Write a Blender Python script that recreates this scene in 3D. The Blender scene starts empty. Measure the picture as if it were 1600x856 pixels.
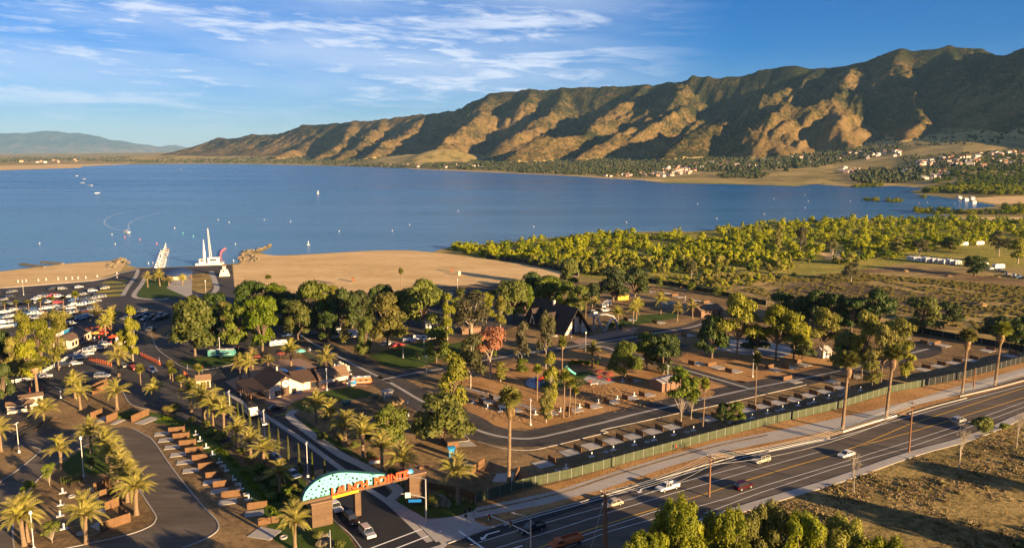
import bpy, math, random
import numpy as np
from mathutils import Vector, Matrix
from mathutils.geometry import tessellate_polygon
sc = bpy.context.scene
COL = sc.collection
rnd = random.Random(7)
# ---------------------------------------------------------------- camera
FL, CH, TH = 1244.0, 75.0, math.atan(190/1244.0)
cT, sT = math.cos(TH), math.sin(TH)
cam = bpy.data.cameras.new('camera'); cam.sensor_width = 36; cam.lens = 36*FL/1600
cam.clip_start = 1; cam.clip_end = 90000
camo = bpy.data.objects.new('camera', cam); COL.objects.link(camo)
camo.location = (0, 0, CH); camo.rotation_euler = (math.pi/2-TH, 0, 0)
sc.camera = camo
# ---------------------------------------------------------------- light
SUN_EL, SUN_AZ = math.radians(10.8), math.radians(131)     # azimuth clockwise from +Y: behind and to the right
sun = bpy.data.lights.new('sun', 'SUN'); sun.energy = 5.0; sun.angle = math.radians(0.5); sun.color = (1, 0.675, 0.345)
suno = bpy.data.objects.new('sun', sun); COL.objects.link(suno)
SD = Vector((math.sin(SUN_AZ)*math.cos(SUN_EL), math.cos(SUN_AZ)*math.cos(SUN_EL), math.sin(SUN_EL)))
suno.rotation_euler = SD.to_track_quat('Z', 'Y').to_euler()
sc.view_settings.view_transform = 'Standard'; sc.view_settings.look = 'None'
sc.view_settings.exposure = 1.95; sc.view_settings.gamma = 1
w = bpy.data.worlds.new('World'); sc.world = w; w.use_nodes = True
class NT:
    def __init__(s, t): s.t = t; s.n = t.nodes; s.l = t.links
    def add(s, kind, _in=None, **kw):
        n = s.n.new(kind)
        for k, v in kw.items(): setattr(n, k, v)
        for k, v in (_in or {}).items():
            if isinstance(v, bpy.types.NodeSocket): s.l.new(v, n.inputs[k])
            else: n.inputs[k].default_value = v
        return n
    def math(s, op, a, b=0.0, c=0.0, clamp=False):
        n = s.n.new('ShaderNodeMath'); n.operation = op; n.use_clamp = clamp
        for i, v in enumerate((a, b, c)):
            if isinstance(v, bpy.types.NodeSocket): s.l.new(v, n.inputs[i])
            else: n.inputs[i].default_value = v
        return n.outputs[0]
    def mix(s, f, a, b, bt='MIX'):
        n = s.n.new('ShaderNodeMix'); n.data_type = 'RGBA'; n.blend_type = bt
        for i, v in ((0, f), (6, a), (7, b)):
            if isinstance(v, bpy.types.NodeSocket): s.l.new(v, n.inputs[i])
            else: n.inputs[i].default_value = v if i == 0 else (*v, 1) if len(v) == 3 else v
        return n.outputs[2]
    def ramp(s, f, stops):
        n = s.n.new('ShaderNodeValToRGB'); s.l.new(f, n.inputs[0])
        e = n.color_ramp.elements
        while len(e) < len(stops): e.new(0.5)
        for i, (p, c) in enumerate(stops):
            e[i].position = p; e[i].color = (*c, 1) if not isinstance(c, (int, float)) else (c, c, c, 1)
        return n.outputs[0]
    def noise(s, vec, scale, detail=4, rough=0.55, dist=0.0):
        n = s.n.new('ShaderNodeTexNoise'); s.l.new(vec, n.inputs['Vector'])
        n.inputs['Scale'].default_value = scale; n.inputs['Detail'].default_value = detail
        n.inputs['Roughness'].default_value = rough; n.inputs['Distortion'].default_value = dist
        return n.outputs[0]
def make_world():
    T = NT(w.node_tree); T.n.clear()
    sky = T.add('ShaderNodeTexSky', sky_type='NISHITA', sun_disc=False, sun_elevation=SUN_EL, sun_rotation=SUN_AZ,
                altitude=400, air_density=0.85, dust_density=0.25, ozone_density=1.6)
    tc = T.add('ShaderNodeTexCoord').outputs['Generated']
    sp = T.add('ShaderNodeSeparateXYZ', {0: tc})
    x, y, z = sp.outputs
    az = T.math('ARCTAN2', x, y); el = T.math('ARCSINE', z)
    # streaks of high cloud: azimuth / elevation sheet, tilted a little
    el2 = T.math('ADD', el, T.math('MULTIPLY', az, 0.035))
    v1 = T.add('ShaderNodeCombineXYZ', {0: T.math('MULTIPLY', az, 5.0), 1: T.math('MULTIPLY', el2, 42.0), 2: 3.1}).outputs[0]
    v2 = T.add('ShaderNodeCombineXYZ', {0: T.math('MULTIPLY', az, 16.0), 1: T.math('MULTIPLY', el2, 90.0), 2: 7.7}).outputs[0]
    v3 = T.add('ShaderNodeCombineXYZ', {0: T.math('MULTIPLY', az, 2.2), 1: T.math('MULTIPLY', el2, 16.0), 2: 1.2}).outputs[0]
    n1 = T.noise(v1, 1.0, 8, 0.62, 0.6); n2 = T.noise(v2, 1.0, 6, 0.65, 0.5); n3 = T.noise(v3, 1.0, 5, 0.55, 0.2)
    d = T.math('ADD', T.math('MULTIPLY', n1, 0.62), T.math('MULTIPLY', n2, 0.38))
    m = T.add('ShaderNodeMapRange', {0: d, 1: 0.42, 2: 0.62, 3: 0, 4: 1}, interpolation_type='SMOOTHSTEP').outputs[0]
    big = T.add('ShaderNodeMapRange', {0: n3, 1: 0.28, 2: 0.52, 3: 0.45, 4: 1}, interpolation_type='SMOOTHSTEP').outputs[0]
    ma = T.add('ShaderNodeMapRange', {0: az, 1: 0.02, 2: 0.27, 3: 1, 4: 0}, interpolation_type='SMOOTHSTEP').outputs[0]
    me = T.add('ShaderNodeMapRange', {0: el, 1: 0.02, 2: 0.085, 3: 0.4, 4: 1}, interpolation_type='SMOOTHSTEP').outputs[0]
    mt = T.add('ShaderNodeMapRange', {0: el, 1: 0.165, 2: 0.20, 3: 1, 4: 0.5}, interpolation_type='SMOOTHSTEP').outputs[0]
    veil = T.math('MULTIPLY', T.add('ShaderNodeMapRange', {0: n3, 1: 0.36, 2: 0.66, 3: 0.0, 4: 0.5}).outputs[0], T.math('MULTIPLY', ma, me))
    f = T.math('MULTIPLY', T.math('MULTIPLY', T.math('MULTIPLY', m, big), T.math('MULTIPLY', ma, me)), mt)
    f = T.math('MAXIMUM', T.math('MULTIPLY', f, 0.85), veil, clamp=True)
    g1 = T.mix(1.0, sky.outputs[0], (0.12, 0.12, 0.12), 'MULTIPLY'); g2 = T.add('ShaderNodeGamma', {0: g1, 1: 1.0}); g3 = T.mix(1.0, g2.outputs[0], (3.2, 3.75, 5.7), 'MULTIPLY')
    hs = T.add('ShaderNodeHueSaturation', {'Saturation': 1.42, 'Color': g3, 'Value': 1.0})
    col = T.mix(f, hs.outputs[0], (4.4, 4.8, 5.6))
    bg = T.add('ShaderNodeBackground', {0: col, 1: 0.05})
    out = T.add('ShaderNodeOutputWorld', {0: bg.outputs[0]})
make_world()
# ---------------------------------------------------------------- geometry of the picture -> places on the ground
def ray(px, py):
    dx, dy = (px-800)/FL, (428-py)/FL
    return dx, cT+dy*sT, -sT+dy*cT
def G(px, py, z=0.0):
    a, b, c = ray(px, py); t = (z-CH)/c
    return (a*t, b*t)
def at_depth(px, py, Y):
    a, b, c = ray(px, py); t = Y/b
    return (a*t, Y, CH+c*t)
def hgt(x, Y, py):
    a, b, c = ray(800, py); return CH+Y*c/b
def ppm(Y): return FL/Y
# ---------------------------------------------------------------- materials
MATS = {}
def newmat(name):
    m = bpy.data.materials.new(name); m.use_nodes = True
    T = NT(m.node_tree); b = T.n['Principled BSDF']; MATS[name] = m
    return m, T, b
def mat(name, c, rough=0.8, metal=0.0, var=0.12, vscale=0.6, bump=0.0, bscale=4.0, spec=0.3, emit=None, stripe=None):
    if name in MATS: return MATS[name]
    m, T, b = newmat(name)
    g = T.add('ShaderNodeNewGeometry').outputs['Position']
    n = T.noise(g, vscale, 5, 0.6)
    col = T.mix(n, tuple(max(0, x*(1-var*2)) for x in c), tuple(x*(1+var*1.6) for x in c))
    if stripe:
        ax, per, dep = stripe
        o = T.add('ShaderNodeTexCoord').outputs['Object']; s_ = T.add('ShaderNodeSeparateXYZ', {0: o}).outputs[ax]
        fr = T.math('FRACT', T.math('DIVIDE', s_, per)); k = T.math('LESS_THAN', fr, 0.14)
        wn = T.add('ShaderNodeTexWhiteNoise', {0: T.add('ShaderNodeCombineXYZ', {0: T.math('FLOOR', T.math('DIVIDE', s_, per))}).outputs[0]}).outputs[0]
        col = T.mix(T.math('MULTIPLY', wn, 0.5), col, tuple(x*0.45 for x in c))
        col = T.mix(k, col, tuple(x*dep for x in c))
    T.l.new(col, b.inputs['Base Color'])
    b.inputs['Roughness'].default_value = rough; b.inputs['Metallic'].default_value = metal
    b.inputs['Specular IOR Level'].default_value = spec
    if bump:
        bn = T.add('ShaderNodeBump', {'Strength': bump, 'Distance': 0.3, 'Height': T.noise(g, bscale, 6, 0.65)})
        T.l.new(bn.outputs[0], b.inputs['Normal'])
    if emit: b.inputs['Emission Color'].default_value = (*emit, 1); b.inputs['Emission Strength'].default_value = 1
    return m
def ground_mat(name, stops, s1=0.05, s2=0.7, s3=4.0, bump=0.6, bs=2.5, dist=0.4, rough=0.95, stretch=None, k=(0.4, 0.35, 0.25)):
    m, T, b = newmat(name)
    g = T.add('ShaderNodeNewGeometry').outputs['Position']
    if stretch: g = T.add('ShaderNodeMapping', {0: g, 2: (0, 0, stretch[0]), 3: (stretch[1], stretch[2], 1)}, vector_type='POINT').outputs[0]
    a = T.noise(g, s1, 6, 0.6, 0.3); c = T.noise(g, s2, 6, 0.65); e = T.noise(g, s3, 4, 0.7)
    f = T.math('ADD', T.math('MULTIPLY', a, k[0]), T.math('ADD', T.math('MULTIPLY', c, k[1]), T.math('MULTIPLY', e, k[2])))
    T.l.new(T.ramp(f, stops), b.inputs['Base Color']); b.inputs['Roughness'].default_value = rough
    b.inputs['Specular IOR Level'].default_value = 0.12
    bn = T.add('ShaderNodeBump', {'Strength': bump, 'Distance': dist, 'Height': T.noise(g, bs, 7, 0.7)})
    T.l.new(bn.outputs[0], b.inputs['Normal'])
    return m
def foliage(name, lo, hi, trans=0.3, sc1=0.35, tint=None):
    m, T, b = newmat(name)
    g = T.add('ShaderNodeNewGeometry').outputs['Position']
    n = T.noise(g, sc1, 3, 0.6); n2 = T.noise(g, 3.0, 2, 0.5)
    f = T.math('ADD', T.math('MULTIPLY', n, 0.6), T.math('MULTIPLY', n2, 0.4))
    oi = T.add('ShaderNodeObjectInfo').outputs['Random']
    col = T.ramp(f, [(0.33, lo), (0.66, hi)])
    col = T.mix(T.math('MULTIPLY', oi, 0.25), col, tint or tuple(x*0.55 for x in lo))
    o7 = T.math('FRACT', T.math('MULTIPLY', oi, 7.3)); o3 = T.math('FRACT', T.math('MULTIPLY', oi, 3.7))
    col = T.add('ShaderNodeHueSaturation', {'Hue': T.math('ADD', 0.474, T.math('MULTIPLY', o7, 0.030)), 'Value': T.math('ADD', 0.74, T.math('MULTIPLY', o3, 0.46)), 'Saturation': T.math('ADD', 0.85, T.math('MULTIPLY', o7, 0.2)), 'Color': col}).outputs[0]
    T.l.new(col, b.inputs['Base Color']); b.inputs['Roughness'].default_value = 0.6
    b.inputs['Specular IOR Level'].default_value = 0.25
    tr = T.add('ShaderNodeBsdfTranslucent', {0: col})
    mx = T.add('ShaderNodeMixShader', {0: trans, 1: b.outputs[0], 2: tr.outputs[0]})
    T.l.new(mx.outputs[0], T.n['Material Output'].inputs[0])
    return m
# grounds
ground_mat('m_dirt', [(0.34, (0.055, 0.038, 0.020)), (0.46, (0.135, 0.09, 0.045)), (0.57, (0.27, 0.18, 0.085)), (0.68, (0.40, 0.28, 0.14))], bump=0.7)
ground_mat('m_mulch', [(0.34, (0.13, 0.062, 0.026)), (0.47, (0.30, 0.165, 0.065)), (0.62, (0.48, 0.29, 0.125))], s2=0.9, s3=3, bump=1.0, bs=1.6, dist=0.6)
ground_mat('m_sand', [(0.36, (0.38, 0.26, 0.115)), (0.5, (0.57, 0.40, 0.185)), (0.62, (0.68, 0.50, 0.26))], s1=0.02, s2=0.15, bump=0.8, bs=0.8, stretch=(0.5, 1, 2))
ground_mat('m_lawn', [(0.3, (0.022, 0.040, 0.008)), (0.5, (0.045, 0.075, 0.012)), (0.7, (0.08, 0.105, 0.02))], s1=0.15, bump=0.5, bs=5)
ground_mat('m_weeds', [(0.36, (0.045, 0.042, 0.013)), (0.45, (0.13, 0.10, 0.034)), (0.53, (0.30, 0.22, 0.08)), (0.66, (0.44, 0.33, 0.14))], s1=0.06, s2=0.5, s3=2.2, bump=1.0, bs=0.9, dist=0.9)
ground_mat('m_field', [(0.34, (0.055, 0.042, 0.020)), (0.45, (0.15, 0.108, 0.048)), (0.54, (0.34, 0.25, 0.095)), (0.66, (0.46, 0.35, 0.14))], s1=0.03, s2=0.12, s3=0.8, bump=0.9, bs=0.25, dist=1.2, stretch=(0.16, 0.5, 2.5))
ground_mat('m_furrow', [(0.34, (0.05, 0.038, 0.022)), (0.5, (0.12, 0.088, 0.047)), (0.64, (0.22, 0.165, 0.09))], s1=0.03, s2=0.25, s3=1.5, bump=1.0, bs=0.5, dist=0.8, stretch=(-0.45, 0.15, 1.6))
ground_mat('m_marsh', [(0.3, (0.06, 0.08, 0.018)), (0.45, (0.17, 0.17, 0.03)), (0.58, (0.34, 0.28, 0.06)), (0.72, (0.44, 0.34, 0.12))], s1=0.03, s2=0.15, s3=0.8, bump=0.9, bs=0.4, dist=1)
ground_mat('m_asphalt', [(0.34, (0.026, 0.025, 0.025)), (0.5, (0.055, 0.050, 0.046)), (0.66, (0.11, 0.098, 0.085))], s1=0.06, s2=0.4, s3=6, bump=0.15, bs=12, dist=0.02, rough=0.8)
ground_mat('m_asphalt_old', [(0.34, (0.050, 0.043, 0.037)), (0.5, (0.098, 0.082, 0.066)), (0.64, (0.165, 0.138, 0.11))], s1=0.05, s2=0.3, s3=6, bump=0.15, bs=12, dist=0.02, rough=0.85, stretch=(-0.53, 0.35, 1.6))
ground_mat('m_asphalt_new', [(0.3, (0.016, 0.017, 0.02)), (0.5, (0.026, 0.027, 0.03)), (0.75, (0.045, 0.044, 0.044))], s1=0.08, s2=0.5, s3=6, bump=0.12, bs=12, dist=0.02, rough=0.7)
ground_mat('m_concrete', [(0.3, (0.24, 0.22, 0.20)), (0.5, (0.33, 0.31, 0.28)), (0.7, (0.42, 0.39, 0.35))], s1=0.12, s2=0.8, s3=5, bump=0.15, bs=8, dist=0.03, rough=0.9)
ground_mat('m_rock', [(0.3, (0.08, 0.07, 0.045)), (0.5, (0.17, 0.14, 0.09)), (0.7, (0.28, 0.23, 0.16))], s1=0.2, s2=1.2, s3=5, bump=1.0, bs=3, dist=0.3)
def far_land():
    m, T, b = newmat('m_land')
    g = T.add('ShaderNodeNewGeometry').outputs['Position']
    a = T.noise(g, 0.004, 6, 0.6); c = T.noise(g, 0.02, 5, 0.65); e = T.noise(g, 0.5, 5, 0.65)
    f = T.math('ADD', T.math('MULTIPLY', a, 0.5), T.math('ADD', T.math('MULTIPLY', c, 0.3), T.math('MULTIPLY', e, 0.2)))
    T.l.new(T.ramp(f, [(0.33, (0.05, 0.055, 0.02)), (0.43, (0.14, 0.12, 0.04)), (0.52, (0.33, 0.25, 0.09)), (0.7, (0.46, 0.34, 0.14))]), b.inputs['Base Color'])
    b.inputs['Roughness'].default_value = 0.95; b.inputs['Specular IOR Level'].default_value = 0.1
far_land()
def mountain_mat():
    m, T, b = newmat('m_mountain')
    g = T.add('ShaderNodeNewGeometry').outputs['Position']
    a = T.noise(g, 0.0022, 5, 0.6); c = T.noise(g, 0.012, 7, 0.75); e = T.noise(g, 0.07, 6, 0.8)
    f = T.math('ADD', T.math('MULTIPLY', a, 0.28), T.math('ADD', T.math('MULTIPLY', c, 0.30), T.math('MULTIPLY', e, 0.42)))
    z = T.add('ShaderNodeSeparateXYZ', {0: g}).outputs[2]
    hi = T.add('ShaderNodeMapRange', {0: z, 1: 120, 2: 520, 3: 0.025, 4: -0.045}).outputs[0]
    col = T.ramp(T.math('ADD', f, hi), [(0.40, (0.012, 0.017, 0.008)), (0.47, (0.030, 0.033, 0.012)), (0.50, (0.085, 0.064, 0.024)), (0.56, (0.165, 0.112, 0.045)), (0.72, (0.26, 0.195, 0.11))])
    T.l.new(col, b.inputs['Base Color']); b.inputs['Roughness'].default_value = 1; b.inputs['Specular IOR Level'].default_value = 0.0
    bn = T.add('ShaderNodeBump', {'Strength': 0.9, 'Distance': 14.0, 'Height': T.noise(g, 0.03, 7, 0.72)})
    T.l.new(bn.outputs[0], b.inputs['Normal'])
mountain_mat()
def water_mat():
    m, T, b = newmat('m_water')
    g = T.add('ShaderNodeNewGeometry').outputs['Position']
    mp = T.add('ShaderNodeMapping', {0: g, 2: (0, 0, 0.25), 3: (0.30, 1.0, 1)}).outputs[0]
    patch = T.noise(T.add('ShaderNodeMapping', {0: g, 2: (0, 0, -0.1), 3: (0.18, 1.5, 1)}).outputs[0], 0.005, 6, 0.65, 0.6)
    yy = T.add('ShaderNodeSeparateXYZ', {0: g}).outputs[1]      # pale sky reflection painted into the nearer water's colour, deep blue beyond
    painted_sheen = T.add('ShaderNodeMapRange', {0: T.math('ADD', yy, T.math('MULTIPLY', patch, 500)), 1: 650, 2: 2600, 3: 1, 4: 0}, interpolation_type='SMOOTHSTEP').outputs[0]
    col = T.mix(painted_sheen, T.ramp(patch, [(0.35, (0.000, 0.048, 0.165)), (0.65, (0.002, 0.095, 0.260))]), T.ramp(patch, [(0.35, (0.025, 0.125, 0.270)), (0.65, (0.090, 0.200, 0.350))]))
    T.l.new(col, b.inputs['Base Color'])
    T.l.new(T.ramp(patch, [(0.35, 0.16), (0.65, 0.30)]), b.inputs['Roughness'])
    b.inputs['IOR'].default_value = 1.33; b.inputs['Specular IOR Level'].default_value = 0.5
    h = T.math('ADD', T.noise(mp, 0.55, 5, 0.65), T.math('MULTIPLY', T.noise(mp, 0.09, 4, 0.6), 3.0))
    bn = T.add('ShaderNodeBump', {'Strength': 1.0, 'Distance': 1.1, 'Height': h})
    T.l.new(bn.outputs[0], b.inputs['Normal'])
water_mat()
# foliage
foliage('f_date', (0.17, 0.175, 0.028), (0.52, 0.47, 0.10), 0.3, 0.8)
foliage('f_queen', (0.09, 0.11, 0.014), (0.27, 0.28, 0.04), 0.3, 0.8)
foliage('f_dead', (0.22, 0.14, 0.06), (0.42, 0.29, 0.14), 0.2, 0.8)
foliage('f_green', (0.045, 0.080, 0.006), (0.18, 0.225, 0.015), 0.32)
foliage('f_dark', (0.022, 0.044, 0.007), (0.065, 0.098, 0.014), 0.22)
foliage('f_pine', (0.085, 0.100, 0.008), (0.29, 0.28, 0.022), 0.28)
foliage('f_olive', (0.055, 0.060, 0.018), (0.135, 0.130, 0.045), 0.28)
foliage('f_pepper', (0.065, 0.095, 0.006), (0.31, 0.32, 0.018), 0.35, 0.5)
foliage('f_willow', (0.10, 0.125, 0.006), (0.42, 0.42, 0.02), 0.35, 0.05)
foliage('f_brown', (0.20, 0.085, 0.030), (0.40, 0.19, 0.075), 0.25)
foliage('f_straw', (0.22, 0.17, 0.05), (0.50, 0.39, 0.15), 0.2, 0.5)
foliage('f_far', (0.018, 0.028, 0.009), (0.065, 0.072, 0.018), 0.15, 0.01)
foliage('f_scrub', (0.10, 0.09, 0.02), (0.26, 0.22, 0.05), 0.3, 0.3)
foliage('f_cypress', (0.05, 0.07, 0.012), (0.12, 0.14, 0.022), 0.25)
mat('bark', (0.16, 0.115, 0.08), 0.95, var=0.25, vscale=2, bump=0.5)
mat('bark_pale', (0.30, 0.25, 0.19), 0.95, var=0.25, vscale=2, bump=0.5)
mat('palm_bark', (0.24, 0.165, 0.10), 0.95, var=0.25, vscale=3, bump=0.8, stripe=(2, 0.35, 0.6))
mat('wood_fence', (0.185, 0.10, 0.045), 0.8, var=0.2, vscale=1.2, stripe=(0, 0.15, 0.35))
mat('wood_siding', (0.135, 0.083, 0.047), 0.8, var=0.2, vscale=1.0, stripe=(2, 0.28, 0.4))
mat('wood_pole', (0.20, 0.10, 0.05), 0.9, var=0.2, vscale=1.5)
mat('steel', (0.42, 0.42, 0.42), 0.45, 0.6, var=0.05)
mat('white_paint', (0.55, 0.545, 0.53), 0.5, var=0.04)
mat('road_white', (0.72, 0.72, 0.70), 0.8, var=0.2, vscale=2.5)
mat('road_yellow', (0.60, 0.35, 0.03), 0.8, var=0.2, vscale=2.5)
mat('cream', (0.62, 0.53, 0.40), 0.9, var=0.06)
mat('roof_brown', (0.06, 0.036, 0.026), 0.9, var=0.25, vscale=1.5, bump=0.3, stripe=(1, 0.5, 0.75))
mat('roof_dark', (0.045, 0.030, 0.028), 0.85, var=0.3, vscale=1.2, bump=0.3, stripe=(2, 0.45, 0.7))
mat('roof_tan', (0.20, 0.125, 0.075), 0.9, var=0.2, vscale=1.5, bump=0.3, stripe=(1, 0.5, 0.75))
mat('glass', (0.02, 0.025, 0.03), 0.08, 0.0, var=0.1, spec=0.8)
mat('dark', (0.02, 0.018, 0.016), 0.8)
mat('rubber', (0.018, 0.018, 0.018), 0.9)
mat('teal', (0.14, 0.56, 0.50), 0.5, var=0.05)
mat('teal_dark', (0.02, 0.09, 0.085), 0.6)
mat('sign_orange', (0.80, 0.08, 0.018), 0.5, var=0.03)
mat('sign_yellow', (0.75, 0.36, 0.01), 0.5, var=0.05)
mat('blue_paint', (0.01, 0.13, 0.42), 0.4, var=0.03)
mat('teal_muted', (0.08, 0.26, 0.25), 0.5)
mat('sky_blue_paint', (0.02, 0.20, 0.42), 0.4, var=0.03)
mat('pool_blue', (0.03, 0.30, 0.55), 0.1, var=0.05, spec=0.6)
mat('cone_orange', (0.45, 0.10, 0.03), 0.6, var=0.03)
mat('red_paint', (0.45, 0.02, 0.02), 0.35, var=0.03)
mat('black_paint', (0.015, 0.015, 0.017), 0.3, var=0.03)
mat('silver_paint', (0.40, 0.41, 0.42), 0.3, 0.5, var=0.03)
mat('grey_paint', (0.13, 0.135, 0.14), 0.3, 0.3, var=0.03)
mat('tan_paint', (0.42, 0.36, 0.27), 0.35, 0.2, var=0.03)
mat('rust_paint', (0.42, 0.12, 0.04), 0.6, var=0.2, vscale=2)
mat('maroon_paint', (0.045, 0.006, 0.008), 0.3, var=0.03)
mat('blue_car', (0.03, 0.08, 0.2), 0.3, 0.3, var=0.03)
mat('umbrella_yellow', (0.55, 0.32, 0.05), 0.8); mat('umbrella_red', (0.24, 0.055, 0.035), 0.8); mat('umbrella_cream', (0.6, 0.5, 0.33), 0.8)
mat('screen_green', (0.065, 0.080, 0.042), 0.85, var=0.2, vscale=0.8, stripe=(0, 0.6, 0.7))
mat('screen_black', (0.012, 0.014, 0.013), 0.9)
mat('paver', (0.26, 0.17, 0.12), 0.9, var=0.15, vscale=1.0)
mat('terracotta', (0.17, 0.105, 0.07), 0.9, var=0.2)
mat('skin', (0.45, 0.27, 0.18), 0.7); mat('cloth_white', (0.6, 0.6, 0.6), 0.9); mat('cloth_red', (0.5, 0.05, 0.04), 0.9); mat('cloth_blue', (0.04, 0.08, 0.25), 0.9)
mat('lamp_glass', (0.8, 0.8, 0.75), 0.3)
mat('amber', (0.8, 0.35, 0.02), 0.4); mat('tail_red', (0.5, 0.01, 0.01), 0.3)
mat('wall_white', (0.62, 0.55, 0.47), 0.9, var=0.1, vscale=0.05); mat('wall_pink', (0.45, 0.27, 0.19), 0.9, var=0.1, vscale=0.05)
mat('roof_red', (0.24, 0.12, 0.075), 0.9, var=0.2, vscale=0.1); mat('roof_grey', (0.3, 0.28, 0.27), 0.9, var=0.2, vscale=0.1)
mat('buoy_pink', (0.7, 0.18, 0.18), 0.5); mat('canopy_blue', (0.012, 0.03, 0.10), 0.7)
mat('foam', (0.30, 0.42, 0.54), 0.4, var=0.3, vscale=0.4)
# ---------------------------------------------------------------- mesh helpers
class MB:
    def __init__(s): s.v = []; s.f = []; s.m = []
    def poly(s, pts, mi=0):
        n = len(s.v); s.v += [tuple(p) for p in pts]; s.f.append(tuple(range(n, n+len(pts)))); s.m.append(mi)
    def box(s, cx, cy, cz, sx, sy, sz, rot=0, mi=0, taper=1.0, tilt=0):
        c, q = math.cos(rot), math.sin(rot); n = len(s.v)
        for dz in (-.5, .5):
            k = taper if dz > 0 else 1
            for dx, dy in ((-.5, -.5), (.5, -.5), (.5, .5), (-.5, .5)):
                x, y, z = dx*sx*k, dy*sy*k, dz*sz+dx*sx*tilt
                s.v.append((cx+x*c-y*q, cy+x*q+y*c, cz+z))
        for f in ((3, 2, 1, 0), (4, 5, 6, 7), (0, 1, 5, 4), (1, 2, 6, 5), (2, 3, 7, 6), (3, 0, 4, 7)):
            s.f.append(tuple(n+i for i in f)); s.m.append(mi)
        return s
    def prism(s, prof, axis, a, b, mi=0, shrink=None):
        # profile (list of 2-D points) swept along axis 'y' or 'x' or 'z' from a to b
        n = len(s.v); k = len(prof)
        for t in (a, b):
            for p, q in prof:
                s.v.append({'y': (p, t, q), 'x': (t, p, q), 'z': (p, q, t)}[axis])
        for i in range(k):
            j = (i+1) % k; s.f.append((n+i, n+j, n+k+j, n+k+i)); s.m.append(mi)
        s.f.append(tuple(n+i for i in range(k))[::-1]); s.m.append(mi)
        s.f.append(tuple(n+k+i for i in range(k))); s.m.append(mi)
        return s
    def tube(s, p0, p1, r0, r1=None, n=6, mi=0, cap=True):
        r1 = r0 if r1 is None else r1
        p0, p1 = Vector(p0), Vector(p1); d = (p1-p0)
        if d.length < 1e-6: return s
        a = d.orthogonal().normalized(); b = d.cross(a).normalized(); st = len(s.v)
        for p, r in ((p0, r0), (p1, r1)):
            for i in range(n):
                t = 2*math.pi*i/n; q = p+a*math.cos(t)*r+b*math.sin(t)*r; s.v.append(tuple(q))
        for i in range(n):
            j = (i+1) % n; s.f.append((st+i, st+j, st+n+j, st+n+i)); s.m.append(mi)
        if cap:
            s.f.append(tuple(st+n+i for i in range(n))); s.m.append(mi); s.f.append(tuple(st+i for i in range(n))[::-1]); s.m.append(mi)
        return s
    def path(s, pts, r, n=5, mi=0):
        for i in range(len(pts)-1):
            ra = r[i] if isinstance(r, (list, tuple)) else r; rb = r[i+1] if isinstance(r, (list, tuple)) else r
            s.tube(pts[i], pts[i+1], ra, rb, n, mi, cap=True)
        return s
    def lathe(s, prof, n=10, c=(0, 0), mi=0):
        st = len(s.v); k = len(prof)
        for r, z in prof:
            for i in range(n):
                t = 2*math.pi*i/n; s.v.append((c[0]+r*math.cos(t), c[1]+r*math.sin(t), z))
        for j in range(k-1):
            for i in range(n):
                i2 = (i+1) % n; s.f.append((st+j*n+i, st+j*n+i2, st+(j+1)*n+i2, st+(j+1)*n+i)); s.m.append(mi)
        s.f.append(tuple(st+i for i in range(n))[::-1]); s.m.append(mi); s.f.append(tuple(st+(k-1)*n+i for i in range(n))); s.m.append(mi)
        return s
    def mesh(s, name, mats, smooth=False):
        me = bpy.data.meshes.new(name); me.from_pydata(s.v, [], s.f)
        for m in (mats if isinstance(mats, (list, tuple)) else [mats]): me.materials.append(MATS[m])
        me.polygons.foreach_set('material_index', s.m)
        if smooth: me.polygons.foreach_set('use_smooth', [True]*len(s.f))
        me.update(); return me
    def build(s, name, mats, parent=None, smooth=False): return ob(name, s.mesh(name, mats, smooth), parent)
def ob(name, data, parent=None, loc=None, rotz=None, scale=None):
    o = bpy.data.objects.new(name, data); COL.objects.link(o)
    if parent is not None: o.parent = parent
    if loc is not None: o.location = loc if len(loc) == 3 else (loc[0], loc[1], 0)
    if rotz is not None: o.rotation_euler = (0, 0, rotz)
    if scale is not None: o.scale = scale if isinstance(scale, (tuple, list)) else (scale,)*3
    return o
def tag(o, label, cat, group=None):
    o['label'] = label; o['category'] = cat
    if group: o['group'] = group
    return o
def struct(o): o['kind'] = 'structure'; return o
def stuff(o, label=None, cat=None):
    o['kind'] = 'stuff'
    if label: o['label'] = label
    if cat: o['category'] = cat
    return o
def thing(name, label, cat, loc=(0, 0), rotz=0, group=None, z=0, scale=None):
    return tag(ob(name, None, None, (loc[0], loc[1], z), rotz, scale), label, cat, group)
KIDS = {}
def copy_tree(src, loc, rotz=0, scale=None, label=None, cat=None, group=None, mats=None):
    """copy of a thing with copies of its parts and their sub-parts"""
    r = src.copy(); COL.objects.link(r)
    r.location = loc if len(loc) == 3 else (loc[0], loc[1], 0); r.rotation_euler = (0, 0, rotz)
    if scale is not None: r.scale = scale if isinstance(scale, (tuple, list)) else (scale,)*3
    if label: r['label'] = label
    if cat: r['category'] = cat
    if group: r['group'] = group
    for ch in KIDS.setdefault(src.name, list(src.children)):
        c = ch.copy(); COL.objects.link(c); c.parent = r
        for g in KIDS.setdefault(ch.name, list(ch.children)):
            e = g.copy(); COL.objects.link(e); e.parent = c
    return r
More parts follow.
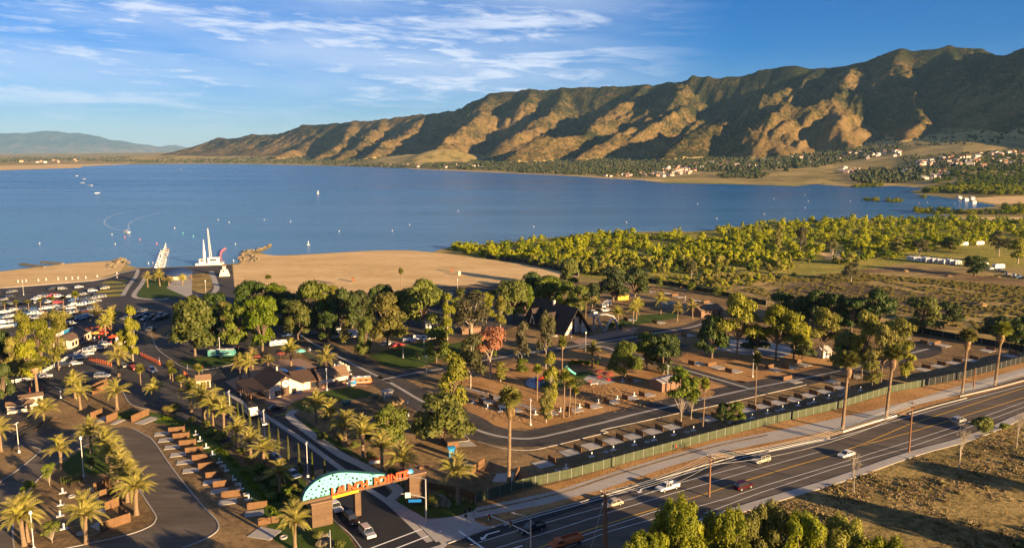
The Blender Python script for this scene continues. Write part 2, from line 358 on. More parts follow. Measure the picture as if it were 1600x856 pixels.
def bare_mesh(name, V, Fc, mats, mi=None, smooth=False):
    """numpy arrays -> mesh (quads or tris of one size)"""
    me = bpy.data.meshes.new(name); V = np.asarray(V, dtype=np.float32); Fc = np.asarray(Fc, dtype=np.int32)
    k = Fc.shape[1]; me.vertices.add(len(V)); me.vertices.foreach_set('co', V.ravel())
    me.loops.add(Fc.size); me.loops.foreach_set('vertex_index', Fc.ravel())
    me.polygons.add(len(Fc)); me.polygons.foreach_set('loop_start', np.arange(0, Fc.size, k, dtype=np.int32))
    for m in (mats if isinstance(mats, (list, tuple)) else [mats]): me.materials.append(MATS[m])
    if mi is not None: me.polygons.foreach_set('material_index', np.asarray(mi, dtype=np.int32))
    if smooth: me.polygons.foreach_set('use_smooth', np.ones(len(Fc), dtype=bool))
    me.update(calc_edges=True); return me
# ---- numpy noise
def _h(ix, iy, seed):
    n = (ix.astype(np.int64)*374761393+iy.astype(np.int64)*668265263+seed*1442695041) & 0xffffffff
    n = ((n ^ (n >> 13))*1274126177) & 0xffffffff
    return ((n ^ (n >> 16)) & 0xffff)/65535.0
def vnoise(x, y, seed=0):
    ix, iy = np.floor(x), np.floor(y); fx, fy = x-ix, y-iy
    u, v = fx*fx*fx*(fx*(fx*6-15)+10), fy*fy*fy*(fy*(fy*6-15)+10)
    a, b = _h(ix, iy, seed), _h(ix+1, iy, seed); c, d = _h(ix, iy+1, seed), _h(ix+1, iy+1, seed)
    return (a+(b-a)*u)*(1-v)+(c+(d-c)*u)*v
def fbm(x, y, oct=5, seed=0, ridged=False):
    s = 0; a = 0.5; t = 0
    for i in range(oct):
        n = vnoise(x, y, seed+i*17)
        if ridged: n = 1-np.abs(2*n-1)
        s = s+a*n; t += a; a *= 0.5; x, y = x*2.03+11.3, y*2.03+5.1
    return s/t
# ================================================================ THE LARGE STRUCTURE: land, lake, mountains
LAKE_PX = [(-420,500),(-100,434),(0,424),(67,416),(112,411),(179,407),(190,405),(197,413),(213,418),(252,418),(317,415),(364,412),(374,411),(378,397),(383,393),(401,392),
 (415,387),(423,380),(425,385),(417,390),(406,394),(420,399),(440,399),(500,396),(560,392.5),(600,391),(640,391),(676,394),(690,389),(720,384),(800,378),(850,372),(930,368),
 (1000,362),(1080,362),(1130,358),(1150,354),(1200,350),(1300,343),(1400,342),(1440,340),(1490,337),(1440,334),(1420,331),(1500,328),(1560,322),(1540,318),(1500,313),(1470,308),(1430,303),(1422,300),(1445,294),
 (1400,291),(1330,292.5),(1300,290),(1270,288),(1240,291.5),(1200,289.5),(1120,287.5),(1030,286),(1000,281.5),(950,279),(880,274.5),(800,271),(740,268),(680,265.5),(620,262.5),
 (560,260.5),(500,259),(440,257.7),(380,256.4),(300,256.2),(200,257),(130,260),(125,262.5),(60,264.5),(0,266.5),(-150,271),(-420,284)]
WL = -0.15
lake = np.array([G(x, y, WL) for x, y in LAKE_PX])
def inside(poly, X, Y):
    r = np.zeros(X.shape, bool); n = len(poly); j = n-1
    for i in range(n):
        xi, yi = poly[i]; xj, yj = poly[j]
        c = ((yi > Y) != (yj > Y)) & (X < (xj-xi)*(Y-yi)/((yj-yi) if yj != yi else 1e-9)+xi)
        r ^= c; j = i
    return r
def seg_d(X, Y, a, b):
    dx, dy = b[0]-a[0], b[1]-a[1]; L = dx*dx+dy*dy+1e-9
    t = np.clip(((X-a[0])*dx+(Y-a[1])*dy)/L, 0, 1)
    return np.hypot(X-a[0]-t*dx, Y-a[1]-t*dy), t
# fan of land rising from the far shore to the foot of the range:  u -> shore depth, foot depth, foot height
FAN = np.array([(-0.9,5000,12000,20),(-0.64,4900,12000,20),(-0.42,5200,9000,46),(-0.3,4900,7200,52),(-0.16,3700,5000,42),(0,2750,4300,44),(0.16,2170,3850,52),
 (0.32,1800,3350,62),(0.4,1790,3250,75),(0.48,1800,3150,112),(0.56,1500,3000,125),(0.643,1500,2850,125),(0.9,1400,2500,130),(1.7,1300,2100,130)])
def fan_z(X, Y):
    u = X/Y; s = np.interp(u, FAN[:,0], FAN[:,1]); f = np.interp(u, FAN[:,0], FAN[:,2]); z = np.interp(u, FAN[:,0], FAN[:,3])
    t = np.clip((Y-s-60)/(f-s), 0, 1.35); return z*t**1.35
def gz(x, y): return float(fan_z(np.array([x]), np.array([y]))[0])
CREST = [(150,246,12500),(262,240,9500),(300,229,9200),(340,215,8800),(370,216,8500),(400,210,8200),(440,209,7900),(480,195,7600),(520,192,7300),(560,189,7000),(600,186,6800),(640,180,6600),(680,176,6400),
 (720,168,6200),(745,156,6100),(770,146,6000),(800,142,5900),(830,140,5800),(870,139,5700),(900,136,5600),(960,133,5400),(1000,131,5300),(1040,127,5200),(1058,127,5150),(1080,116,5100),
 (1130,119,5000),(1160,118,4950),(1185,110,4900),(1215,103,4850),(1240,102,4800),(1275,108,4750),(1300,104,4700),(1335,97,4600),(1360,85,4550),(1385,79,4500),(1450,78,4400),
 (1475,73,4400),(1530,74,4300),(1555,83,4250),(1575,82,4200),(1600,77,4150),(1700,50,3950),(1850,5,3700),(2100,-40,3400),(2500,-60,2900)]
SPURS = [
 [(340,215,8800),(370,228,8000),(400,238,7300)], [(400,210,8200),(430,222,7600),(450,238,7000)],
 [(480,195,7600),(500,210,7000),(470,228,6500),(430,242,6000)], [(560,189,7000),(548,205,6500),(530,225,6000),(500,243,5500)],
 [(600,186,6800),(588,205,6200),(560,228,5600),(530,244,5200)], [(668,178,6450),(648,192,6000),(612,218,5500),(575,243,5000)],
 [(776,145,6000),(752,168,5600),(735,190,5200),(700,215,4800),(678,240,4500)],
 [(830,140,5800),(822,160,5500)], [(880,138,5680),(868,163,5300),(836,185,4950),(800,208,4650)],
 [(1000,131,5300),(985,150,4900),(950,172,4600),(911,198,4250),(870,206,4100),(833,214,4000),(790,240,3900)],
 [(1040,127,5200),(1070,133,4850),(1062,142,4700),(1058,160,4500),(1005,188,4200),(955,201,4050),(925,228,3850),(895,247,3700)],
 [(1275,108,4750),(1240,122,4500),(1205,140,4300)], [(1150,190,3850),(1110,192,3700),(1085,205,3600),(1050,238,3450)],
 [(1335,97,4600),(1336,112,4350),(1331,135,4050),(1298,146,3850),(1245,155,3700),(1215,172,3600),(1195,190,3500),(1180,225,3350)],
 [(1298,146,3850),(1306,170,3600),(1312,195,3450),(1330,222,3300),(1345,240,3200)],
 [(1240,156,3700),(1225,185,3500),(1215,210,3380),(1220,235,3250)],
 [(1400,79,4480),(1405,108,4150),(1425,145,3800),(1440,180,3500),(1420,215,3250)],
 [(1475,73,4400),(1500,108,4050),(1545,145,3700),(1575,178,3400),(1560,205,3200)],
 [(1600,77,4150),(1640,118,3700),(1660,160,3300),(1620,205,3000)],
 [(1600,77,4150),(1660,42,3800),(1700,48,3500),(1728,128,3200),(1760,190,2900)], [(1850,5,3700),(1830,70,3300),(1780,130,2950),(1720,180,2700),(1680,215,2500)],
 [(2100,-40,3400),(2100,50,2900),(2050,120,2500),(1950,180,2200)], [(2500,-60,2900),(2500,60,2300),(2400,150,1900)]]
def mount_h(X, Y):
    wx = (fbm(X/520, Y/520, 4, 3)-0.5)*150; wy = (fbm(X/520, Y/520, 4, 9)-0.5)*150
    Xw, Yw = X+wx, Y+wy
    m = np.full(X.shape, -1e3)
    def ridge(pts, kf, kw, m):
        P = [at_depth(*p) for p in pts]
        for a, b in zip(P[:-1], P[1:]):
            d, t = seg_d(Xw, Yw, a, b); zc = a[2]+(b[2]-a[2])*t
            if not kf: dc[0] = np.minimum(dc[0], d)
            dd = np.sqrt(d*d+kw*kw)-kw
            m = np.maximum(m, zc-kf*dd if kf else zb+(zc-zb)*np.exp(-dd/380)-dd*0.06)
        return m
    zb = fan_z(X, Y)-20; dc = [np.full(X.shape, 1e9)]
    crest = ridge(CREST, 0, 40, m.copy())
    sp = m.copy()
    for s in SPURS: sp = ridge(s, 0.80, 20, sp)
    k = 14.0; mx = np.maximum(crest, sp); m = mx+k*np.log(np.exp((crest-mx)/k)+np.exp((sp-mx)/k))-k*0.4
    base = fan_z(X, Y)
    rise = np.clip((m-base)/120, 0, 1)
    gul = fbm(X/300, Y/300, 5, 21, True); g2 = fbm(X/90, Y/90, 4, 5, True)
    g3 = fbm(X/45, Y/45, 3, 15, True); s_, t_ = Xw*0.81-Yw*0.58, Xw*0.58+Yw*0.81; rib = fbm(s_/105, t_/700, 4, 33, True)
    fd = np.clip((dc[0]-20)/240, 0.22, 1)
    m = m+rise*fd*((rib-0.7)*92+(gul-0.70)*34+(g2-0.7)*34+(g3-.7)*12)
    back = np.interp(X/Y, [(p[0]-800)/FL for p in CREST], [p[2] for p in CREST])
    return m, base, back
def build_land():
    ys = list(CH*FL/(np.arange(1150, 470, -12.0)-238)*1.0)
    ys += list(CH*FL/(np.arange(470, 300, -1.6)-238)); ys += list(CH*FL/(np.arange(300, 276, -1.2)-238))
    y0 = ys[-1]; ys += list(np.arange(y0+16, 5600, 15)); ys += list(np.arange(5620, 9800, 30)); ys += [10300, 11000, 12000, 14000, 17000, 21000, 26000, 33000, 42000]
    ys = np.array([40, 80]+ys); us = np.concatenate([np.linspace(-1.1, -0.68, 14), np.linspace(-0.67, 0.67, 780), np.linspace(0.69, 1.7, 70)])
    U, Yg = np.meshgrid(us, ys); X = U*Yg; Y = Yg
    flat = Y < 2000
    z = fan_z(X, Y)+np.where(Y > 1200, (fbm(X/160, Y/160, 3, 2)-0.5)*np.clip((fan_z(X, Y))/6, 0, 8), 0)
    # low hummock behind the left end of the far shore
    for (px, py, yy, ww, hh) in ((262, 240, 6900, 420, 34), (690, 238, 4250, 190, 62), (640, 243, 4500, 260, 35), (1215, 150, 40000, 1, 0)):
        a = at_depth(px, py, yy); z = z+hh*np.exp(-(((X-a[0])/ww)**2+((Y-yy)/(ww*0.7))**2))
    mi = np.zeros(X.shape, int)
    far = (Y > 2000) & (Y < 20000)
    m, base, back = mount_h(X[far], Y[far])
    zf = z[far]; up = m > zf; zf = np.where(up, m, zf); z[far] = zf; t = np.zeros(X.shape, bool); t[far] = up; mi[t] = 1
    near = Y < 5600
    Xn, Yn = X[near], Y[near]
    ins = inside(lake, Xn, Yn); d = np.full(Xn.shape, 1e9)
    for i in range(len(lake)):
        q, _ = seg_d(Xn, Yn, lake[i], lake[(i+1) % len(lake)]); d = np.minimum(d, q)
    sd = np.where(ins, -d, d); zn = z[near]
    zn = np.where(sd < 30, np.minimum(zn, 0)+np.clip(WL+sd*0.05, -2.5, 0), zn); z[near] = zn
    nr, nc = X.shape; idx = np.arange(nr*nc).reshape(nr, nc)
    F = np.stack([idx[:-1, :-1], idx[:-1, 1:], idx[1:, 1:], idx[1:, :-1]], -1).reshape(-1, 4)
    fm = (mi[:-1, :-1] & mi[1:, 1:] & mi[:-1, 1:]).reshape(-1)
    V = np.stack([X, Y, z], -1).reshape(-1, 3)
    for name, sel, mm in (('ground', fm == 0, 'm_land'), ('mountains', fm == 1, 'm_mountain')):
        f = F[sel]; used = np.unique(f); mp = np.zeros(len(V), int); mp[used] = np.arange(len(used))
        struct(ob(name, bare_mesh(name, V[used], mp[f], mm, smooth=True)))
build_land()
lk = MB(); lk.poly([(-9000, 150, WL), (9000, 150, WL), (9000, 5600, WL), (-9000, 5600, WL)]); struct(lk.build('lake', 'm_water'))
def far_range():
    cr = [(-500,238,38000),(-300,215,38000),(-100,212,38000),(0,210,38000),(30,207,38000),(60,204.5,38000),(85,205,38000),(110,208,38000),(125,207.5,38000),(160,217,38000),(200,227,38000),(235,233,38000),
          (260,227,42000),(300,230,42000),(340,240,42000)]
    P = [at_depth(*p) for p in cr]
    us = np.linspace(-1.2, -0.34, 420); ys = np.linspace(32500, 43500, 70); U, Y = np.meshgrid(us, ys); X = U*Y
    m = np.full(X.shape, -50.0); Xw = X+(fbm(X/1500, Y/1500, 4, 4)-.5)*1500; Yw = Y+(fbm(X/1500, Y/1500, 4, 8)-.5)*1500
    for a, b in zip(P[:-1], P[1:]):
        d, t = seg_d(Xw, Yw, a, b); m = np.maximum(m, a[2]+(b[2]-a[2])*t-0.20*np.sqrt(d*d+1e4)+20)
    m += (fbm(X/900, Y/900, 5, 1, True)-0.7)*160*np.clip(m/300, 0, 1)
    nr, nc = X.shape; idx = np.arange(nr*nc).reshape(nr, nc)
    F = np.stack([idx[:-1, :-1], idx[:-1, 1:], idx[1:, 1:], idx[1:, :-1]], -1).reshape(-1, 4)
    m = np.maximum(m, -2.0)
    struct(ob('distant_mountains', bare_mesh('distant_mountains', np.stack([X, Y, m], -1).reshape(-1, 3), F, 'm_mountain', smooth=True)))
far_range()
# ---------------------------------------------------------------- flat sheets and ribbons on the near ground
def smooth_px(pts, n=6, closed=False):
    out = []; N = len(pts)
    for i in range(N if closed else N-1):
        p1, p2 = pts[i], pts[(i+1) % N]
        p0 = pts[i-1] if (i > 0 or closed) else p1; p3 = pts[(i+2) % N] if (closed or i+2 < N) else p2
        for k in range(n):
            t = k/n; out.append(tuple(0.5*((2*b)+(c-a)*t+(2*a-5*b+4*c-d)*t*t+(3*b-a-3*c+d)*t**3) for a, b, c, d in zip(p0, p1, p2, p3)))
    if not closed: out.append(tuple(pts[-1]))
    return out
def sheet(name, px, z, m, sm=False, rough=0, world=False):
    W = [G(x, y) for x, y in px] if not world else list(px)
    if sm: W = smooth_px(W, 5, True)
    if rough:
        W2 = []
        for i in range(len(W)):
            a, b = W[i], W[(i+1) % len(W)]; L = math.dist(a, b); k = max(1, int(L/max(rough*1.2, 1.5))); k = min(k, 60)
            for j in range(k):
                t = j/k; x = a[0]+(b[0]-a[0])*t; y = a[1]+(b[1]-a[1])*t; s = rough*(1 if j else .6)
                W2.append((x+rnd.uniform(-s, s)*.5, y+rnd.uniform(-s, s)*.5))
        W = W2
    tr = tessellate_polygon([[Vector((x, y, 0)) for x, y in W]])
    V = [(x, y, z) for x, y in W]; F = []
    for t in tr:
        a, b, c = (V[i] for i in t); cr = (b[0]-a[0])*(c[1]-a[1])-(b[1]-a[1])*(c[0]-a[0])
        F.append(tuple(t) if cr > 0 else tuple(t)[::-1])
    me = bpy.data.meshes.new(name); me.from_pydata(V, [], F); me.materials.append(MATS[m])
    return struct(ob(name, me))
def offs(W, w):
    out = []
    for i, p in enumerate(W):
        a = W[max(0, i-1)]; b = W[min(len(W)-1, i+1)]; d = Vector((b[0]-a[0], b[1]-a[1])).normalized()
        out.append((p[0]-d.y*w, p[1]+d.x*w))
    return out
def ribbon(name, px, w, z, m, sm=4, h=0, world=False, shift=0):
    W = [G(x, y) for x, y in px] if not world else list(px)
    if sm: W = smooth_px(W, sm)
    A, B = offs(W, shift+w/2), offs(W, shift-w/2); mb = MB()
    for i in range(len(W)-1):
        a, b, c, d = A[i], B[i], B[i+1], A[i+1]; zt = z+h
        mb.poly([(*a, zt), (*b, zt), (*c, zt), (*d, zt)])
        if h:
            mb.poly([(*a, zt), (*d, zt), (*d, z-.05), (*a, z-.05)]); mb.poly([(*b, z-.05), (*c, z-.05), (*c, zt), (*b, zt)])
    return struct(mb.build(name, m))
def kerb(px, sm=4, z=0.0): return ribbon('kerb', px, 0.28, z, 'm_concrete', sm, h=0.13)
# natural grounds
sheet('park_ground', [(-160,1100),(-160,470),(0,449),(150,437),(330,450),(420,455),(500,458),(600,455),(700,446),(800,440),(900,440),(1000,444),(1100,458),(1240,490),(1420,515),(1600,548),(1900,600),(1900,1100)], 0.006, 'm_dirt')
sheet('beach', [(376,410),(384,399),(400,396),(440,399.6),(500,396.6),(560,393),(600,391.5),(640,391.5),(676,394.5),(700,397),(760,405),(820,412),(860,418),(905,430),(860,438),(780,443),(700,447),(600,456),(500,459),(420,456),(385,448),(368,436)], 0.02, 'm_sand', sm=True)
sheet('beach', [(-140,443),(0,424.6),(67,416.6),(112,411.6),(179,407.6),(190,406),(196,413),(188,424),(150,437),(60,445),(0,449),(-140,466)], 0.02, 'm_sand')
sheet('far_beach', [(-150,271),(0,266.3),(60,264.3),(125,262.3),(130,259.8),(200,256.9),(215,254.5),(150,254),(60,258),(-150,262)], 0.05, 'm_sand')
sheet('far_beach', [(640,263.8),(720,267.3),(800,271),(880,274.3),(950,278.8),(1000,281.3),(1030,283.5),(1060,282),(1000,277),(940,275),(860,272),(760,268.5),(700,265.5),(640,262.6)], 0.05, 'm_sand')
sheet('shore_meadow', [(1030,286),(1120,287.5),(1200,289.4),(1240,291),(1270,288),(1330,288),(1420,270),(1330,263),(1240,268),(1140,270),(1080,276)], 0.06, 'm_marsh', rough=4)
sheet('marsh', [(690,389.5),(720,384.5),(800,378.5),(850,372.5),(930,368.5),(1000,362.5),(1080,362.4),(1130,358.4),(1150,354.4),(1200,350.4),(1300,343.4),(1400,342.4),(1440,340.4),(1490,337.4),(1700,340),(1700,420),(1420,412),(1330,425),(1180,445),(1000,444),(905,432),(830,413),(760,405)], 0.012, 'm_marsh')
sheet('farm_field', [(1130,458),(1180,440),(1330,424),(1420,411),(1700,440),(1900,620),(1600,548),(1420,513),(1240,488)], 0.016, 'm_field')
sheet('ploughed_field', [(1190,462),(1225,445),(1262,435),(1330,440),(1400,452),(1500,470),(1560,485),(1480,497),(1380,482),(1290,470)], 0.022, 'm_furrow', rough=3)
sheet('dirt_road', [(1330,422),(1420,417),(1700,452),(1700,462),(1420,425),(1340,427)], 0.03, 'm_dirt', rough=2)
sheet('bare_ground', [(1280,395),(1330,392),(1345,398),(1330,408),(1290,404)], 0.03, 'm_sand', rough=3)
sheet('bare_ground', [(1478,345),(1500,340),(1700,338),(1700,349),(1560,346)], 0.03, 'm_sand', rough=3)
sheet('bare_ground', [(1508,311),(1560,307),(1700,307),(1700,317),(1560,319)], 0.03, 'm_sand', rough=3)
sheet('dry_field', [(880,920),(1000,852),(1100,815),(1196,784),(1300,752),(1420,711),(1491,692),(1547,672),(1600,652),(1900,560),(2600,620),(2600,1400),(700,1400)], 0.02, 'm_weeds', rough=1.2)
# park interior with mulch
sheet('mulch_bed', [(734,648),(756,661),(794,670),(856,668),(903,659),(985,640),(1044,631),(1120,612),(1180,598),(1110,590),(1058,582),(1010,575),(960,556),(900,545),(830,560),(760,580),(700,600)], 0.02, 'm_mulch', rough=1.5)
sheet('mulch_bed', [(1080,575),(1175,604),(1260,585),(1320,572),(1290,555),(1180,545),(1090,535),(1060,560)], 0.02, 'm_mulch', rough=1.5)
sheet('road_verge', [(745,786),(894,748),(1050,703),(1196,665),(1309,639),(1390,614),(1488,596),(1600,565),(1700,545),(1700,572),(1600,598),(1512,621),(1403,652),(1296,682),(1162,708),(1050,738),(936,771),(787,812)], 0.024, 'm_mulch')
sheet('ramp_apron', [(364,414),(380,412),(398,420),(402,440),(392,455),(366,447)], 0.026, 'm_sand')
# asphalt
sheet('car_park', [(-160,474),(0,451),(60,446.5),(150,438.5),(186,427),(213,419.5),(252,418.7),(317,415.8),(362,413.4),(366,446),(372,462),(440,508),(480,528),(440,560),(380,575),(368,640),(420,700),(440,712),(330,690),(290,660),(262,645),(235,640),(205,632),(192,612),(180,608),(152,609),(105,620),(60,641),(45,655),(0,668),(-160,740)], 0.03, 'm_asphalt')
sheet('campground_road', [(-160,830),(0,753),(61,705),(52,697),(0,700),(-160,720),(-160,690),(0,668),(30,676),(80,669),(120,671),(195,667),(216,673),(240,689),(269,731),(300,770),(322,796),(339,813),(340,828),(318,843),(270,862),(200,890),(-160,960)], 0.03, 'm_asphalt_old')
sheet('island_bed', [(22,858),(20,820),(27,794),(54,755),(75,735),(99,717),(131,697),(160,690),(185,705),(221,770),(242,803),(243,812),(234,822),(200,835),(129,851),(80,862)], 0.045, 'm_dirt', sm=True)
kerb([(22,858),(20,820),(27,794),(54,755),(75,735),(99,717),(131,697),(160,690),(185,705),(221,770),(242,803),(243,812),(234,822),(200,835),(129,851),(60,864)])
sheet('lawn', [(97,728),(108,716),(126,704),(150,697),(172,701),(176,718),(182,730),(150,742),(128,738),(110,743)], 0.06, 'm_lawn', sm=True)
kerb([(205,668),(226,679),(240,689),(269,731),(300,770),(322,796),(339,813),(340,828),(318,843),(270,862),(230,878)])
kerb([(-20,765),(0,753),(30,732),(61,706),(60,701),(50,698)])
sheet('hedge_verge', [(165,648),(205,641),(262,648),(300,660),(330,676),(352,700),(386,740),(430,770),(455,800),(470,830),(500,860),(470,870),(430,845),(405,800),(360,740),(330,712),(300,690),(262,664),(215,654),(180,655)], 0.034, 'm_lawn', rough=0.8)
# entrance drive
sheet('entrance_drive', [(368,640),(415,690),(440,712),(480,752),(517,792),(545,830),(575,880),(740,930),(700,845),(660,812),(622,782),(600,758),(567,725),(530,697),(500,672),(470,650),(458,645),(405,648),(372,610),(352,590),(340,580),(330,592),(345,620)], 0.038, 'm_asphalt_new')
ribbon('median_strip', [(352,612),(385,632),(416,650),(445,669),(478,691),(510,715),(537,735),(570,760),(606,784),(640,815),(672,846)], 1.5, 0.05, 'm_concrete')
ribbon('footpath', [(461,641),(453,651),(478,672),(505,692),(535,712),(560,724),(584,737),(600,750),(616,760),(622,767),(616,775),(610,783),(630,797),(655,812),(690,845)], 2.4, 0.055, 'm_concrete', sm=4, h=0.08)
kerb([(412,697),(427,706),(452,727),(478,748),(519,776),(527,785)])
kerb([(500,790),(517,808),(535,824),(552,840),(575,872)])
sheet('lawn', [(468,655),(478,657),(505,676),(540,697),(575,722),(600,740),(628,755),(645,765),(640,775),(626,768),(612,752),(590,736),(560,716),(520,694),(485,672)], 0.05, 'm_lawn', rough=0.5)
sheet('lawn', [(622,783),(630,770),(645,768),(700,776),(745,788),(742,797),(715,805),(695,808),(650,808),(632,796)], 0.07, 'm_lawn')
sheet('lawn', [(462,838),(505,806),(520,812),(545,838),(562,868),(500,890),(470,870)], 0.05, 'm_lawn')
sheet('lawn_bed', [(372,728),(420,733),(452,733),(478,752),(512,790),(500,806),(460,815),(425,775),(390,745)], 0.046, 'm_lawn', rough=0.8)
# corner pavement and highway
sheet('corner_pavement', [(655,812),(695,808.5),(715,806),(739,798),(742,814),(760,822),(787,819),(730,838),(700,850),(640,905),(560,905),(600,880),(690,850)], 0.060, 'm_concrete')
HU = [(560,905),(640,878),(700,850),(787,819),(936,777),(1050,743),(1162,711),(1296,684),(1403,652),(1512,621),(1600,598),(1760,558),(2100,480)]
HL = [(2300,520),(1700,612),(1600,644),(1547,667),(1491,687),(1420,706),(1300,747),(1196,778),(1100,808),(1000,845),(900,885),(760,960)]
sheet('highway', HU+HL+[(300,1200),(300,1000)], 0.050, 'm_asphalt_old')
sheet('highway_patch', [(700,850),(787,819),(936,777),(1050,743),(1162,711),(1210,701),(1150,722),(1080,748),(1000,766),(900,796),(800,828),(730,856)], 0.054, 'm_asphalt_new')
ribbon('footpath', [(x, y) for x, y in HL[::-1]][0:11], 2.6, 0.02, 'm_concrete', sm=3, h=0.13, shift=-1.3)
kerb([(700,849),(787,818),(936,776),(1050,742),(1162,710),(1296,683.5)], z=0.05)
def pathsheet(name, up, lo, z, m): return sheet(name, up+lo[::-1], z, m)
pathsheet('footpath', [(739,794),(867,767),(960,737),(1050,710),(1125,690),(1275,660),(1350,644),(1427,625),(1497,603),(1600,575),(1700,552)],
          [(742,809),(845,789),(939,765),(1050,727),(1116,709),(1200,691),(1312,670),(1371,651),(1438,631),(1544,604),(1600,586),(1700,562)], 0.034, 'm_concrete')
ribbon('dirt_strip', [(745,799),(867,772),(960,742),(1050,715),(1125,695),(1200,679)], 0.7, 0.038, 'm_dirt')
# painted lines
def line(px, w=0.16, m='road_white', name='road_marking', z=0.062): return ribbon(name, px, w, z, m, sm=0)
line([(787,820.5),(936,779.5),(1050,746),(1162,714),(1296,687),(1403,656),(1512,625),(1600,602)], 0.2)
line([(735,851),(791,834),(893,805),(990,778),(1050,757),(1166,727)])
line([(770,858),(850,833),(950,801),(1050,771),(1160,739),(1279,706)])
line([(883,856),(955,829),(1076,795),(1137,778),(1196,758),(1317,722),(1420,690),(1512,660),(1600,628)])
line([(1100,802),(1187,770),(1300,733),(1420,699),(1512,668),(1600,636)])
line([(850,858),(900,840),(950,823),(1050,790)])
line([(1164,751),(1240,728),(1300,711),(1350,693),(1420,663),(1512,634),(1600,606)], 0.28, 'road_yellow')
line([(830,860),(900,834),(1000,802),(1100,772),(1164,751)], 0.28, 'road_yellow')
line([(1350,695),(1420,676),(1512,648),(1600,621)], 0.28, 'road_yellow')
line([(575,858),(665,824)], 0.35); line([(615,858),(690,829)], 0.35); line([(717,829),(757,858)], 0.45)
def arrow(px, py, ang, s=1.0):
    c = Vector(G(px, py)); q = Matrix.Rotation(ang, 2); mb = MB()
    for poly in ([(-1.6,-.12),(.3,-.12),(.3,.12),(-1.6,.12)], [(.3,-.12),(1.1,.55),(.95,.75),(.1,.12)], [(.7,.9),(1.5,.95),(1.25,.2)]):
        mb.poly([(*(c+q@Vector((x*s, y*s))), 0.066) for x, y in poly])
    struct(mb.build('road_marking', 'road_white'))
HA = math.atan2(0.509, 0.861)
arrow(763, 834, HA+math.pi, 1.6); arrow(1004, 763, HA+math.pi, 1.6); arrow(800, 857, HA+math.pi, 1.5)
for p in ((690,812),(1130,693)): pass
# park roads
def park_road(px, w, z, new=False, strip=True):
    ribbon('park_road', px, w, z, 'm_asphalt_new' if new else 'm_asphalt')
    if strip: ribbon('gutter_strip', px, 1.1, z+0.012, 'm_concrete')
R2 = [(452,505),(476,528),(518,551),(560,573),(599,592),(626,607),(653,623),(690,642),(726,659),(747,672),(784,682),(828,685),(875,676),(912,667),(950,658),(988,648),(1053,633),(1105,622),(1173,607),(1260,590),(1340,573),(1400,558),(1450,545)]
park_road(R2, 12.0, 0.036)
kerb([(x, y+13+(y-560)*0.04) for x, y in R2[9:15]]+[(940,672),(1000,659),(1062,645),(1120,633),(1190,617),(1260,601)])
park_road([(597,593),(640,584),(685,577),(740,566),(820,552),(896,541),(950,533),(999,525),(1040,518),(1085,510),(1110,500)], 9, 0.048)
park_road([(905,543),(939,541),(968,550),(1010,562),(1061,575),(1120,592),(1172,607)], 6.5, 0.042)
ribbon('park_road', [(900,541),(940,535),(1000,540),(1060,535)], 14, 0.040, 'm_asphalt_new')
sheet('park_road', [(560,497),(600,510),(660,520),(720,528),(780,520),(830,500),(810,485),(760,470),(700,462),(690,455),(830,440),(850,447),(760,458),(640,470),(560,480)], 0.028, 'm_asphalt')
ribbon('park_road', [(700,459),(760,453),(830,444),(880,441)], 8, 0.034, 'm_asphalt_new')
ribbon('park_road', [(935,452),(1000,463),(1060,475),(1110,482)], 7, 0.034, 'm_asphalt'); ribbon('gutter_strip', [(940,455),(1000,466),(1060,477)], 1.0, 0.05, 'm_concrete')
sheet('turning_circle', [(1405,548),(1415,538),(1435,533),(1462,537),(1472,546),(1462,555),(1435,561),(1412,558)], 0.034, 'm_asphalt_new', sm=True)
ribbon('footpath', [(700,600),(748,612),(790,625),(829,637),(836,640)], 1.6, 0.04, 'm_concrete')
ribbon('footpath', [(760,590),(790,600),(830,612),(860,622)], 1.0, 0.036, 'm_dirt')
sheet('footpath', [(714,689),(735,688),(746,697),(714,698)], 0.03, 'm_concrete')
kerb([(716,690),(733,687),(722,675),(726,664)])
sheet('mulch_bed', [(1104,610),(1117,612),(1110,620),(1096,622),(1090,616)], 0.056, 'm_mulch', sm=True)
ribbon('footpath', [(1091,536),(1130,545),(1170,553),(1200,550)], 4, 0.04, 'm_concrete'); sheet('footpath', [(1110,530),(1190,532),(1250,545),(1220,560),(1150,548)], 0.038, 'm_concrete')
# lawns of the park
sheet('lawn', [(575,556),(612,545),(650,536),(683,533),(700,545),(690,560),(660,573),(636,576),(600,570)], 0.03, 'm_lawn', rough=0.8)
sheet('lawn', [(453,632),(500,612),(545,603),(578,612),(584,620),(560,622),(520,628),(500,640),(482,646)], 0.03, 'm_lawn', rough=0.4)
sheet('lawn', [(640,495),(665,488),(690,497),(672,506),(650,503)], 0.05, 'm_lawn'); sheet('lawn', [(690,540),(740,530),(760,545),(720,560)], 0.03, 'm_lawn')
sheet('lawn', [(965,500),(1000,492),(1060,488),(1062,496),(1010,505),(975,510)], 0.03, 'm_lawn'); sheet('lawn', [(850,462),(905,462),(935,470),(900,480),(860,474)], 0.03, 'm_lawn')
sheet('lawn', [(280,564),(345,552),(400,548),(382,566),(320,574),(288,572)], 0.045, 'm_lawn', rough=0.6)
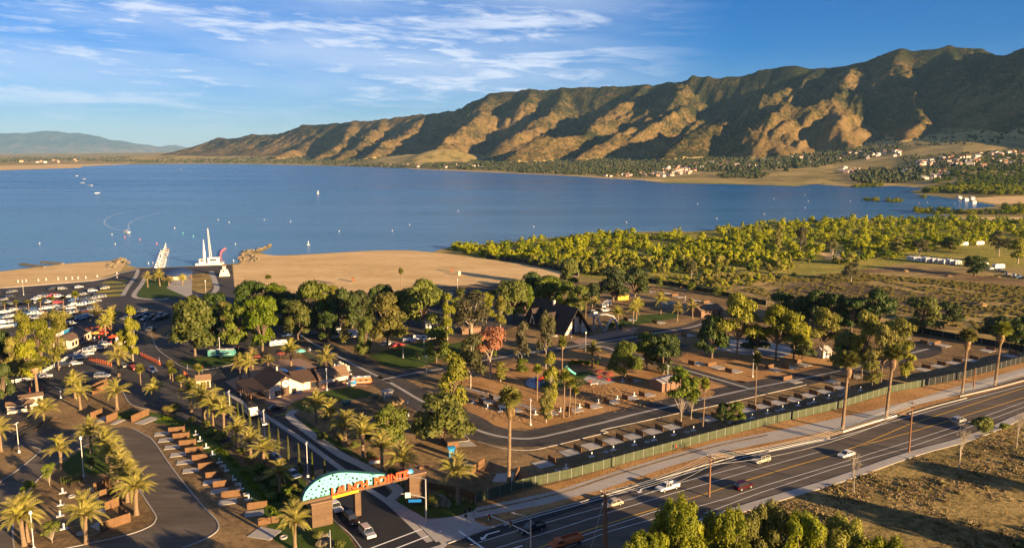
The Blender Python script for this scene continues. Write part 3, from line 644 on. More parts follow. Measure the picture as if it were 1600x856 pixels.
# marina islands
for pts in ([(212,466),(226,438),(240,430),(292,430),(292,448),(290,462),(252,466)], [(296,430),(328,426),(333,440),(332,450),(318,460),(298,452)]): sheet('lawn', pts, 0.05, 'm_weeds' if pts[0][0] > 290 else 'm_lawn')
sheet('pool_terrace', [(292,428),(300,428),(300,460),(292,464),(260,450),(268,440)], 0.056, 'm_concrete')
for i in range(4): sheet('lawn', [(163+i*-4,440+i*7),(200-i*3,437.5+i*7),(199-i*3,441.5+i*7),(158-i*4,444+i*7)], 0.05, 'm_marsh')
ribbon('footpath', [(186,427),(205,423),(215,421),(212,432),(200,448),(192,462)], 2.2, 0.06, 'm_concrete'); ribbon('footpath', [(228,432),(220,446),(210,464),(250,468),(262,466)], 2.4, 0.06, 'm_concrete')
ribbon('footpath', [(330,424),(336,440),(338,452),(326,461),(305,462)], 3, 0.06, 'm_concrete'); ribbon('beach_kerb', [(0,450),(60,445.5),(150,437.8),(185,428)], 1.2, 0.05, 'm_concrete', h=0.2)
kerb([(230,500),(225,512),(236,524),(246,545),(268,562),(285,573),(315,578),(370,568),(400,560)]); kerb([(192,612),(205,632),(235,640)])
sheet('planting_bed', [(222,528),(232,520),(268,505),(276,506),(240,535),(228,534)], 0.045, 'm_dirt')
ribbon('parking_line', [(0,600),(0,601)], .1, .05, 'road_white')
for k in range(4): line([(150-k*22,568+k*12),(178-k*22,575+k*12)], 0.12, z=0.045)
for k in range(3): line([(125+k*20,600+k*3),(150+k*22,592+k*2)], 0.12, z=0.045)
# clubhouse terrace, playground, forecourt
sheet('pool_terrace', [(352,596),(378,586),(392,572),(430,563),(470,560),(510,580),(555,592),(578,604),(548,604),(500,612),(462,626),(440,640),(424,632),(398,625),(372,612)], 0.055, 'paver')
sheet('swimming_pool', [(428,577),(445,576),(456,583),(468,581),(476,585),(462,588),(440,588),(434,583)], 0.075, 'pool_blue', sm=True); sheet('swimming_pool', [(462,575),(472,573),(479,576),(468,579)], 0.075, 'pool_blue', sm=True)
sheet('tennis_screen', [(471,552),(480,550),(508,566),(500,569)], 0.08, 'screen_green')
sheet('playground_surface', [(819,600),(826,592),(850,588),(880,585),(920,580),(930,590),(905,604),(880,606),(850,606),(826,606)], 0.04, 'm_lawn', sm=True)
sheet('playground_surface', [(820,600),(828,591),(845,590),(846,603),(832,606)], 0.05, 'blue_car', sm=True)
sheet('picnic_terrace', [(911,592),(920,586),(960,593),(962,597),(940,601),(925,600)], 0.06, 'm_concrete')
sheet('forecourt', [(893,533),(925,524),(958,517),(1000,510),(990,520),(940,530),(905,538)], 0.06, 'paver')
# basketball-free parking bays by the clubhouse
sheet('parking_bays', [(417,650),(404,640),(440,636),(452,640),(455,650)], 0.043, 'm_asphalt_new'); sheet('planting_bed', [(424,650),(448,648),(462,640),(452,636),(446,645)], 0.06, 'm_marsh')
sheet('gravel_yard', [(575,625),(600,620),(640,632),(648,650),(620,660),(560,665),(500,650),(520,638)], 0.02, 'm_furrow', rough=1)
# ================================================================ PLANTS
RNG = np.random.default_rng(11)
def leaf_quads(C, N, S, elong=1.0, up=None):
    """quads at centres C, facing N, half size S"""
    n = len(C); N = N/(np.linalg.norm(N, axis=1, keepdims=True)+1e-9)
    r = RNG.normal(size=(n, 3)) if up is None else np.tile(np.array(up, float), (n, 1))+RNG.normal(size=(n, 3))*0.25
    A = np.cross(N, r); A /= np.linalg.norm(A, axis=1, keepdims=True)+1e-9; B = np.cross(N, A)
    S = np.asarray(S).reshape(-1, 1); a = A*S; b = B*S*elong
    k = RNG.uniform(0.2, 0.7, (n, 1))
    V = np.stack([C-a*k-b, C+a-b*0.2, C+a*k+b, C-a+b*0.3], 1).reshape(-1, 3)
    F = np.arange(n*4).reshape(n, 4); return V, F
def lobes_crown(lobes, per, leaf, elong=1.0, jitter=0.85, hang=0):
    """lobes: (x,y,z,rx,rz); leaves on and under the skin of every lobe"""
    Cs, Ns, Ss = [], [], []
    for (x, y, z, rx, rz) in lobes:
        n = int(per*(rx/0.2)**2) if rx else per; n = max(n, 30)
        d = RNG.normal(size=(n, 3)); d /= np.linalg.norm(d, axis=1, keepdims=True); d[:, 2] = np.where(d[:, 2] < -0.35, -d[:, 2]*0.6, d[:, 2])
        rr = RNG.uniform(0.55, 1.0, (n, 1))**0.45*(1+0.16*np.sin(d[:, :1]*9+x*40)*np.cos(d[:, 1:2]*8+y*31))
        P = d*rr*np.array([rx, rx, rz])+np.array([x, y, z])
        if hang: P[:, 2] -= RNG.uniform(0, hang, n)*(np.abs(RNG.normal(size=n)))*rx
        Cs.append(P); Ns.append(d+RNG.normal(size=(n, 3))*jitter*0.42+np.array([0, 0, 0.1])); Ss.append(RNG.uniform(0.6, 1.25, n)*leaf)
    return leaf_quads(np.concatenate(Cs), np.concatenate(Ns), np.concatenate(Ss), elong)
def ring_lobes(n, r0, r1, z0, z1, rx, rz, seed, top=True):
    q = random.Random(seed); L = []
    for i in range(n):
        t = i/n; a = i*2.4+q.uniform(-.4, .4); zz = z0+(z1-z0)*q.random()
        r = q.uniform(r0, r1)*(1-0.35*((zz-z0)/(z1-z0+1e-6)))
        s = q.uniform(0.75, 1.25); L.append((math.cos(a)*r, math.sin(a)*r, zz, rx*s, rz*s))
    if top: L.append((q.uniform(-.06, .06), q.uniform(-.06, .06), z1, rx*1.05, rz*1.0))
    return L
def limbs(lobes, base, th, fork, m, name='trunk'):
    mb = MB(); mb.path([(0, 0, -0.01), (0.01, 0, fork*0.5), (0, 0.01, fork)], [th*1.25, th, th*0.85], 7)
    for (x, y, z, rx, rz) in lobes:
        mid = (x*0.45, y*0.45, fork+(z-fork)*0.5+0.02)
        if z > fork*0.8: mb.path([(0, 0, fork*0.9), mid, (x, y, z)], [th*0.6, th*0.4, th*0.12], 5)
    return mb.mesh(name, m)
PLANTS = {}
def plant(kind, name, crown, trunk_me, leafm, cname='crown'):
    V, F = crown; r = ob(name, None); r['category'] = 'tree'; r['label'] = name.replace('_', ' ')
    if trunk_me: ob('trunk', trunk_me, r)
    ob(cname, bare_mesh(cname, V, F, leafm), r); PLANTS.setdefault(kind, []).append(r); return r
# unit trees: height 1, crown about 1 wide before scaling
for v in range(3):
    L = ring_lobes(22, 0.14, 0.36, 0.20, 0.84, 0.17, 0.13, v+1); plant('broad', 'leafy_tree', lobes_crown(L, 300, 0.024), limbs(L, 0, 0.022, 0.16, 'bark'), 'f_green')
    plant('dark', 'dark_leafy_tree', lobes_crown(L, 260, 0.026), limbs(L, 0, 0.03, 0.16, 'bark'), 'f_dark')
for v in range(2):
    L = ring_lobes(18, 0.12, 0.38, 0.38, 0.88, 0.17, 0.09, v+21); plant('pine', 'pine_tree', lobes_crown(L, 330, 0.019), limbs(L, 0, 0.020, 0.32, 'bark'), 'f_pine')
    L = ring_lobes(24, 0.08, 0.34, 0.20, 0.88, 0.145, 0.10, v+31); plant('tall_pine', 'tall_pine_tree', lobes_crown(L, 330, 0.018), limbs(L, 0, 0.020, 0.3, 'bark'), 'f_pine')
for v in range(2):
    L = ring_lobes(20, 0.05, 0.30, 0.14, 0.90, 0.19, 0.09, v+41); plant('slim', 'slender_tree', lobes_crown(L, 230, 0.021), limbs(L, 0, 0.03, 0.2, 'bark_pale'), 'f_pine')
    L = ring_lobes(15, 0.12, 0.42, 0.36, 0.88, 0.155, 0.10, v+51); plant('gum', 'gum_tree', lobes_crown(L, 230, 0.02, 1.4, 1, 0.5), limbs(L, 0, 0.022, 0.32, 'bark_pale'), 'f_olive')
L = ring_lobes(9, 0.15, 0.33, 0.55, 0.85, 0.17, 0.10, 61); plant('brown', 'dying_gum_tree', lobes_crown(L, 300, 0.02), limbs(L, 0, 0.022, 0.4, 'bark_pale'), 'f_brown')
L = ring_lobes(12, 0.2, 0.42, 0.35, 0.85, 0.17, 0.12, 71); plant('willow_big', 'grey_willow_tree', lobes_crown(L, 260, 0.017, 2.0, 1, 0.9), limbs(L, 0, 0.028, 0.2, 'bark_pale'), 'f_olive')
L = ring_lobes(14, 0.15, 0.42, 0.45, 0.9, 0.14, 0.10, 77); plant('ash', 'multi_stem_tree', lobes_crown(L, 200, 0.024), limbs(L, 0, 0.016, 0.15, 'bark_pale'), 'f_green')
for v in range(4):          # pepper trees at the bottom edge: big billows with hanging sprays
    L = ring_lobes(44, 0.08, 0.46, 0.32, 0.90, 0.095, 0.095, v+81); L = [(a, b, c+rnd.uniform(-.05, .05), r*rnd.uniform(.6, 1.35), q*rnd.uniform(.7, 1.6)) for a, b, c, r, q in L]; plant('pepper', 'pepper_tree', lobes_crown(L, 2600, 0.0085, 2.2, 0.8, 1.0), limbs(L, 0, 0.04, 0.2, 'bark'), 'f_pepper')
def bush(kind, name, leafm, n, z0, z1, rx, rz, seed, per=200, leaf=0.05):
    L = ring_lobes(n, 0.05, 0.32, z0, z1, rx, rz, seed); V, F = lobes_crown(L, per, leaf)
    o = ob(name, bare_mesh(name, V, F, leafm)); o['category'] = 'bush'; o['label'] = name.replace('_', ' '); PLANTS.setdefault(kind, []).append(o)
bush('bush', 'round_bush', 'f_queen', 7, 0.25, 0.7, 0.24, 0.22, 91); bush('bush', 'round_bush', 'f_scrub', 7, 0.25, 0.7, 0.24, 0.22, 92)
bush('green_bush', 'green_bush', 'f_green', 8, 0.25, 0.7, 0.26, 0.22, 93); bush('scrub', 'scrub_bush', 'f_scrub', 5, 0.2, 0.5, 0.3, 0.25, 94, 8, 0.14)
for v in range(4): bush('willow', 'willow_bush', 'f_willow', 9, 0.16, 0.80, 0.20, 0.16, 100+v, 40, 0.068)
for v in range(2): bush('willow_dark', 'dark_willow_bush', 'f_green', 9, 0.16, 0.80, 0.20, 0.16, 110+v, 44, 0.066)
def cypress():
    L = [(0, 0, 0.12+0.075*i, 0.33*(1-abs(i-3)/11), 0.07) for i in range(11)]
    V, F = lobes_crown(L, 120, 0.09, 1.6); o = ob('cypress_column', bare_mesh('cypress_column', V, F, 'f_cypress')); o['category'] = 'tree'; o['label'] = 'cypress'; PLANTS['cypress'] = [o]
cypress()
def bare_tree(seed):
    q = random.Random(seed); mb = MB()
    def go(p, d, L, r, k):
        e = p+d*L; mb.tube(p, e, r, r*.7, 5)
        if k == 0: return
        for _ in range(3 if k > 1 else 2):
            nd = (d+Vector((q.uniform(-.7, .7), q.uniform(-.7, .7), q.uniform(-.1, .5)))).normalized(); go(e, nd, L*q.uniform(.6, .85), r*.62, k-1)
    go(Vector((0, 0, -.02)), Vector((0.1, 0, 1)).normalized(), 0.28, 0.026, 5)
    r = ob('bare_tree', None); r['category'] = 'tree'; r['label'] = 'bare tree'; ob('trunk', mb.mesh('trunk', 'bark_pale'), r); PLANTS.setdefault('bare', []).append(r)
bare_tree(3); bare_tree(8)
# ---- palms
def frond_mesh(L, droop, m, name, wid=0.55, n=15, rise=0.5, fold=0.35):
    V, F = [], []; P = []
    for i in range(n+1):
        t = i/n; P.append(Vector((L*(t*0.97), 0, L*(rise*t-droop*t*t))))
    for i in range(1, n+1):
        t = i/n; w_ = wid*math.sin(math.pi*min(1, 0.12+t*0.86))**0.6; p = P[i]; q = P[i-1]; d = (p-q)
        for s in (-1, 1):
            tip = p+d*1.3+Vector((0, s*w_, fold*w_-0.12*w_)); k = len(V)
            V += [tuple(q), tuple(q+d*0.95), tuple(tip), tuple(tip-d*0.30)]; F.append((k, k+1, k+2, k+3))
    return bare_mesh(name, V, F, m)
DF = [frond_mesh(4.1, 0.52, 'f_date', 'frond', rise=0.62, fold=1.1), frond_mesh(4.3, 0.62, 'f_date', 'frond', rise=0.95, fold=1.1), frond_mesh(3.9, 0.58, 'f_date', 'frond', rise=0.3, fold=1.1)]
def frond_layout(n, seed, tilt0, tilt1):
    q = random.Random(seed); out = []
    for i in range(n):
        t = i/n; out.append((q.choice((0, 1, 2)) if t > .3 else 1, i*2.39996+q.uniform(-.2, .2), tilt0+(tilt1-tilt0)*t+q.uniform(-.12, .12), q.uniform(.85, 1.08)))
    return out
def fr_mat(a, tilt, s, z): return Matrix.Translation((0, 0, z)) @ Matrix.Rotation(a, 4, 'Z') @ Matrix.Rotation(tilt, 4, 'Y') @ Matrix.Diagonal((s, s, s, 1))
def date_palm(near, seed, stem=5.0):
    r = ob('date_palm', None); r['category'] = 'palm tree'; r['label'] = 'date palm'
    mb = MB(); mb.lathe([(0.62, -.1), (0.46, 0.35), (0.36, 1.2), (0.36, stem-1), (0.46, stem-0.5), (0.58, stem-0.15), (0.3, stem+0.25)], 10); ob('trunk', mb.mesh('trunk', 'palm_bark'), r)
    lay = frond_layout(44, seed, -1.15, 0.22)
    if near:
        for k, a, t, s in lay:
            o = ob('frond', DF[k], r); o.matrix_local = fr_mat(a, t, s, stem)
    else:
        Vs, Fs, n0 = [], [], 0
        for k, a, t, s in lay:
            me = DF[k]; c = np.empty(len(me.vertices)*3, np.float32); me.vertices.foreach_get('co', c); c = c.reshape(-1, 3)
            M = np.array(fr_mat(a, t, s, stem)); Vs.append(c@M[:3, :3].T+M[:3, 3]); Fs.append(np.arange(len(c)).reshape(-1, 4)+n0); n0 += len(c)
        ob('crown', bare_mesh('crown', np.concatenate(Vs), np.concatenate(Fs), 'f_date'), r)
    return r
def fan_crown(n, R, leafm, seed, t0, t1, seg=9):
    q = random.Random(seed); V, F = [], []
    for i in range(n):
        a = i*2.39996+q.uniform(-.3, .3); t = t0+(t1-t0)*(i/n)+q.uniform(-.12, .12); s = R*q.uniform(.85, 1.1)
        M = Matrix.Rotation(a, 4, 'Z') @ Matrix.Rotation(t, 4, 'Y'); st = 0.42*s; k = len(V)
        V += [tuple(M@Vector((0, -.03, 0))), tuple(M@Vector((st, -.03, .03))), tuple(M@Vector((st, .03, .03))), tuple(M@Vector((0, .03, 0)))]; F.append((k, k+1, k+2, k+3))
        for j in range(seg):
            b = (j/(seg-1)-.5)*3.6; rr = s*0.58*(1-0.12*abs(b)); c = Vector((st, 0, .03)); d = Vector((math.cos(b), math.sin(b), -0.10*abs(b))); p = Vector((-math.sin(b), math.cos(b), 0))
            k = len(V); V += [tuple(M@c), tuple(M@(c+d*rr*.6-p*rr*.15)), tuple(M@(c+d*rr+Vector((0, 0, -.18*rr)))), tuple(M@(c+d*rr*.6+p*rr*.15))]; F.append((k, k+1, k+2, k+3))
    return np.array(V), np.array(F)
def fan_palm(name, H, R, th, seed, skirt=0, n=34, leafm='f_queen'):
    r = ob(name, None); r['category'] = 'palm tree'; r['label'] = 'fan palm'
    mb = MB(); mb.lathe([(th*1.5, -.1), (th*1.1, .6), (th, 2), (th*.85, H*.6), (th*.75, H)], 8); ob('trunk', mb.mesh('trunk', 'palm_bark'), r)
    V, F = fan_crown(n, R, leafm, seed, -1.35, 0.45); V[:, 2] += H; ob('crown', bare_mesh('crown', V, F, leafm), r)
    if skirt:
        V, F = fan_crown(70, R*.66, 'f_dead', seed+5, 0.75, 1.45); z = V[:, 2].copy(); V[:, 2] = z*skirt/(R*.72)*1.1+H-.1; k = 1-np.clip(-z/(R), 0, 1)*.45; V[:, 0] *= k; V[:, 1] *= k
        ob('dead_fronds', bare_mesh('dead_fronds', V, F, 'f_dead'), r)
    return r
PALM_NEAR = [date_palm(True, s) for s in (1, 2, 3)]; PALM_FAR = [date_palm(False, s) for s in (4, 5)]
FAN_TALL = [fan_palm('fan_palm', 17, 2.9, 0.36, s, skirt=4.2, n=52) for s in (11, 12)]; FAN_SLIM = [fan_palm('fan_palm', 9, 1.9, 0.2, 13, 0), fan_palm('fan_palm', 9, 1.9, 0.2, 14, 1.3)]
QUEEN = [fan_palm('queen_palm', 5, 2.0, 0.2, 15, 0)]
PROTOS = PALM_NEAR+PALM_FAR+FAN_TALL+FAN_SLIM+QUEEN+[p for L in PLANTS.values() for p in L]
USED = set()
def put(src, x, y, z=0, rot=None, s=1.0, label=None, cat=None, group=None):
    rot = rnd.uniform(0, 6.28) if rot is None else rot
    return copy_tree(src, (x, y, z), rot, s, label, cat, group)
def tree(kind, px, py, top, wpx, label, group=None, cat=None, name=None):
    x, y = G(px, py); h = max(1.0, hgt(x, y, top)); wd = wpx/ppm(y)
    kw = 1.0 if kind in ('gum', 'pepper', 'cypress', 'bare') else 1.16
    src = rnd.choice(PLANTS[kind]); o = put(src, x, y, 0, None, (wd*kw, wd*kw, h*(0.93 if kind == 'pepper' else 1.0)), label, cat, group)
    if name: o.name = name
    return o
def palm(srcs, px, py, top, label, group=None, native=None, k=1.0):
    """native: height of the source from ground to crown top in metres"""
    x, y = G(px, py); h = hgt(x, y, top); s = h/native
    kk = k*rnd.uniform(.86, 1.12)
    o = put(rnd.choice(srcs), x, y, 0, None, (kk, kk, s) if abs(s-1) > .25 else (s*kk, s*kk, s), label, 'palm tree', group)
    o.rotation_euler.x = rnd.uniform(-.04, .04); o.rotation_euler.y = rnd.uniform(-.04, .04); return o
# ---------------------------------------------------------------- palms of the park
GD = 'date palms planted around the park'
for px, py, top, lab in [
 (96,734,684,'date palm beside the small lawn of the loop island, left of its lamp post'), (135,849,777,'date palm alone at the front of the loop island'),
 (44,846,779,'right stem of the twin date palms at the left end of the loop island'), (38,852,782,'left stem of the twin date palms at the left end of the loop island'),
 (213,804,739,'front date palm of the row down the loop island, nearest the road bend'), (199,784,724,'second date palm from the front of the row on the loop island'),
 (190,768,711,'third date palm from the front of the row on the loop island'), (184,752,699,'fourth date palm from the front of the row on the loop island'),
 (174,738,688,'fifth date palm from the front of the row on the loop island'), (168,722,672,'date palm near the back of the loop island row, behind five others'),
 (143,708,657,'backmost date palm of the loop island row, dark trunk on the lawn'), (2,705,657,'date palm cut by the left edge above the kerbed verge'),
 (70,668,627,'leaning date palm by the low cream hut on the left'), (126,640,596,'date palm left of the wooden entry wall of the loop'),
 (183,640,597,'date palm right of the wooden entry wall of the loop'), (118,622,583,'date palm behind the wooden entry wall of the loop'),
 (186,588,541,'bushy date palm on the traffic island by the cafe road'), (243,628,594,'wide date palm standing on the striped shade of the queue lanes'),
 (299,643,596,'first date palm of the drive hedge, nearest the toll booth'), (318,655,603,'second date palm of the drive hedge from the toll booth'),
 (334,664,615,'third date palm of the drive hedge from the toll booth'), (350,670,628,'fourth date palm of the drive hedge, squat with dense fronds'),
 (371,699,655,'fifth date palm of the drive hedge, tallest in its middle'), (392,710,671,'sixth date palm of the drive hedge, crown low and wide'),
 (412,724,690,'seventh date palm of the drive hedge, fronds spread low'), (438,770,722,'dark shaded date palm left of the teal gate sign'),
 (461,858,790,'date palm in front of the left foot of the gate'), (716,787,716,'date palm on the corner lawn beside the boulders'),
 (493,660,614,'date palm below the clubhouse lawn, farthest from the gate'), (516,673,627,'second date palm along the footpath from the clubhouse lawn'),
 (540,697,646,'third date palm along the footpath from the clubhouse lawn'), (567,715,655,'fourth date palm along the footpath, sunlit crown'),
 (597,735,678,'date palm behind the red and white banner by the footpath'), (629,757,698,'date palm just left of the right gate pier')]:
    palm(PALM_NEAR, px, py, top, lab, GD, 8.4)
for px, py, top, lab in [
 (455,572,533,'date palm on the pool terrace with open sky of paving round it'), (389,593,557,'date palm at the left of the clubhouse pool, in front'),
 (375,592,556,'date palm leftmost on the pool terrace'), (419,579,556,'date palm just left of the clubhouse roof ridge'), (395,576,545,'date palm behind the two at the left of the pool'),
 (510,592,545,'date palm rising behind the tan roofed block of the clubhouse'),
 (154,516,477,'leftmost date palm beside the cafe umbrellas'), (166,531,494,'date palm in front of the orange cafe umbrellas'), (175,526,485,'date palm third from left at the cafe umbrellas'),
 (179,518,482,'rightmost date palm at the cafe umbrellas'), (72,512,490,'date palm half hidden among the pines beside the car park'), (103,512,488,'date palm behind the cafe end nearest the pines'),
 (231,449,426,'leftmost palm on the marina lawn'), (250,447,422,'second palm on the marina lawn'), (264,446,432,'third palm on the marina lawn'), (285,446,430,'palm in front of the blue domed pavilion'),
 (925,575,536,'date palm on the mulch right of the tall trees before the chalet'), (966,508,480,'date palm at the slide frame beside the chalet'), (989,505,474,'left palm of the pair right of the chalet'),
 (994,498,467,'right palm of the pair right of the chalet'), (1032,490,459,'sunlit date palm on the lawn strip right of the chalet'), (1058,502,474,'dark shaded palm on the lawn strip'),
 (1082,498,470,'date palm left of the tan roofed washroom'), (929,487,465,'small palm behind the chalet roof'), (408,516,500,'small palm under the big trees by the boat ramp road')]:
    palm(PALM_FAR, px, py, top, lab, GD, 8.4, 0.85)
for px, py, top, lab in [(795,753,613,'tall fan palm with a thick skirt standing in the dirt yard'), (1316,673,556,'first roadside fan palm from the left'),
 (1384,654,545,'second roadside fan palm from the left, trees behind its crown'), (1503,615,518,'third roadside fan palm, dark field behind'), (1554,603,507,'rightmost roadside fan palm')]:
    palm(FAN_TALL, px, py, top, lab, 'tall fan palms near the highway', 18.4)
palm(FAN_TALL, 60, 626, 565, 'stout palm with green crown beside the white rail fence on the left', None, 18.4, 1.25)
GF = 'slim fan palms inside the park'
for px, py, top, lab in [(1098,671,592,'slim fan palm right behind the green fence beside the multi stem tree'), (1180,638,552,'slim fan palm by the white post at the road corner'), (839,625,571,'slim fan palm left of the playground trees'),
 (880,652,579,'tallest slim fan palm of the playground cluster'), (889,651,590,'middle fan palm of the playground cluster'), (898,648,606,'shortest fan palm of the playground cluster'),
 (878,602,527,'fan palm with full crown in front of the chalet'), (420,462,430,'lone fan palm on the sand at the left of the beach'), (626,462,420,'lone fan palm against the middle of the beach'),
 (908,497,466,'left fan palm behind the chalet ridge'), (915,497,465,'right fan palm behind the chalet ridge'),
 (26,488,470,'car park palm second from left'), (46,490,469,'car park palm third from left'), (64,487,467,'car park palm fourth from left'), (83,490,464,'car park palm fifth from left'), (100,485,463,'car park palm sixth from left'),
 (120,493,456,'tallest car park palm at the right end of its row'), (8,487,473,'car park palm leftmost of its row'), (862,652,612,'short fan palm hidden by the tall green tree')]:
    palm(FAN_SLIM, px, py, top, lab, GF, 10.2)
for px, py, top, lab in [(220,602,570,'queen palm clump on the small queue island'), (266,592,564,'back left queen palm of the toll median'), (270,595,576,'second queen palm of the toll median'),
 (283,605,587,'front queen palm of the toll median'), (308,590,569,'left queen palm beside the toll booth'), (311,591,571,'right queen palm beside the toll booth'), (133,598,592,'low palm behind the entry wall')]:
    palm(QUEEN, px, py, top, lab, 'queen palms at the toll lanes', 6.4, 1.0)
# ---------------------------------------------------------------- trees one can point at
for a in [
 ('broad',305,556,459,72,'bushy green tree nearest the teal trailer'), ('broad',372,545,470,50,'green tree right of the teal trailer'), ('broad',410,548,457,62,'tall green tree beside the long park road'),
 ('broad',466,531,467,42,'round green tree at the left side of the park road'), ('dark',392,500,438,60,'dark tree behind the boat ramp road trees'), ('dark',340,505,456,46,'dark tree at the back of the boat ramp grove'),
 ('broad',495,520,436,60,'leafy tree behind the white caravan, left'), ('dark',535,522,446,48,'dark tree behind the white caravan'), ('dark',513,533,484,40,'dark tree left of the white caravan'),
 ('broad',571,563,494,28,'narrow tree between caravan and lawn'), ('dark',565,510,450,40,'shaded tree behind the big yellow pine'), ('tall_pine',606,547,454,84,'big yellow green pine beside the park lawn'),
 ('dark',597,505,441,46,'dark crown behind the big yellow pine'), ('broad',662,514,432,62,'yellow green tree in front of the beach road'), ('broad',640,510,446,36,'left neighbour of the tree by the beach road'),
 ('slim',699,531,456,30,'slender sunlit tree by the parked white van'), ('willow_big',737,522,452,66,'wispy grey green tree left of the chalet'), ('broad',682,566,508,44,'green tree at the lawn corner'),
 ('brown',766,592,507,62,'tree with rusty brown dying crown'), ('gum',735,606,520,62,'gum tree with pale forked limbs before the brown tree'), ('tall_pine',707,664,548,66,'tall olive tree rising above the big front tree'),
 ('broad',692,692,612,96,'largest green tree in the middle by the dirt yard'), ('broad',611,701,629,62,'rounded green tree right of the clubhouse yard'), ('slim',782,596,565,30,'small round sunlit tree on the mulch slope'),
 ('gum',853,576,482,34,'gum tree overlapping the chalet roof'), ('gum',815,576,500,34,'gum tree at the left end of the chalet'), ('slim',861,652,548,34,'tall airy green tree by the playground'),
 ('slim',853,660,606,32,'lower green tree below the playground'), ('slim',782,516,461,24,'slender tree left of the chalet back'), ('broad',802,500,434,56,'green tree behind the left end of the chalet'),
 ('dark',832,470,423,40,'dark tree behind the chalet left half'), ('broad',857,478,428,52,'tree directly behind the chalet ridge'), ('broad',882,484,438,38,'tree behind the chalet, centre right'),
 ('broad',903,492,444,36,'tree behind the chalet front gable'), ('dark',958,471,414,46,'dark round tree at the thicket edge beside the park road'), ('dark',992,464,414,44,'dark tree with pale trunk at the thicket edge'),
 ('broad',890,450,400,32,'narrow tree at the end of the sand'), ('broad',976,591,530,52,'left of the two dense trees right of the chalet'), ('dark',1036,584,518,62,'right of the two dense trees right of the chalet'),
 ('broad',1010,578,516,46,'middle crown between the dense trees right of the chalet'), ('ash',1064,659,574,52,'multi stem tree inside the road bend, left'), ('ash',1080,655,590,40,'multi stem tree inside the road bend, right'),
 ('dark',1129,660,627,24,'dark little tree behind the green fence'), ('broad',1149,662,626,30,'bright little tree behind the green fence'),
 ('pine',1151,561,454,66,'tall yellow green pine left of the plaza'), ('dark',1112,559,489,50,'dark pine at the left of the plaza'), ('dark',1180,552,508,44,'shaded tree between the two plaza pines'),
 ('pine',1212,564,473,72,'spreading pine with forked pale trunk'), ('pine',1240,562,488,56,'lower pine right of the forked one'), ('pine',1285,560,478,56,'pine behind the white shed'),
 ('dark',1255,560,515,40,'dark undertree by the white shed'), ('tall_pine',1346,592,482,50,'pine behind the second roadside palm'), ('broad',1320,585,512,50,'grey green tree left of the palm crown'),
 ('pine',1376,600,503,50,'tree right behind the palm crown'), ('pine',1402,570,494,48,'pine crown reaching right over the sites'), ('slim',1416,594,538,30,'narrow conifer by the fence bend'),
 ('tall_pine',1362,607,560,38,'yellow green tree right at the green fence'), ('dark',1222,500,455,44,'dark tree at the field edge, leftmost'), ('dark',1250,508,460,36,'dark tree second along the field edge'),
 ('dark',1273,512,449,44,'dark tree third along the field edge'), ('dark',1303,515,456,46,'dark tree fourth along the field edge'), ('dark',1330,520,462,40,'dark tree fifth along the field edge'),
 ('dark',1367,522,448,62,'largest dark tree along the field edge'), ('broad',1441,521,461,58,'tree with bent pale trunk at the field edge'), ('dark',1481,506,471,42,'small dark tree by the rubble pile'),
 ('dark',1560,535,493,60,'dark shrubby tree behind the rightmost palms'), ('dark',1596,545,492,44,'dark tree cut by the right edge'), ('dark',1160,500,462,44,'dark tree behind the tall pine'),
 ('tall_pine',40,592,484,40,'tall pine at the left of the cafe'), ('tall_pine',66,588,496,50,'broad pine in front of the car park, second from left'), ('tall_pine',92,578,482,42,'pine nearest the cafe roof'),
 ('tall_pine',50,604,530,46,'low pine spreading by the white rail fence'), ('tall_pine',24,606,524,40,'pine beside the green roofed stand'), ('dark',3,585,512,40,'dark tree cut by the left edge above the hut'),
 ('dark',6,632,566,34,'green tree at the left edge below the stand'), ('slim',208,564,476,30,'slender tall conifer beside the cafe road'), ('slim',195,562,512,24,'short bushy tree beside the tall conifer'),
 ('broad',430,486,440,40,'tree at the beach corner, left'), ('dark',450,500,452,40,'tree at the beach corner, right'), ('broad',762,562,520,30,'undertree behind the brown crown')]:
    tree(*a)
GP = 'pepper trees along the bottom edge'
for px, py, top, wp, lab in [(1008,955,822,120,'leftmost pepper tree at the bottom edge'), (1064,935,772,130,'tallest pepper tree at the bottom edge'), (1128,940,790,110,'pepper tree between the tallest one and the dark gap'),
 (1188,925,780,104,'pepper tree under the wooden pole, dark side showing'), (1250,935,796,110,'pepper tree right of the dark gap'), (1312,940,806,110,'second pepper tree from the right'), (1368,965,832,104,'rightmost pepper tree at the bottom edge')]:
    tree('pepper', px, py, top, wp, lab, GP)
tree('bare',1080+418,735,660,46,'bare twisted pale tree in the dry field'); tree('bare',1334,770,700,44,'bare dead shrub by the far pavement'); tree('bare',1588,700,636,36,'bare tree at the right edge by the road')
tree('green_bush',1536,676,648,34,'dark green bush at the edge of the dry field',cat='bush'); tree('green_bush',1568,672,660,16,'small bush beside the bare tree at right',cat='bush')
# off-frame roadside trees whose shade falls across the corner and the loop
for x, y, h_, w_ in [(-40,112,14,11),(-66,104,15,12),(-20,108,12,10),(-6,92,17,13), (14,84,16,14), (-32,86,13,11), (-58,92,12,10), (58,104,17,15), (84,118,15,13), (118,122,15,14), (150,140,14,13), (190,150,15,14), (240,176,15,15), (300,215,14,14), (-84,98,11,10), (34,70,16,14), (150,96,16,15), (215,110,16,15), (270,150,15,15), (176,128,14,8), (132,110,15,7), (228,164,15,9), (262,186,14,8), (206,138,13,8), (168,152,12,7), (300,190,16,9), (250,140,15,9), (190,104,15,9)]:
    put(rnd.choice(PLANTS['dark']), x, y, 0, None, (w_, w_, h_), 'large dark tree beside the highway outside the view', 'tree', 'dark trees beyond the frame')
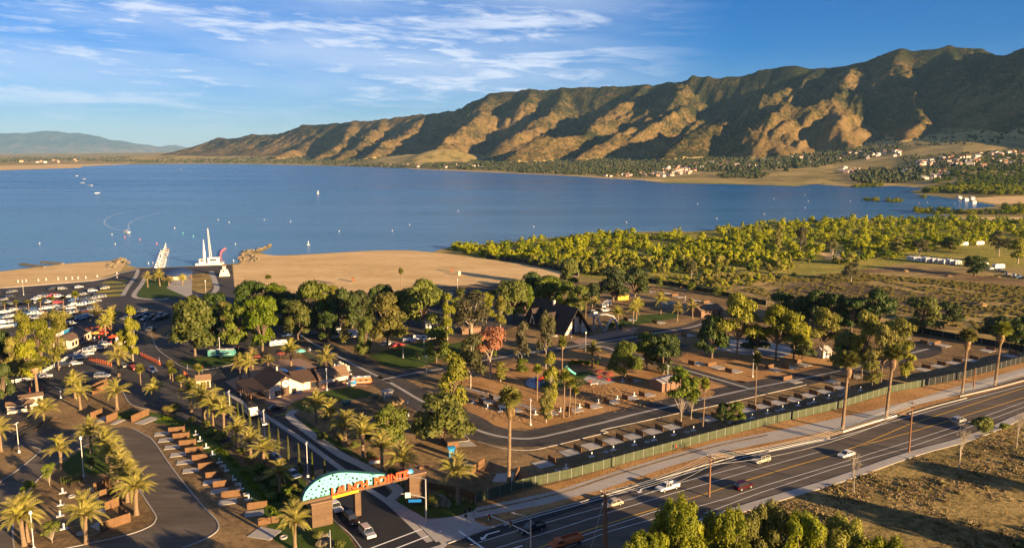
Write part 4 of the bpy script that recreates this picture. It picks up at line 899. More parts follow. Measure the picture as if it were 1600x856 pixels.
# hedges and clipped bushes
for px, py, top, wp, k, lab in [(262,706-60,632,18,'bush','small clipped bush on the hedge verge, left'), (274,641,628,16,'bush','small clipped bush on the hedge verge, right of the first'), (78,762-4,741,0,'',''), ]:
    if k: tree(k, px, py, top, wp, lab, cat='bush')
for px, py, top, wp, lab in [(78,759,724,24,'round topped little tree left of the pedestals'), (46,776,751,26,'dark round shrub tree at the road side of the island'), (82,848,814,32,'round shrub tree at the front of the loop island'), (141,735,715,22,'dark round tree beside the lamp on the island lawn')]:
    tree('ash', px, py, top, wp, lab)
bl = [(x, y) for x, y in [(330,680),(345,688),(356,700),(376,708),(388,722),(403,735),(420,745),(408,752),(430,758),(447,772),(452,745),(440,728),(462,762),(478,780),(470,742),(486,768),(497,780),(425,780),(300,662),(322,668),(352,680),(368,692)]]
OW = ['first','second','third','fourth','fifth','sixth','seventh','eighth','ninth','tenth','eleventh','twelfth','thirteenth','fourteenth','fifteenth','sixteenth','seventeenth','eighteenth','nineteenth','twentieth','twentyfirst','twentysecond','twentythird','twentyfourth','twentyfifth']
for i, (x, y) in enumerate(sorted(bl)): tree(rnd.choice(['bush', 'green_bush', 'bush']), x, y, y-rnd.uniform(9, 15), rnd.uniform(12, 22), '%s hedge bush from left between the camp pads and the entrance drive' % OW[i], 'hedge bushes along the entrance drive', 'bush')
for i, (x, y, w_) in enumerate(sorted([(503,704-16,18),(529,690,17),(555,710-8,17),(580,722,20),(612,745,18),(640,760,16),(494,812,26),(676,790,24),(655,775,24),(690,778,16),(530,860,22),(500,845,20),(575,688,16),(535,668,12),(510,655,12)])):
    tree(rnd.choice(['bush', 'green_bush']), x, y, y-w_*.85, w_, '%s bush from left among the palms by footpath and gate' % OW[i], 'bushes along the footpath', 'bush')
for k in range(9): tree('cypress', 688+k*6.4+rnd.uniform(-1, 1), 776+k*1.6, 763+k*1.6+rnd.uniform(-1, 1), 3.6, 'little upright shrub in the row behind the corner lawn', 'small upright shrubs behind the corner lawn', 'bush')
for k in range(9): tree('cypress', 96+k*4, 757-k*0.7, 744-k*.7, 4, 'small upright shrub in the hedge below the island lawn', 'upright shrubs of the island hedge', 'bush')
cy = [(338,636,601),(352,645,612),(361,650,620),(380,662,632),(391,668,640),(405,680,652),(421,690,660),(436,706,669),(451,718,681),(468,736,692),(489,752,707),(508,744+8,717),(372,657,628)]
for i, (x, y, t) in enumerate(cy): tree('cypress', x, y, t, 6, 'slim cypress column number %s from the toll booth along the drive' % ['one','two','three','four','five','six','seven','eight','nine','ten','eleven','twelve','thirteen'][i], 'cypress columns along the entrance drive')
for k in range(26): x = 952+k*2.6; tree('green_bush', 946+rnd.uniform(0, 30), 510+rnd.uniform(-2, 6), 501+rnd.uniform(0, 4), 6, 'shrub beside the silver slide frame', 'shrubs beside the slide frame', 'bush') if k < 9 else None
for k in range(12): tree('green_bush', 890+k*4, 572-k*0.3+rnd.uniform(-2, 2), 560+rnd.uniform(0, 4), 7, 'low dark shrub in the bed before the chalet road', 'low shrubs before the chalet road', 'bush')
for i, (px, py, top, wp) in enumerate(sorted([(816,582,560,22), (700,600,580,20), (1285,505,492,18), (1000,480,468,14), (1046,478,470,12), (745,470,452,24), (720,462,450,20), (770,466,452,22), (1008,446,432,14), (1080,455,440,16), (1120,462,448,18), (790,452,438,20), (840,446,432,22), (1030,450,436,12)])):
    tree('broad', px, py, top, wp, '%s from left of the small leafy trees at the back of the park' % OW[i], 'small trees at the back of the park')
# ---------------------------------------------------------------- willow thicket by the lake
THICK = [(688,391),(720,387),(800,380),(850,374),(930,369),(1000,363.5),(1080,363.5),(1130,359.5),(1200,352),(1300,345),(1400,344),(1440,342),(1500,341),(1640,352),(1640,372),(1560,378),(1470,392),(1420,398),(1400,406),(1330,414),(1290,412),(1345,396),(1290,392),(1270,414),(1200,430),(1110,430),(1040,428),(1000,432),(930,432),(880,424),(820,412),(760,404)]
def scatter(poly_px, n, seed, sp=0):
    g = np.random.default_rng(seed); out = []
    # even in the picture, so the far part is thinner in count but each bush is larger there
    pp = np.array(poly_px, float); lo, hi = pp.min(0), pp.max(0)
    while len(out) < n:
        q = g.uniform(lo, hi, (n, 2)); k = inside(pp, q[:, 0], q[:, 1]); out += [tuple(a) for a in q[k]]
    return out[:n]
pts = scatter(THICK, 2700, 5); W_ = np.array([G(*p) for p in pts]); nz = fbm(W_[:, 0]/20, W_[:, 1]/30, 3, 77); pts = sorted([p for p, v in zip(pts, nz) if v > (0.36 if p[1] < 385 else 0.41)][:1850], key=lambda p: -p[1])
def bulk(name, items, label, cat, kinds):
    """many small plants past the limit, joined into one mesh"""
    base = {}
    for k in kinds:
        for o in PLANTS[k]:
            me = o.data; c = np.empty(len(me.vertices)*3, np.float32); me.vertices.foreach_get('co', c); base.setdefault(k, []).append((c.reshape(-1, 3), me.materials[0].name))
    mats = sorted({m for L in base.values() for _, m in L}); Vs, n0, MI = [], 0, []
    for (x, y, z, sx, sz, a, k) in items:
        c, m = rnd.choice(base[k]); q = len(c)//4
        if y > 560: c = c.reshape(q, 4, 3)[rnd.randrange(2)::2].reshape(-1, 3); q = len(c)//4
        ca, sa = math.cos(a), math.sin(a)
        Vs.append(np.stack([(c[:, 0]*ca-c[:, 1]*sa)*sx+x, (c[:, 0]*sa+c[:, 1]*ca)*sx+y, c[:, 2]*sz+z], 1)); MI.append(np.full(q, mats.index(m)))
    V = np.concatenate(Vs); return stuff(ob(name, bare_mesh(name, V, np.arange(len(V)).reshape(-1, 4), mats, np.concatenate(MI))), label, cat)
items = []
for i, (px, py) in enumerate(pts):
    x, y = G(px, py); h = rnd.uniform(3.2, 6.8)*rnd.choice((.8, 1, 1, 1.25))*(1.1 if py < 370 else 1); w_ = rnd.uniform(4.2, 8)*rnd.choice((.75, 1, 1.2))*(1.0+0.3*(y > 600)); k = 'willow' if rnd.random() < .8 else 'willow_dark'
    if px > 1420 and py < 352 and rnd.random() < .8: k = 'willow_dark'
    if i < 280: put(rnd.choice(PLANTS[k]), x, y, 0, None, (w_, w_, h), 'yellow green willow in the thicket between park and lake' if k == 'willow' else 'darker green willow in the thicket between park and lake', 'tree', 'willows of the lakeside thicket' if k == 'willow' else 'dark willows of the lakeside thicket')
    else: items.append((x, y, 0, w_, h, rnd.uniform(0, 6), k))
bulk('willow_thicket', items, 'dense yellow green willow thicket along the near shore', None, ['willow', 'willow_dark'])
items = []
for px, py in scatter([(1432,303),(1470,296),(1540,289),(1640,283),(1640,306),(1560,306),(1500,303)], 520, 8)+scatter([(1440,291),(1500,281),(1640,270),(1640,284),(1540,290)], 220, 9):
    x, y = G(px, py); items.append((x, y, gz(x, y), rnd.uniform(12, 20), rnd.uniform(8, 13), rnd.uniform(0, 6), 'willow' if py > 296 and rnd.random() < .8 else 'willow_dark'))
for px, py in scatter([(1450,333),(1600,331),(1600,336),(1440,335)], 60, 10)+scatter([(1560,322),(1640,318),(1640,331),(1570,331)], 90, 12)+scatter([(1350,313),(1372,312.5),(1372,315),(1352,315)], 14, 13)+scatter([(1384,313.5),(1412,315),(1400,317),(1382,316)], 16, 14)+scatter([(1434,308),(1448,308),(1446,311)], 5, 15)+scatter([(1425,329),(1500,331),(1500,333),(1430,332)], 26, 16)+scatter([(1330,292),(1378,288),(1380,292),(1335,294)], 60, 18):
    x, y = G(px, py); items.append((x, y, WL, rnd.uniform(7, 14), rnd.uniform(3, 7), rnd.uniform(0, 6), 'willow' if px < 1450 else rnd.choice(['willow', 'willow_dark'])))
bulk('far_thicket', items, 'bushy green thickets round the right bay', None, ['willow', 'willow_dark'])
for px, py, top, wp, k_, l_ in [(1215,392,350,18,'slim','tall grey tree standing out of the thicket, left'), (1250,398,352,22,'gum','tall grey brown tree standing out of the thicket, right'), (1300,408,372,24,'gum','airy tree at the front of the thicket beside the bare strip'), (1436,405,372,34,'gum','airy green tree behind the motorhome row'), (1485,392,368,36,'broad','rounded tree behind the right end of the motorhomes'), (1523,431,398,40,'dark','round dark tree between the motorhomes and parked cars'),
   (1080,440,405,22,'gum','olive tree at the front edge of the thicket'), (1120,447,415,20,'slim','small front tree of the thicket by the scrub'), (1330,440,408,30,'willow_big','front tree of the thicket beside the dirt road'), (1560,400,360,40,'gum','tree group left of the far right trees'), (1590,412,372,36,'slim','tree cut by the right edge above the parked cars'), (1400,400,370,26,'slim','pale tree left of the motorhomes'),
   (1245,275,245,16,'dark','dark tree on the meadow by the bay, left'), (1228,277,262,12,'dark','small dark tree on the meadow'), (1150,277,265,30,'dark','dark tree clump on the meadow, middle'), (1180,277,264,26,'dark','dark tree clump on the meadow, right of middle')]: tree(k_, px, py, top, wp, l_)
for i, (px, py, top, wp) in enumerate(sorted([(480,505,448,44),(550,512,452,44),(585,505,450,40),(625,505,452,36),(520,500,444,40),(455,515,462,36),(350,520,470,40),(715,505,462,28),(760,505,455,34),(820,492,440,34),(870,470,432,34),(925,480,440,30),(425,500,452,36),(395,520,462,38),(330,540,480,36),(285,520,468,30),(540,540,498,24)])):
    tree(rnd.choice(['broad', 'dark', 'tall_pine']), px, py, top, wp, '%s from left of the trees filling the dense grove behind the road' % OW[i], 'trees of the dense grove at the back of the park')
# open scrub between thicket and park, field edges
items = []
for px, py in scatter([(1000,436),(1110,432),(1200,432),(1260,428),(1200,442),(1130,456),(1040,442)], 180, 19):
    x, y = G(px, py); items.append((x, y, 0, rnd.uniform(2, 5), rnd.uniform(1, 3.2), 0, rnd.choice(['scrub', 'willow', 'scrub'])))
for px, py in scatter([(1180,440),(1330,426),(1640,452),(1640,470),(1420,440)], 900, 20)+scatter([(1150,452),(1262,433),(1330,438),(1560,480),(1640,500),(1640,530),(1420,500),(1240,480)], 700, 23)+scatter([(1380,440),(1640,470),(1640,505),(1500,470)], 300, 21):
    x, y = G(px, py); items.append((x, y, 0, rnd.uniform(1.5, 3.5), rnd.uniform(.5, 1.2), 0, 'scrub'))
bulk('field_scrub', items, 'dry yellow scrub dotted over the field behind the park', None, ['scrub', 'willow'])
# dry field at lower right: tussocks
def tussocks(name, poly, n, seed, s0, s1, m, label):
    P = scatter(poly, n, seed); W_ = np.array([G(*p) for p in P]); nz = fbm(W_[:, 0]/13, W_[:, 1]/13, 3, 5); P = [p for p, v in zip(P, nz) if v+rnd.uniform(-.08, .08) > 0.46]; g = np.random.default_rng(seed); C = []; S = []
    for px, py in P:
        x, y = G(px, py); k = 7; s = g.uniform(s0, s1); a = g.normal(size=(k, 2))*s*.6; C.append(np.stack([x+a[:, 0], y+a[:, 1], np.full(k, s*.32)], 1)); S.append(np.full(k, s*.42))
    C = np.concatenate(C); S = np.concatenate(S); N = g.normal(size=C.shape); N[:, 2] *= .5
    V, F = leaf_quads(C, N, S, 1.3); V[:, 2] = np.maximum(V[:, 2], 0.01); stuff(ob(name, bare_mesh(name, V, F, m)), label)
FLD = [(1010,860),(1100,818),(1196,788),(1300,756),(1420,715),(1491,696),(1547,676),(1640,640),(1640,900),(1010,900)]
tussocks('dry_grass', FLD, 9000, 31, .10, .38, 'f_straw', 'dry straw coloured grass tufts on the field beyond the road'); tussocks('green_weeds', FLD, 520, 32, .25, 1.0, 'f_scrub', 'yellow green weeds dotted on the dry field')
tussocks('brown_weeds', FLD, 450, 33, .12, .4, 'bark', 'dark brown dead brush on the dry field')
tussocks('mulch_litter', [(760,600),(860,585),(960,600),(1044,628),(985,640),(903,657),(856,665),(794,668),(740,640)], 1500, 34, .15, .35, 'f_dead', 'loose mulch and straw on the slope by the playground')
tussocks('hedge_plants', [(180,652),(262,656),(300,672),(352,712),(400,765),(440,815),(430,800),(380,735),(330,690),(262,650)], 900, 35, .25, .6, 'f_green', 'low green ground cover on the verge above the camp pads')
tussocks('shrub_bed', [(395,725),(440,738),(480,772),(505,795),(470,800),(425,775)], 900, 36, .3, .8, 'f_green', 'dense low shrubs between drive hedge and parked cars')
# far shore: trees that read as one belt
def far_belt():
    g = np.random.default_rng(41); V, F, MI = [], [], []
    polys = [([(200,254.5),(300,255),(440,256),(600,261),(760,267),(880,273),(940,274.5),(1010,270),(1100,256),(1180,249),(1100,244),(1000,246),(880,247),(760,246),(690,236),(640,243),(500,246),(300,248)], 3600, 5, 11),
             ([(-60,247),(200,246),(300,249),(220,253),(100,252),(-60,256)], 700, 5, 10), ([(940,277),(1030,278),(1060,270),(1010,266),(920,268)], 200, 5, 9),
             ([(1180,252),(1290,240),(1330,236),(1420,232),(1340,250),(1280,262),(1190,268),(1100,270),(1060,262)], 900, 6, 13), ([(1120,276),(1200,274),(1195,279),(1130,280)], 130, 6, 10),
             ([(1330,286),(1340,270),(1440,268),(1470,276),(1420,288),(1350,290)], 300, 7, 14), ([(1420,268),(1600,262),(1700,262),(1700,268),(1420,271)], 260, 6, 10), ([(1400,246),(1560,240),(1700,232),(1700,262),(1420,262)], 420, 5, 9),
             ([(1250,222),(1600,200),(1700,195),(1700,222),(1500,228),(1320,238)], 260, 5, 11), ([(690,236),(640,243),(700,247),(760,244)], 120, 5, 9)]
    ico = None
    for poly, n, h0, h1 in polys:
        pp = np.array(poly, float); lo, hi = pp.min(0), pp.max(0); k = 0
        while k < n:
            q = g.uniform(lo, hi, 2)
            if not inside(pp, q[:1], q[1:])[0]: continue
            k += 1
            # place on the rising fan: march until the ray meets the land
            a, b, c = ray(*q); Y = 1500.0
            while Y < 11000 and CH+c/b*Y > gz(a/b*Y, Y): Y += 60
            if Y > 10900: continue
            x = a/b*Y; z = gz(x, Y)-1; h = g.uniform(h0, h1)*(1+Y/14000); w_ = h*g.uniform(.45, .9)
            for j in range(4):
                r = w_*g.uniform(.45, .7); cx, cy, cz = x+g.normal()*w_*.45, Y+g.normal()*w_*.4, z+h*g.uniform(.35, .8); s = len(V)
                for dx, dy, dz in ((1, 0, -.1), (0, 1, .1), (-1, 0, 0), (0, -1, .05), (0, 0, .8), (0, 0, -.9)): V.append((cx+dx*r*g.uniform(.7, 1.2), cy+dy*r, cz+dz*r*g.uniform(.8, 1.3)))
                for t in ((0, 1, 4), (1, 2, 4), (2, 3, 4), (3, 0, 4), (1, 0, 5), (2, 1, 5), (3, 2, 5), (0, 3, 5)): F.append(tuple(s+i for i in t))
    stuff(ob('far_woods', bare_mesh('far_woods', V, F, 'f_far')), 'dark belt of trees between the far shore and the foot of the mountains')
far_belt()
# ================================================================ VEHICLES
def car_mb(kind, mb=None):
    """side profile facing +x, returns body & glass builders"""
    L, W = {'sedan': (4.7, 1.8), 'suv': (4.8, 1.9), 'pickup': (5.7, 1.95), 'hatch': (4.3, 1.8), 'van': (5.4, 2.0)}[kind]; h = L/2
    if kind == 'sedan': low = [(-h,.35),(-h,.85),(-h+.9,.98),(h-1.3,.92),(h-.15,.72),(h,.35)]; cab = (-.35, 3.0, 1.5, .95, 1.42)
    elif kind == 'hatch': low = [(-h,.35),(-h+.05,.95),(-h+.4,1.0),(h-1.1,.95),(h-.1,.75),(h,.35)]; cab = (-.45, 2.9, 1.9, .98, 1.5)
    elif kind == 'suv': low = [(-h,.4),(-h,1.05),(-h+.2,1.1),(h-1.25,1.05),(h-.1,.9),(h,.4)]; cab = (-.6, 3.4, 2.7, 1.08, 1.74)
    elif kind == 'van': low = [(-h,.4),(-h,1.1),(h-.9,1.1),(h-.1,.95),(h,.4)]; cab = (-.5, 4.3, 3.7, 1.1, 2.05)
    else: low = [(-h,.5),(-h,1.08),(h-1.35,1.08),(h-.1,.95),(h,.5)]; cab = (.35, 2.0, 1.35, 1.06, 1.78)
    b = MB(); n = len(b.v); k = len(low)
    for yy, ins in ((-W/2, 0), (W/2, 0)):
        b.v += [(p*(1 if abs(p) < h else .985), yy, q) for p, q in low]
    for i in range(k): j = (i+1) % k; b.f.append((n+i, n+j, n+k+j, n+k+i)); b.m.append(0)
    b.f.append(tuple(range(n, n+k))[::-1]); b.m.append(0); b.f.append(tuple(range(n+k, n+2*k))); b.m.append(0)
    cx, lb, lt, z0, z1 = cab; g = MB(); wt = W*.78; wb = W*.93; n = 0
    sk = 0.25 if kind in ('sedan', 'pickup') else 0.1
    g.v = [(cx-lb/2,-wb/2,z0),(cx+lb/2,-wb/2,z0),(cx+lb/2,wb/2,z0),(cx-lb/2,wb/2,z0),(cx-lt/2-sk*.3,-wt/2,z1),(cx+lt/2-sk,-wt/2,z1),(cx+lt/2-sk,wt/2,z1),(cx-lt/2-sk*.3,wt/2,z1)]
    g.f = [(0,1,5,4),(1,2,6,5),(2,3,7,6),(3,0,4,7),(4,5,6,7)]; g.m = [0]*5
    r = MB(); r.box(cx-sk*.6, 0, z1+.02, lt-.05, wt-.04, .06)
    for s in (-1, 1):
        for t in (-.5, .02, .47): x0 = cx+lb*t; x1 = cx-sk*.5+lt*t*.98; r.tube((x0, s*wb/2, z0), (x1, s*wt/2, z1), .05, .05, 4)
    if kind == 'pickup':
        r.box(-h+1.15, W/2-.05, 1.2, 2.2, .1, .28); r.box(-h+1.15, -W/2+.05, 1.2, 2.2, .1, .28); r.box(-h+.05, 0, 1.2, .1, W, .28)
    return b, g, r, L, W
CARS = {}
def car(kind, paint, near=True):
    key = (kind, paint, near)
    if key in CARS: return CARS[key]
    b, g, r, L, W = car_mb(kind); nm = {'sedan': 'sedan', 'suv': 'suv', 'pickup': 'pickup_truck', 'hatch': 'hatchback', 'van': 'van'}[kind]; wr = .34 if kind in ('sedan', 'hatch') else .4
    if near:
        o = ob(nm, None); b.build('body', paint, o); g.build('window', 'glass', o); r.build('roof', paint, o)
        wm = MB(); wm.tube((0, -.12, 0), (0, .12, 0), wr, wr, 12).tube((0, -.13, 0), (0, .13, 0), wr*.55, wr*.55, 8, 1); wme = wm.mesh('wheel', ['rubber', 'silver_paint'])
        for sx in (-1, 1):
            for sy in (-1, 1): ob('wheel', wme, o, (sx*L*.305, sy*(W/2-.08), wr))
        hl = MB(); hl.box(0, 0, 0, .08, .34, .16); hm = hl.mesh('headlight', 'lamp_glass'); tl = hl.mesh('taillight', 'tail_red')
        for sy in (-1, 1): ob('headlight', hm, o, (L/2-.02, sy*W*.36, .68)); ob('taillight', tl, o, (-L/2, sy*W*.38, .82))
    else:
        n = len(b.v)
        for q, mi in ((g, 1), (r, 0)):
            n = len(b.v); b.v += q.v; b.f += [tuple(i+n for i in f) for f in q.f]; b.m += [mi]*len(q.f)
        for sx in (-1, 1):
            for sy in (-1, 1): b.tube((sx*L*.305, sy*(W/2-.2), wr), (sx*L*.305, sy*(W/2+.02), wr), wr, wr, 8, 2)
        o = ob(nm, b.mesh(nm, [paint, 'glass', 'rubber']))
    o['category'] = 'car'; o['label'] = nm+' '+paint; PROTOS.append(o); CARS[key] = o; return o
def heading(p, q): a, b = G(*p), G(*q); return math.atan2(b[1]-a[1], b[0]-a[0])
PC = {'white_paint': 'white', 'silver_paint': 'silver', 'black_paint': 'black', 'grey_paint': 'dark grey', 'red_paint': 'red', 'blue_car': 'blue', 'tan_paint': 'tan', 'maroon_paint': 'maroon'}
KC = {'sedan': 'sedan', 'suv': 'SUV', 'pickup': 'pickup truck', 'hatch': 'hatchback', 'van': 'van'}
def park(kind, paint, px, py, rot, label, near=True, cat=None, group=None, z=0.06):
    x, y = G(px, py); return put(car(kind, paint, near), x, y, z, rot, 1, label, cat or ('truck' if kind == 'pickup' else 'car'), group)
HW = HA
park('pickup', 'white_paint', 1043, 765, HW+math.pi, 'white pickup truck driving left on the highway above the pepper trees')
park('sedan', 'tan_paint', 957, 790, HW+math.pi, 'tan sedan just right of the double wooden pole on the highway')
park('pickup', 'black_paint', 831, 830, HW+math.pi, 'dark pickup truck waiting behind the bottom signal pole')
park('suv', 'tan_paint', 1189, 722, HW+math.pi, 'tan SUV with a roof rack in the outer highway lane')
park('suv', 'maroon_paint', 1161, 763, HW, 'dark maroon SUV heading away beside the wooden pole')
park('sedan', 'white_paint', 1322, 713, HW+math.pi, 'white sedan alone on the yellow lines of the highway')
park('suv', 'silver_paint', 1497, 660, HW, 'silver SUV on the highway near the right edge')
rk = thing('roof_rack', 'black roof rack bars on the tan SUV on the highway', 'roof rack', G(1189, 722), HW+math.pi, z=1.86); mb = MB()
for x in (-1.6, -.8, 0, .5): mb.tube((x, -.8, .12), (x, .8, .12), .04)
for y in (-.8, .8): mb.tube((-1.7, y, .12), (.6, y, .12), .04)
mb.build('rail', 'dark', rk)
t = thing('flatbed_truck', 'rusty orange flatbed truck at the bottom of the highway', 'truck', G(884, 852), HW+math.pi, z=.06)
mb = MB(); mb.box(-1.2, 0, .95, 4.4, 2.2, .25).box(-1.2, 1.05, 1.3, 4.4, .1, .5).box(-1.2, -1.05, 1.3, 4.4, .1, .5).box(-3.4, 0, 1.3, .1, 2.1, .5); mb.build('bed', 'rust_paint', t)
mb = MB(); mb.box(1.7, 0, 1.25, 1.5, 1.95, 1.1, taper=.85).box(2.8, 0, .95, 1.1, 1.9, .6); mb.build('cab', 'rust_paint', t); mb = MB(); mb.box(1.72, 0, 1.5, 1.35, 1.97, .4, taper=.9); mb.build('window', 'glass', t)
for sx in (-2.4, 2.3):
    for sy in (-.95, .95): mb = MB(); mb.tube((sx, sy-.13, .42), (sx, sy+.13, .42), .42, .42, 12); mb.build('wheel', 'rubber', t)
DR = heading((500, 752), (572, 826))
park('suv', 'white_paint', 524, 796, DR, 'white SUV under the left part of the gate'); park('suv', 'black_paint', 549, 815, DR, 'black SUV with pinkish roof reflections between the gate feet'); park('suv', 'silver_paint', 574, 836, DR, 'silver SUV first in the queue leaving by the gate')
park('sedan', 'black_paint', 430, 640, heading((416, 644), (445, 638)), 'black sedan parked below the clubhouse gable'); park('sedan', 'silver_paint', 458, 744, DR+.2, 'silver car parked behind shrubs between hedge and drive'); park('sedan', 'blue_car', 431, 718, DR+.2, 'blue car parked in the hedge bays above the silver one'); park('sedan', 'grey_paint', 412, 662, DR, 'dark grey car following the white travel trailer')
QL = heading((150, 570), (250, 625))
for k, p, x, y, r, l in [('suv','silver_paint',160,590,QL+.9,'silver SUV driving down the middle of the queue lanes'), ('suv','white_paint',238,581,QL,'white SUV in the queue right of the traffic island'), ('sedan','red_paint',209,577,QL,'red sedan waiting behind the traffic island'),
  ('sedan','grey_paint',193,573,QL,'grey car at the tail of the lane beside the red sedan'), ('sedan','white_paint',70,590,HW,'white sedan right of the stout palm by the rail fence'), ('suv','white_paint',52,593,HW,'white SUV left of the stout palm by the rail fence'),
  ('suv','black_paint',101,573,HW,'black SUV parked along the white rail fence'), ('sedan','white_paint',118,570,HW,'white sedan just beyond the black SUV at the rail fence'), ('suv','white_paint',125,561,HW,'white SUV parked along the cafe fence, nearest'),
  ('sedan','white_paint',136,555,HW,'white sedan second along the cafe fence'), ('suv','silver_paint',139,550,HW,'silver SUV third along the cafe fence'), ('suv','white_paint',149,547,HW,'white SUV fourth along the cafe fence'), ('sedan','grey_paint',157,544,HW,'grey sedan fifth along the cafe fence'), ('suv','silver_paint',164,540,HW,'silver SUV farthest along the cafe fence')]:
    park(k, p, x, y, r, l, z=.05)
# the big car park by the beach: every car in view
ORD = ['leftmost', 'second', 'third', 'fourth', 'fifth', 'sixth', 'seventh', 'eighth', 'ninth', 'tenth', 'eleventh', 'twelfth', 'thirteenth', 'fourteenth', 'fifteenth', 'sixteenth', 'seventeenth', 'eighteenth', 'nineteenth', 'twentieth']
ROWN = ['first row below the beach', 'second row below the beach', 'third row below the beach', 'row just behind the palms', 'row at the feet of the palms', 'row in front of the palms', 'row nearest the pines', 'bays by the cafe corner', 'bays right of the tall conifer']
rows = [[(17,458,'white_paint'),(81,453,'black_paint'),(97,453,'white_paint'),(123,450,'white_paint'),(145,456,'white_paint'),(163,452,'tan_paint')],
 [(5,470,'white_paint'),(16,466,'black_paint'),(55,469,'white_paint'),(63,466,'white_paint'),(72,465,'grey_paint'),(81,464,'red_paint'),(92,465,'silver_paint'),(107,465,'white_paint'),(130,462,'grey_paint'),(143,461,'black_paint'),(152,462,'black_paint')],
 [(3,478,'silver_paint'),(12,477,'grey_paint'),(34,475,'black_paint'),(60,474,'silver_paint'),(72,474,'white_paint'),(90,474,'red_paint'),(114,471,'blue_car'),(127,471,'black_paint'),(136,469,'black_paint'),(147,468,'grey_paint'),(158,466,'grey_paint')],
 [(6,490,'white_paint'),(20,487,'silver_paint'),(39,486,'white_paint'),(52,486,'blue_car'),(70,484,'white_paint'),(81,482,'white_paint'),(88,480,'silver_paint'),(96,483,'white_paint'),(109,483,'white_paint'),(115,478,'silver_paint'),(126,478,'silver_paint'),(132,475,'blue_car'),(141,475,'silver_paint'),(149,473,'grey_paint')],
 [(3,498,'blue_car'),(14,497,'silver_paint'),(30,494,'grey_paint'),(40,493,'blue_car'),(51,492,'white_paint'),(66,491,'white_paint'),(76,490,'black_paint'),(90,489,'grey_paint'),(111,491,'silver_paint'),(122,488,'grey_paint'),(134,488,'maroon_paint'),(143,485,'grey_paint')],
 [(4,506,'white_paint'),(15,504,'silver_paint'),(27,502,'black_paint'),(45,500,'white_paint'),(56,499,'silver_paint'),(108,498,'grey_paint'),(126,499,'white_paint'),(137,496,'silver_paint')],
 [(3,514,'grey_paint'),(12,513,'white_paint'),(22,511,'blue_car')], [(112,508,'white_paint'),(80,518,'white_paint')],
 [(197,500,'white_paint'),(216,497,'black_paint'),(226,493,'blue_car'),(228,500,'silver_paint'),(238,497,'black_paint'),(246,500,'grey_paint'),(251,493,'blue_car'),(236,517,'grey_paint'),(258,497,'black_paint'),(222,488,'grey_paint')]]
aR = heading((20, 490), (140, 475))
for r, row in enumerate(rows):
    for i, (x, y, p) in enumerate(sorted(row)):
        k = rnd.choice(['suv', 'sedan', 'pickup', 'suv', 'hatch'])
        if p == 'white_paint' and rnd.random() < .55: p = rnd.choice(['silver_paint', 'grey_paint', 'grey_paint', 'black_paint'])
        park(k, p, x+rnd.uniform(-.8, .8), y, aR+rnd.choice((0, math.pi))+rnd.uniform(-.08, .08)+(.5 if r == 8 else 0), '%s %s, %s from left in the %s' % (PC[p], KC[k], ORD[i], ROWN[r]) if i else '%s %s, leftmost in the %s' % (PC[p], KC[k], ROWN[r]), False, None, 'cars in the beach car park', .05)
for i, (k, p, x, y, l) in enumerate([('pickup','white_paint',926,490,'white pickup truck parked right of the chalet, left of two'),('pickup','white_paint',947,487,'white pickup truck parked right of the chalet, right of two'),('sedan','red_paint',622,541,'red car parked at the edge of the park lawn'),
   ('suv','white_paint',606,540,'white SUV under the yellow pine by the lawn'),('sedan','silver_paint',488,523,'silver car beside the long road under dark trees'),('sedan','blue_car',447,525,'blue car among the trees at the head of the road'),('suv','silver_paint',575,532,'silver SUV behind the pine trunk'),('suv','grey_paint',495,510,'grey SUV under the trees by the caravan'),('sedan','white_paint',705,462,'white car on the beach road, left'),('suv','blue_car',806,452,'blue SUV on the beach road near the sand end'),('suv','white_paint',940,480,'white van-like SUV behind the chalet gable')]):
    park(k, p, x, y, rnd.choice((.5, .6, 2.0)), l, False)
# golf carts in a line beside the clubhouse
cart = ob('golf_cart', None); cart['category'] = 'golf cart'; cart['label'] = 'cart'
mb = MB(); mb.box(0, 0, .5, 2.3, 1.15, .4).box(-.4, 0, .85, .5, 1.1, .35); mb.build('body', 'white_paint', cart); mb = MB(); mb.box(0, 0, 1.85, 1.9, 1.25, .08); mb.build('canopy', 'white_paint', cart)
mb = MB(); [mb.tube((x, y, .6), (x*.9, y, 1.85), .03) for x in (-.8, .8) for y in (-.5, .5)]; mb.build('frame', 'dark', cart)
for x in (-.75, .75):
    for y in (-.5, .5): mb = MB(); mb.tube((x, y-.08, .24), (x, y+.08, .24), .24, .24, 8); mb.build('wheel', 'rubber', cart)
PROTOS.append(cart)
for i, (x, y) in enumerate([(531,578),(535,581),(539,584),(544,587),(537,594),(541,597),(546,600),(549,604)]):
    put(cart, *G(x, y), .06, .6, 1, ['first','second','third','fourth','fifth','sixth','seventh','last'][i]+' golf cart in the line behind the tan roofed block', 'golf cart', 'golf carts behind the clubhouse')
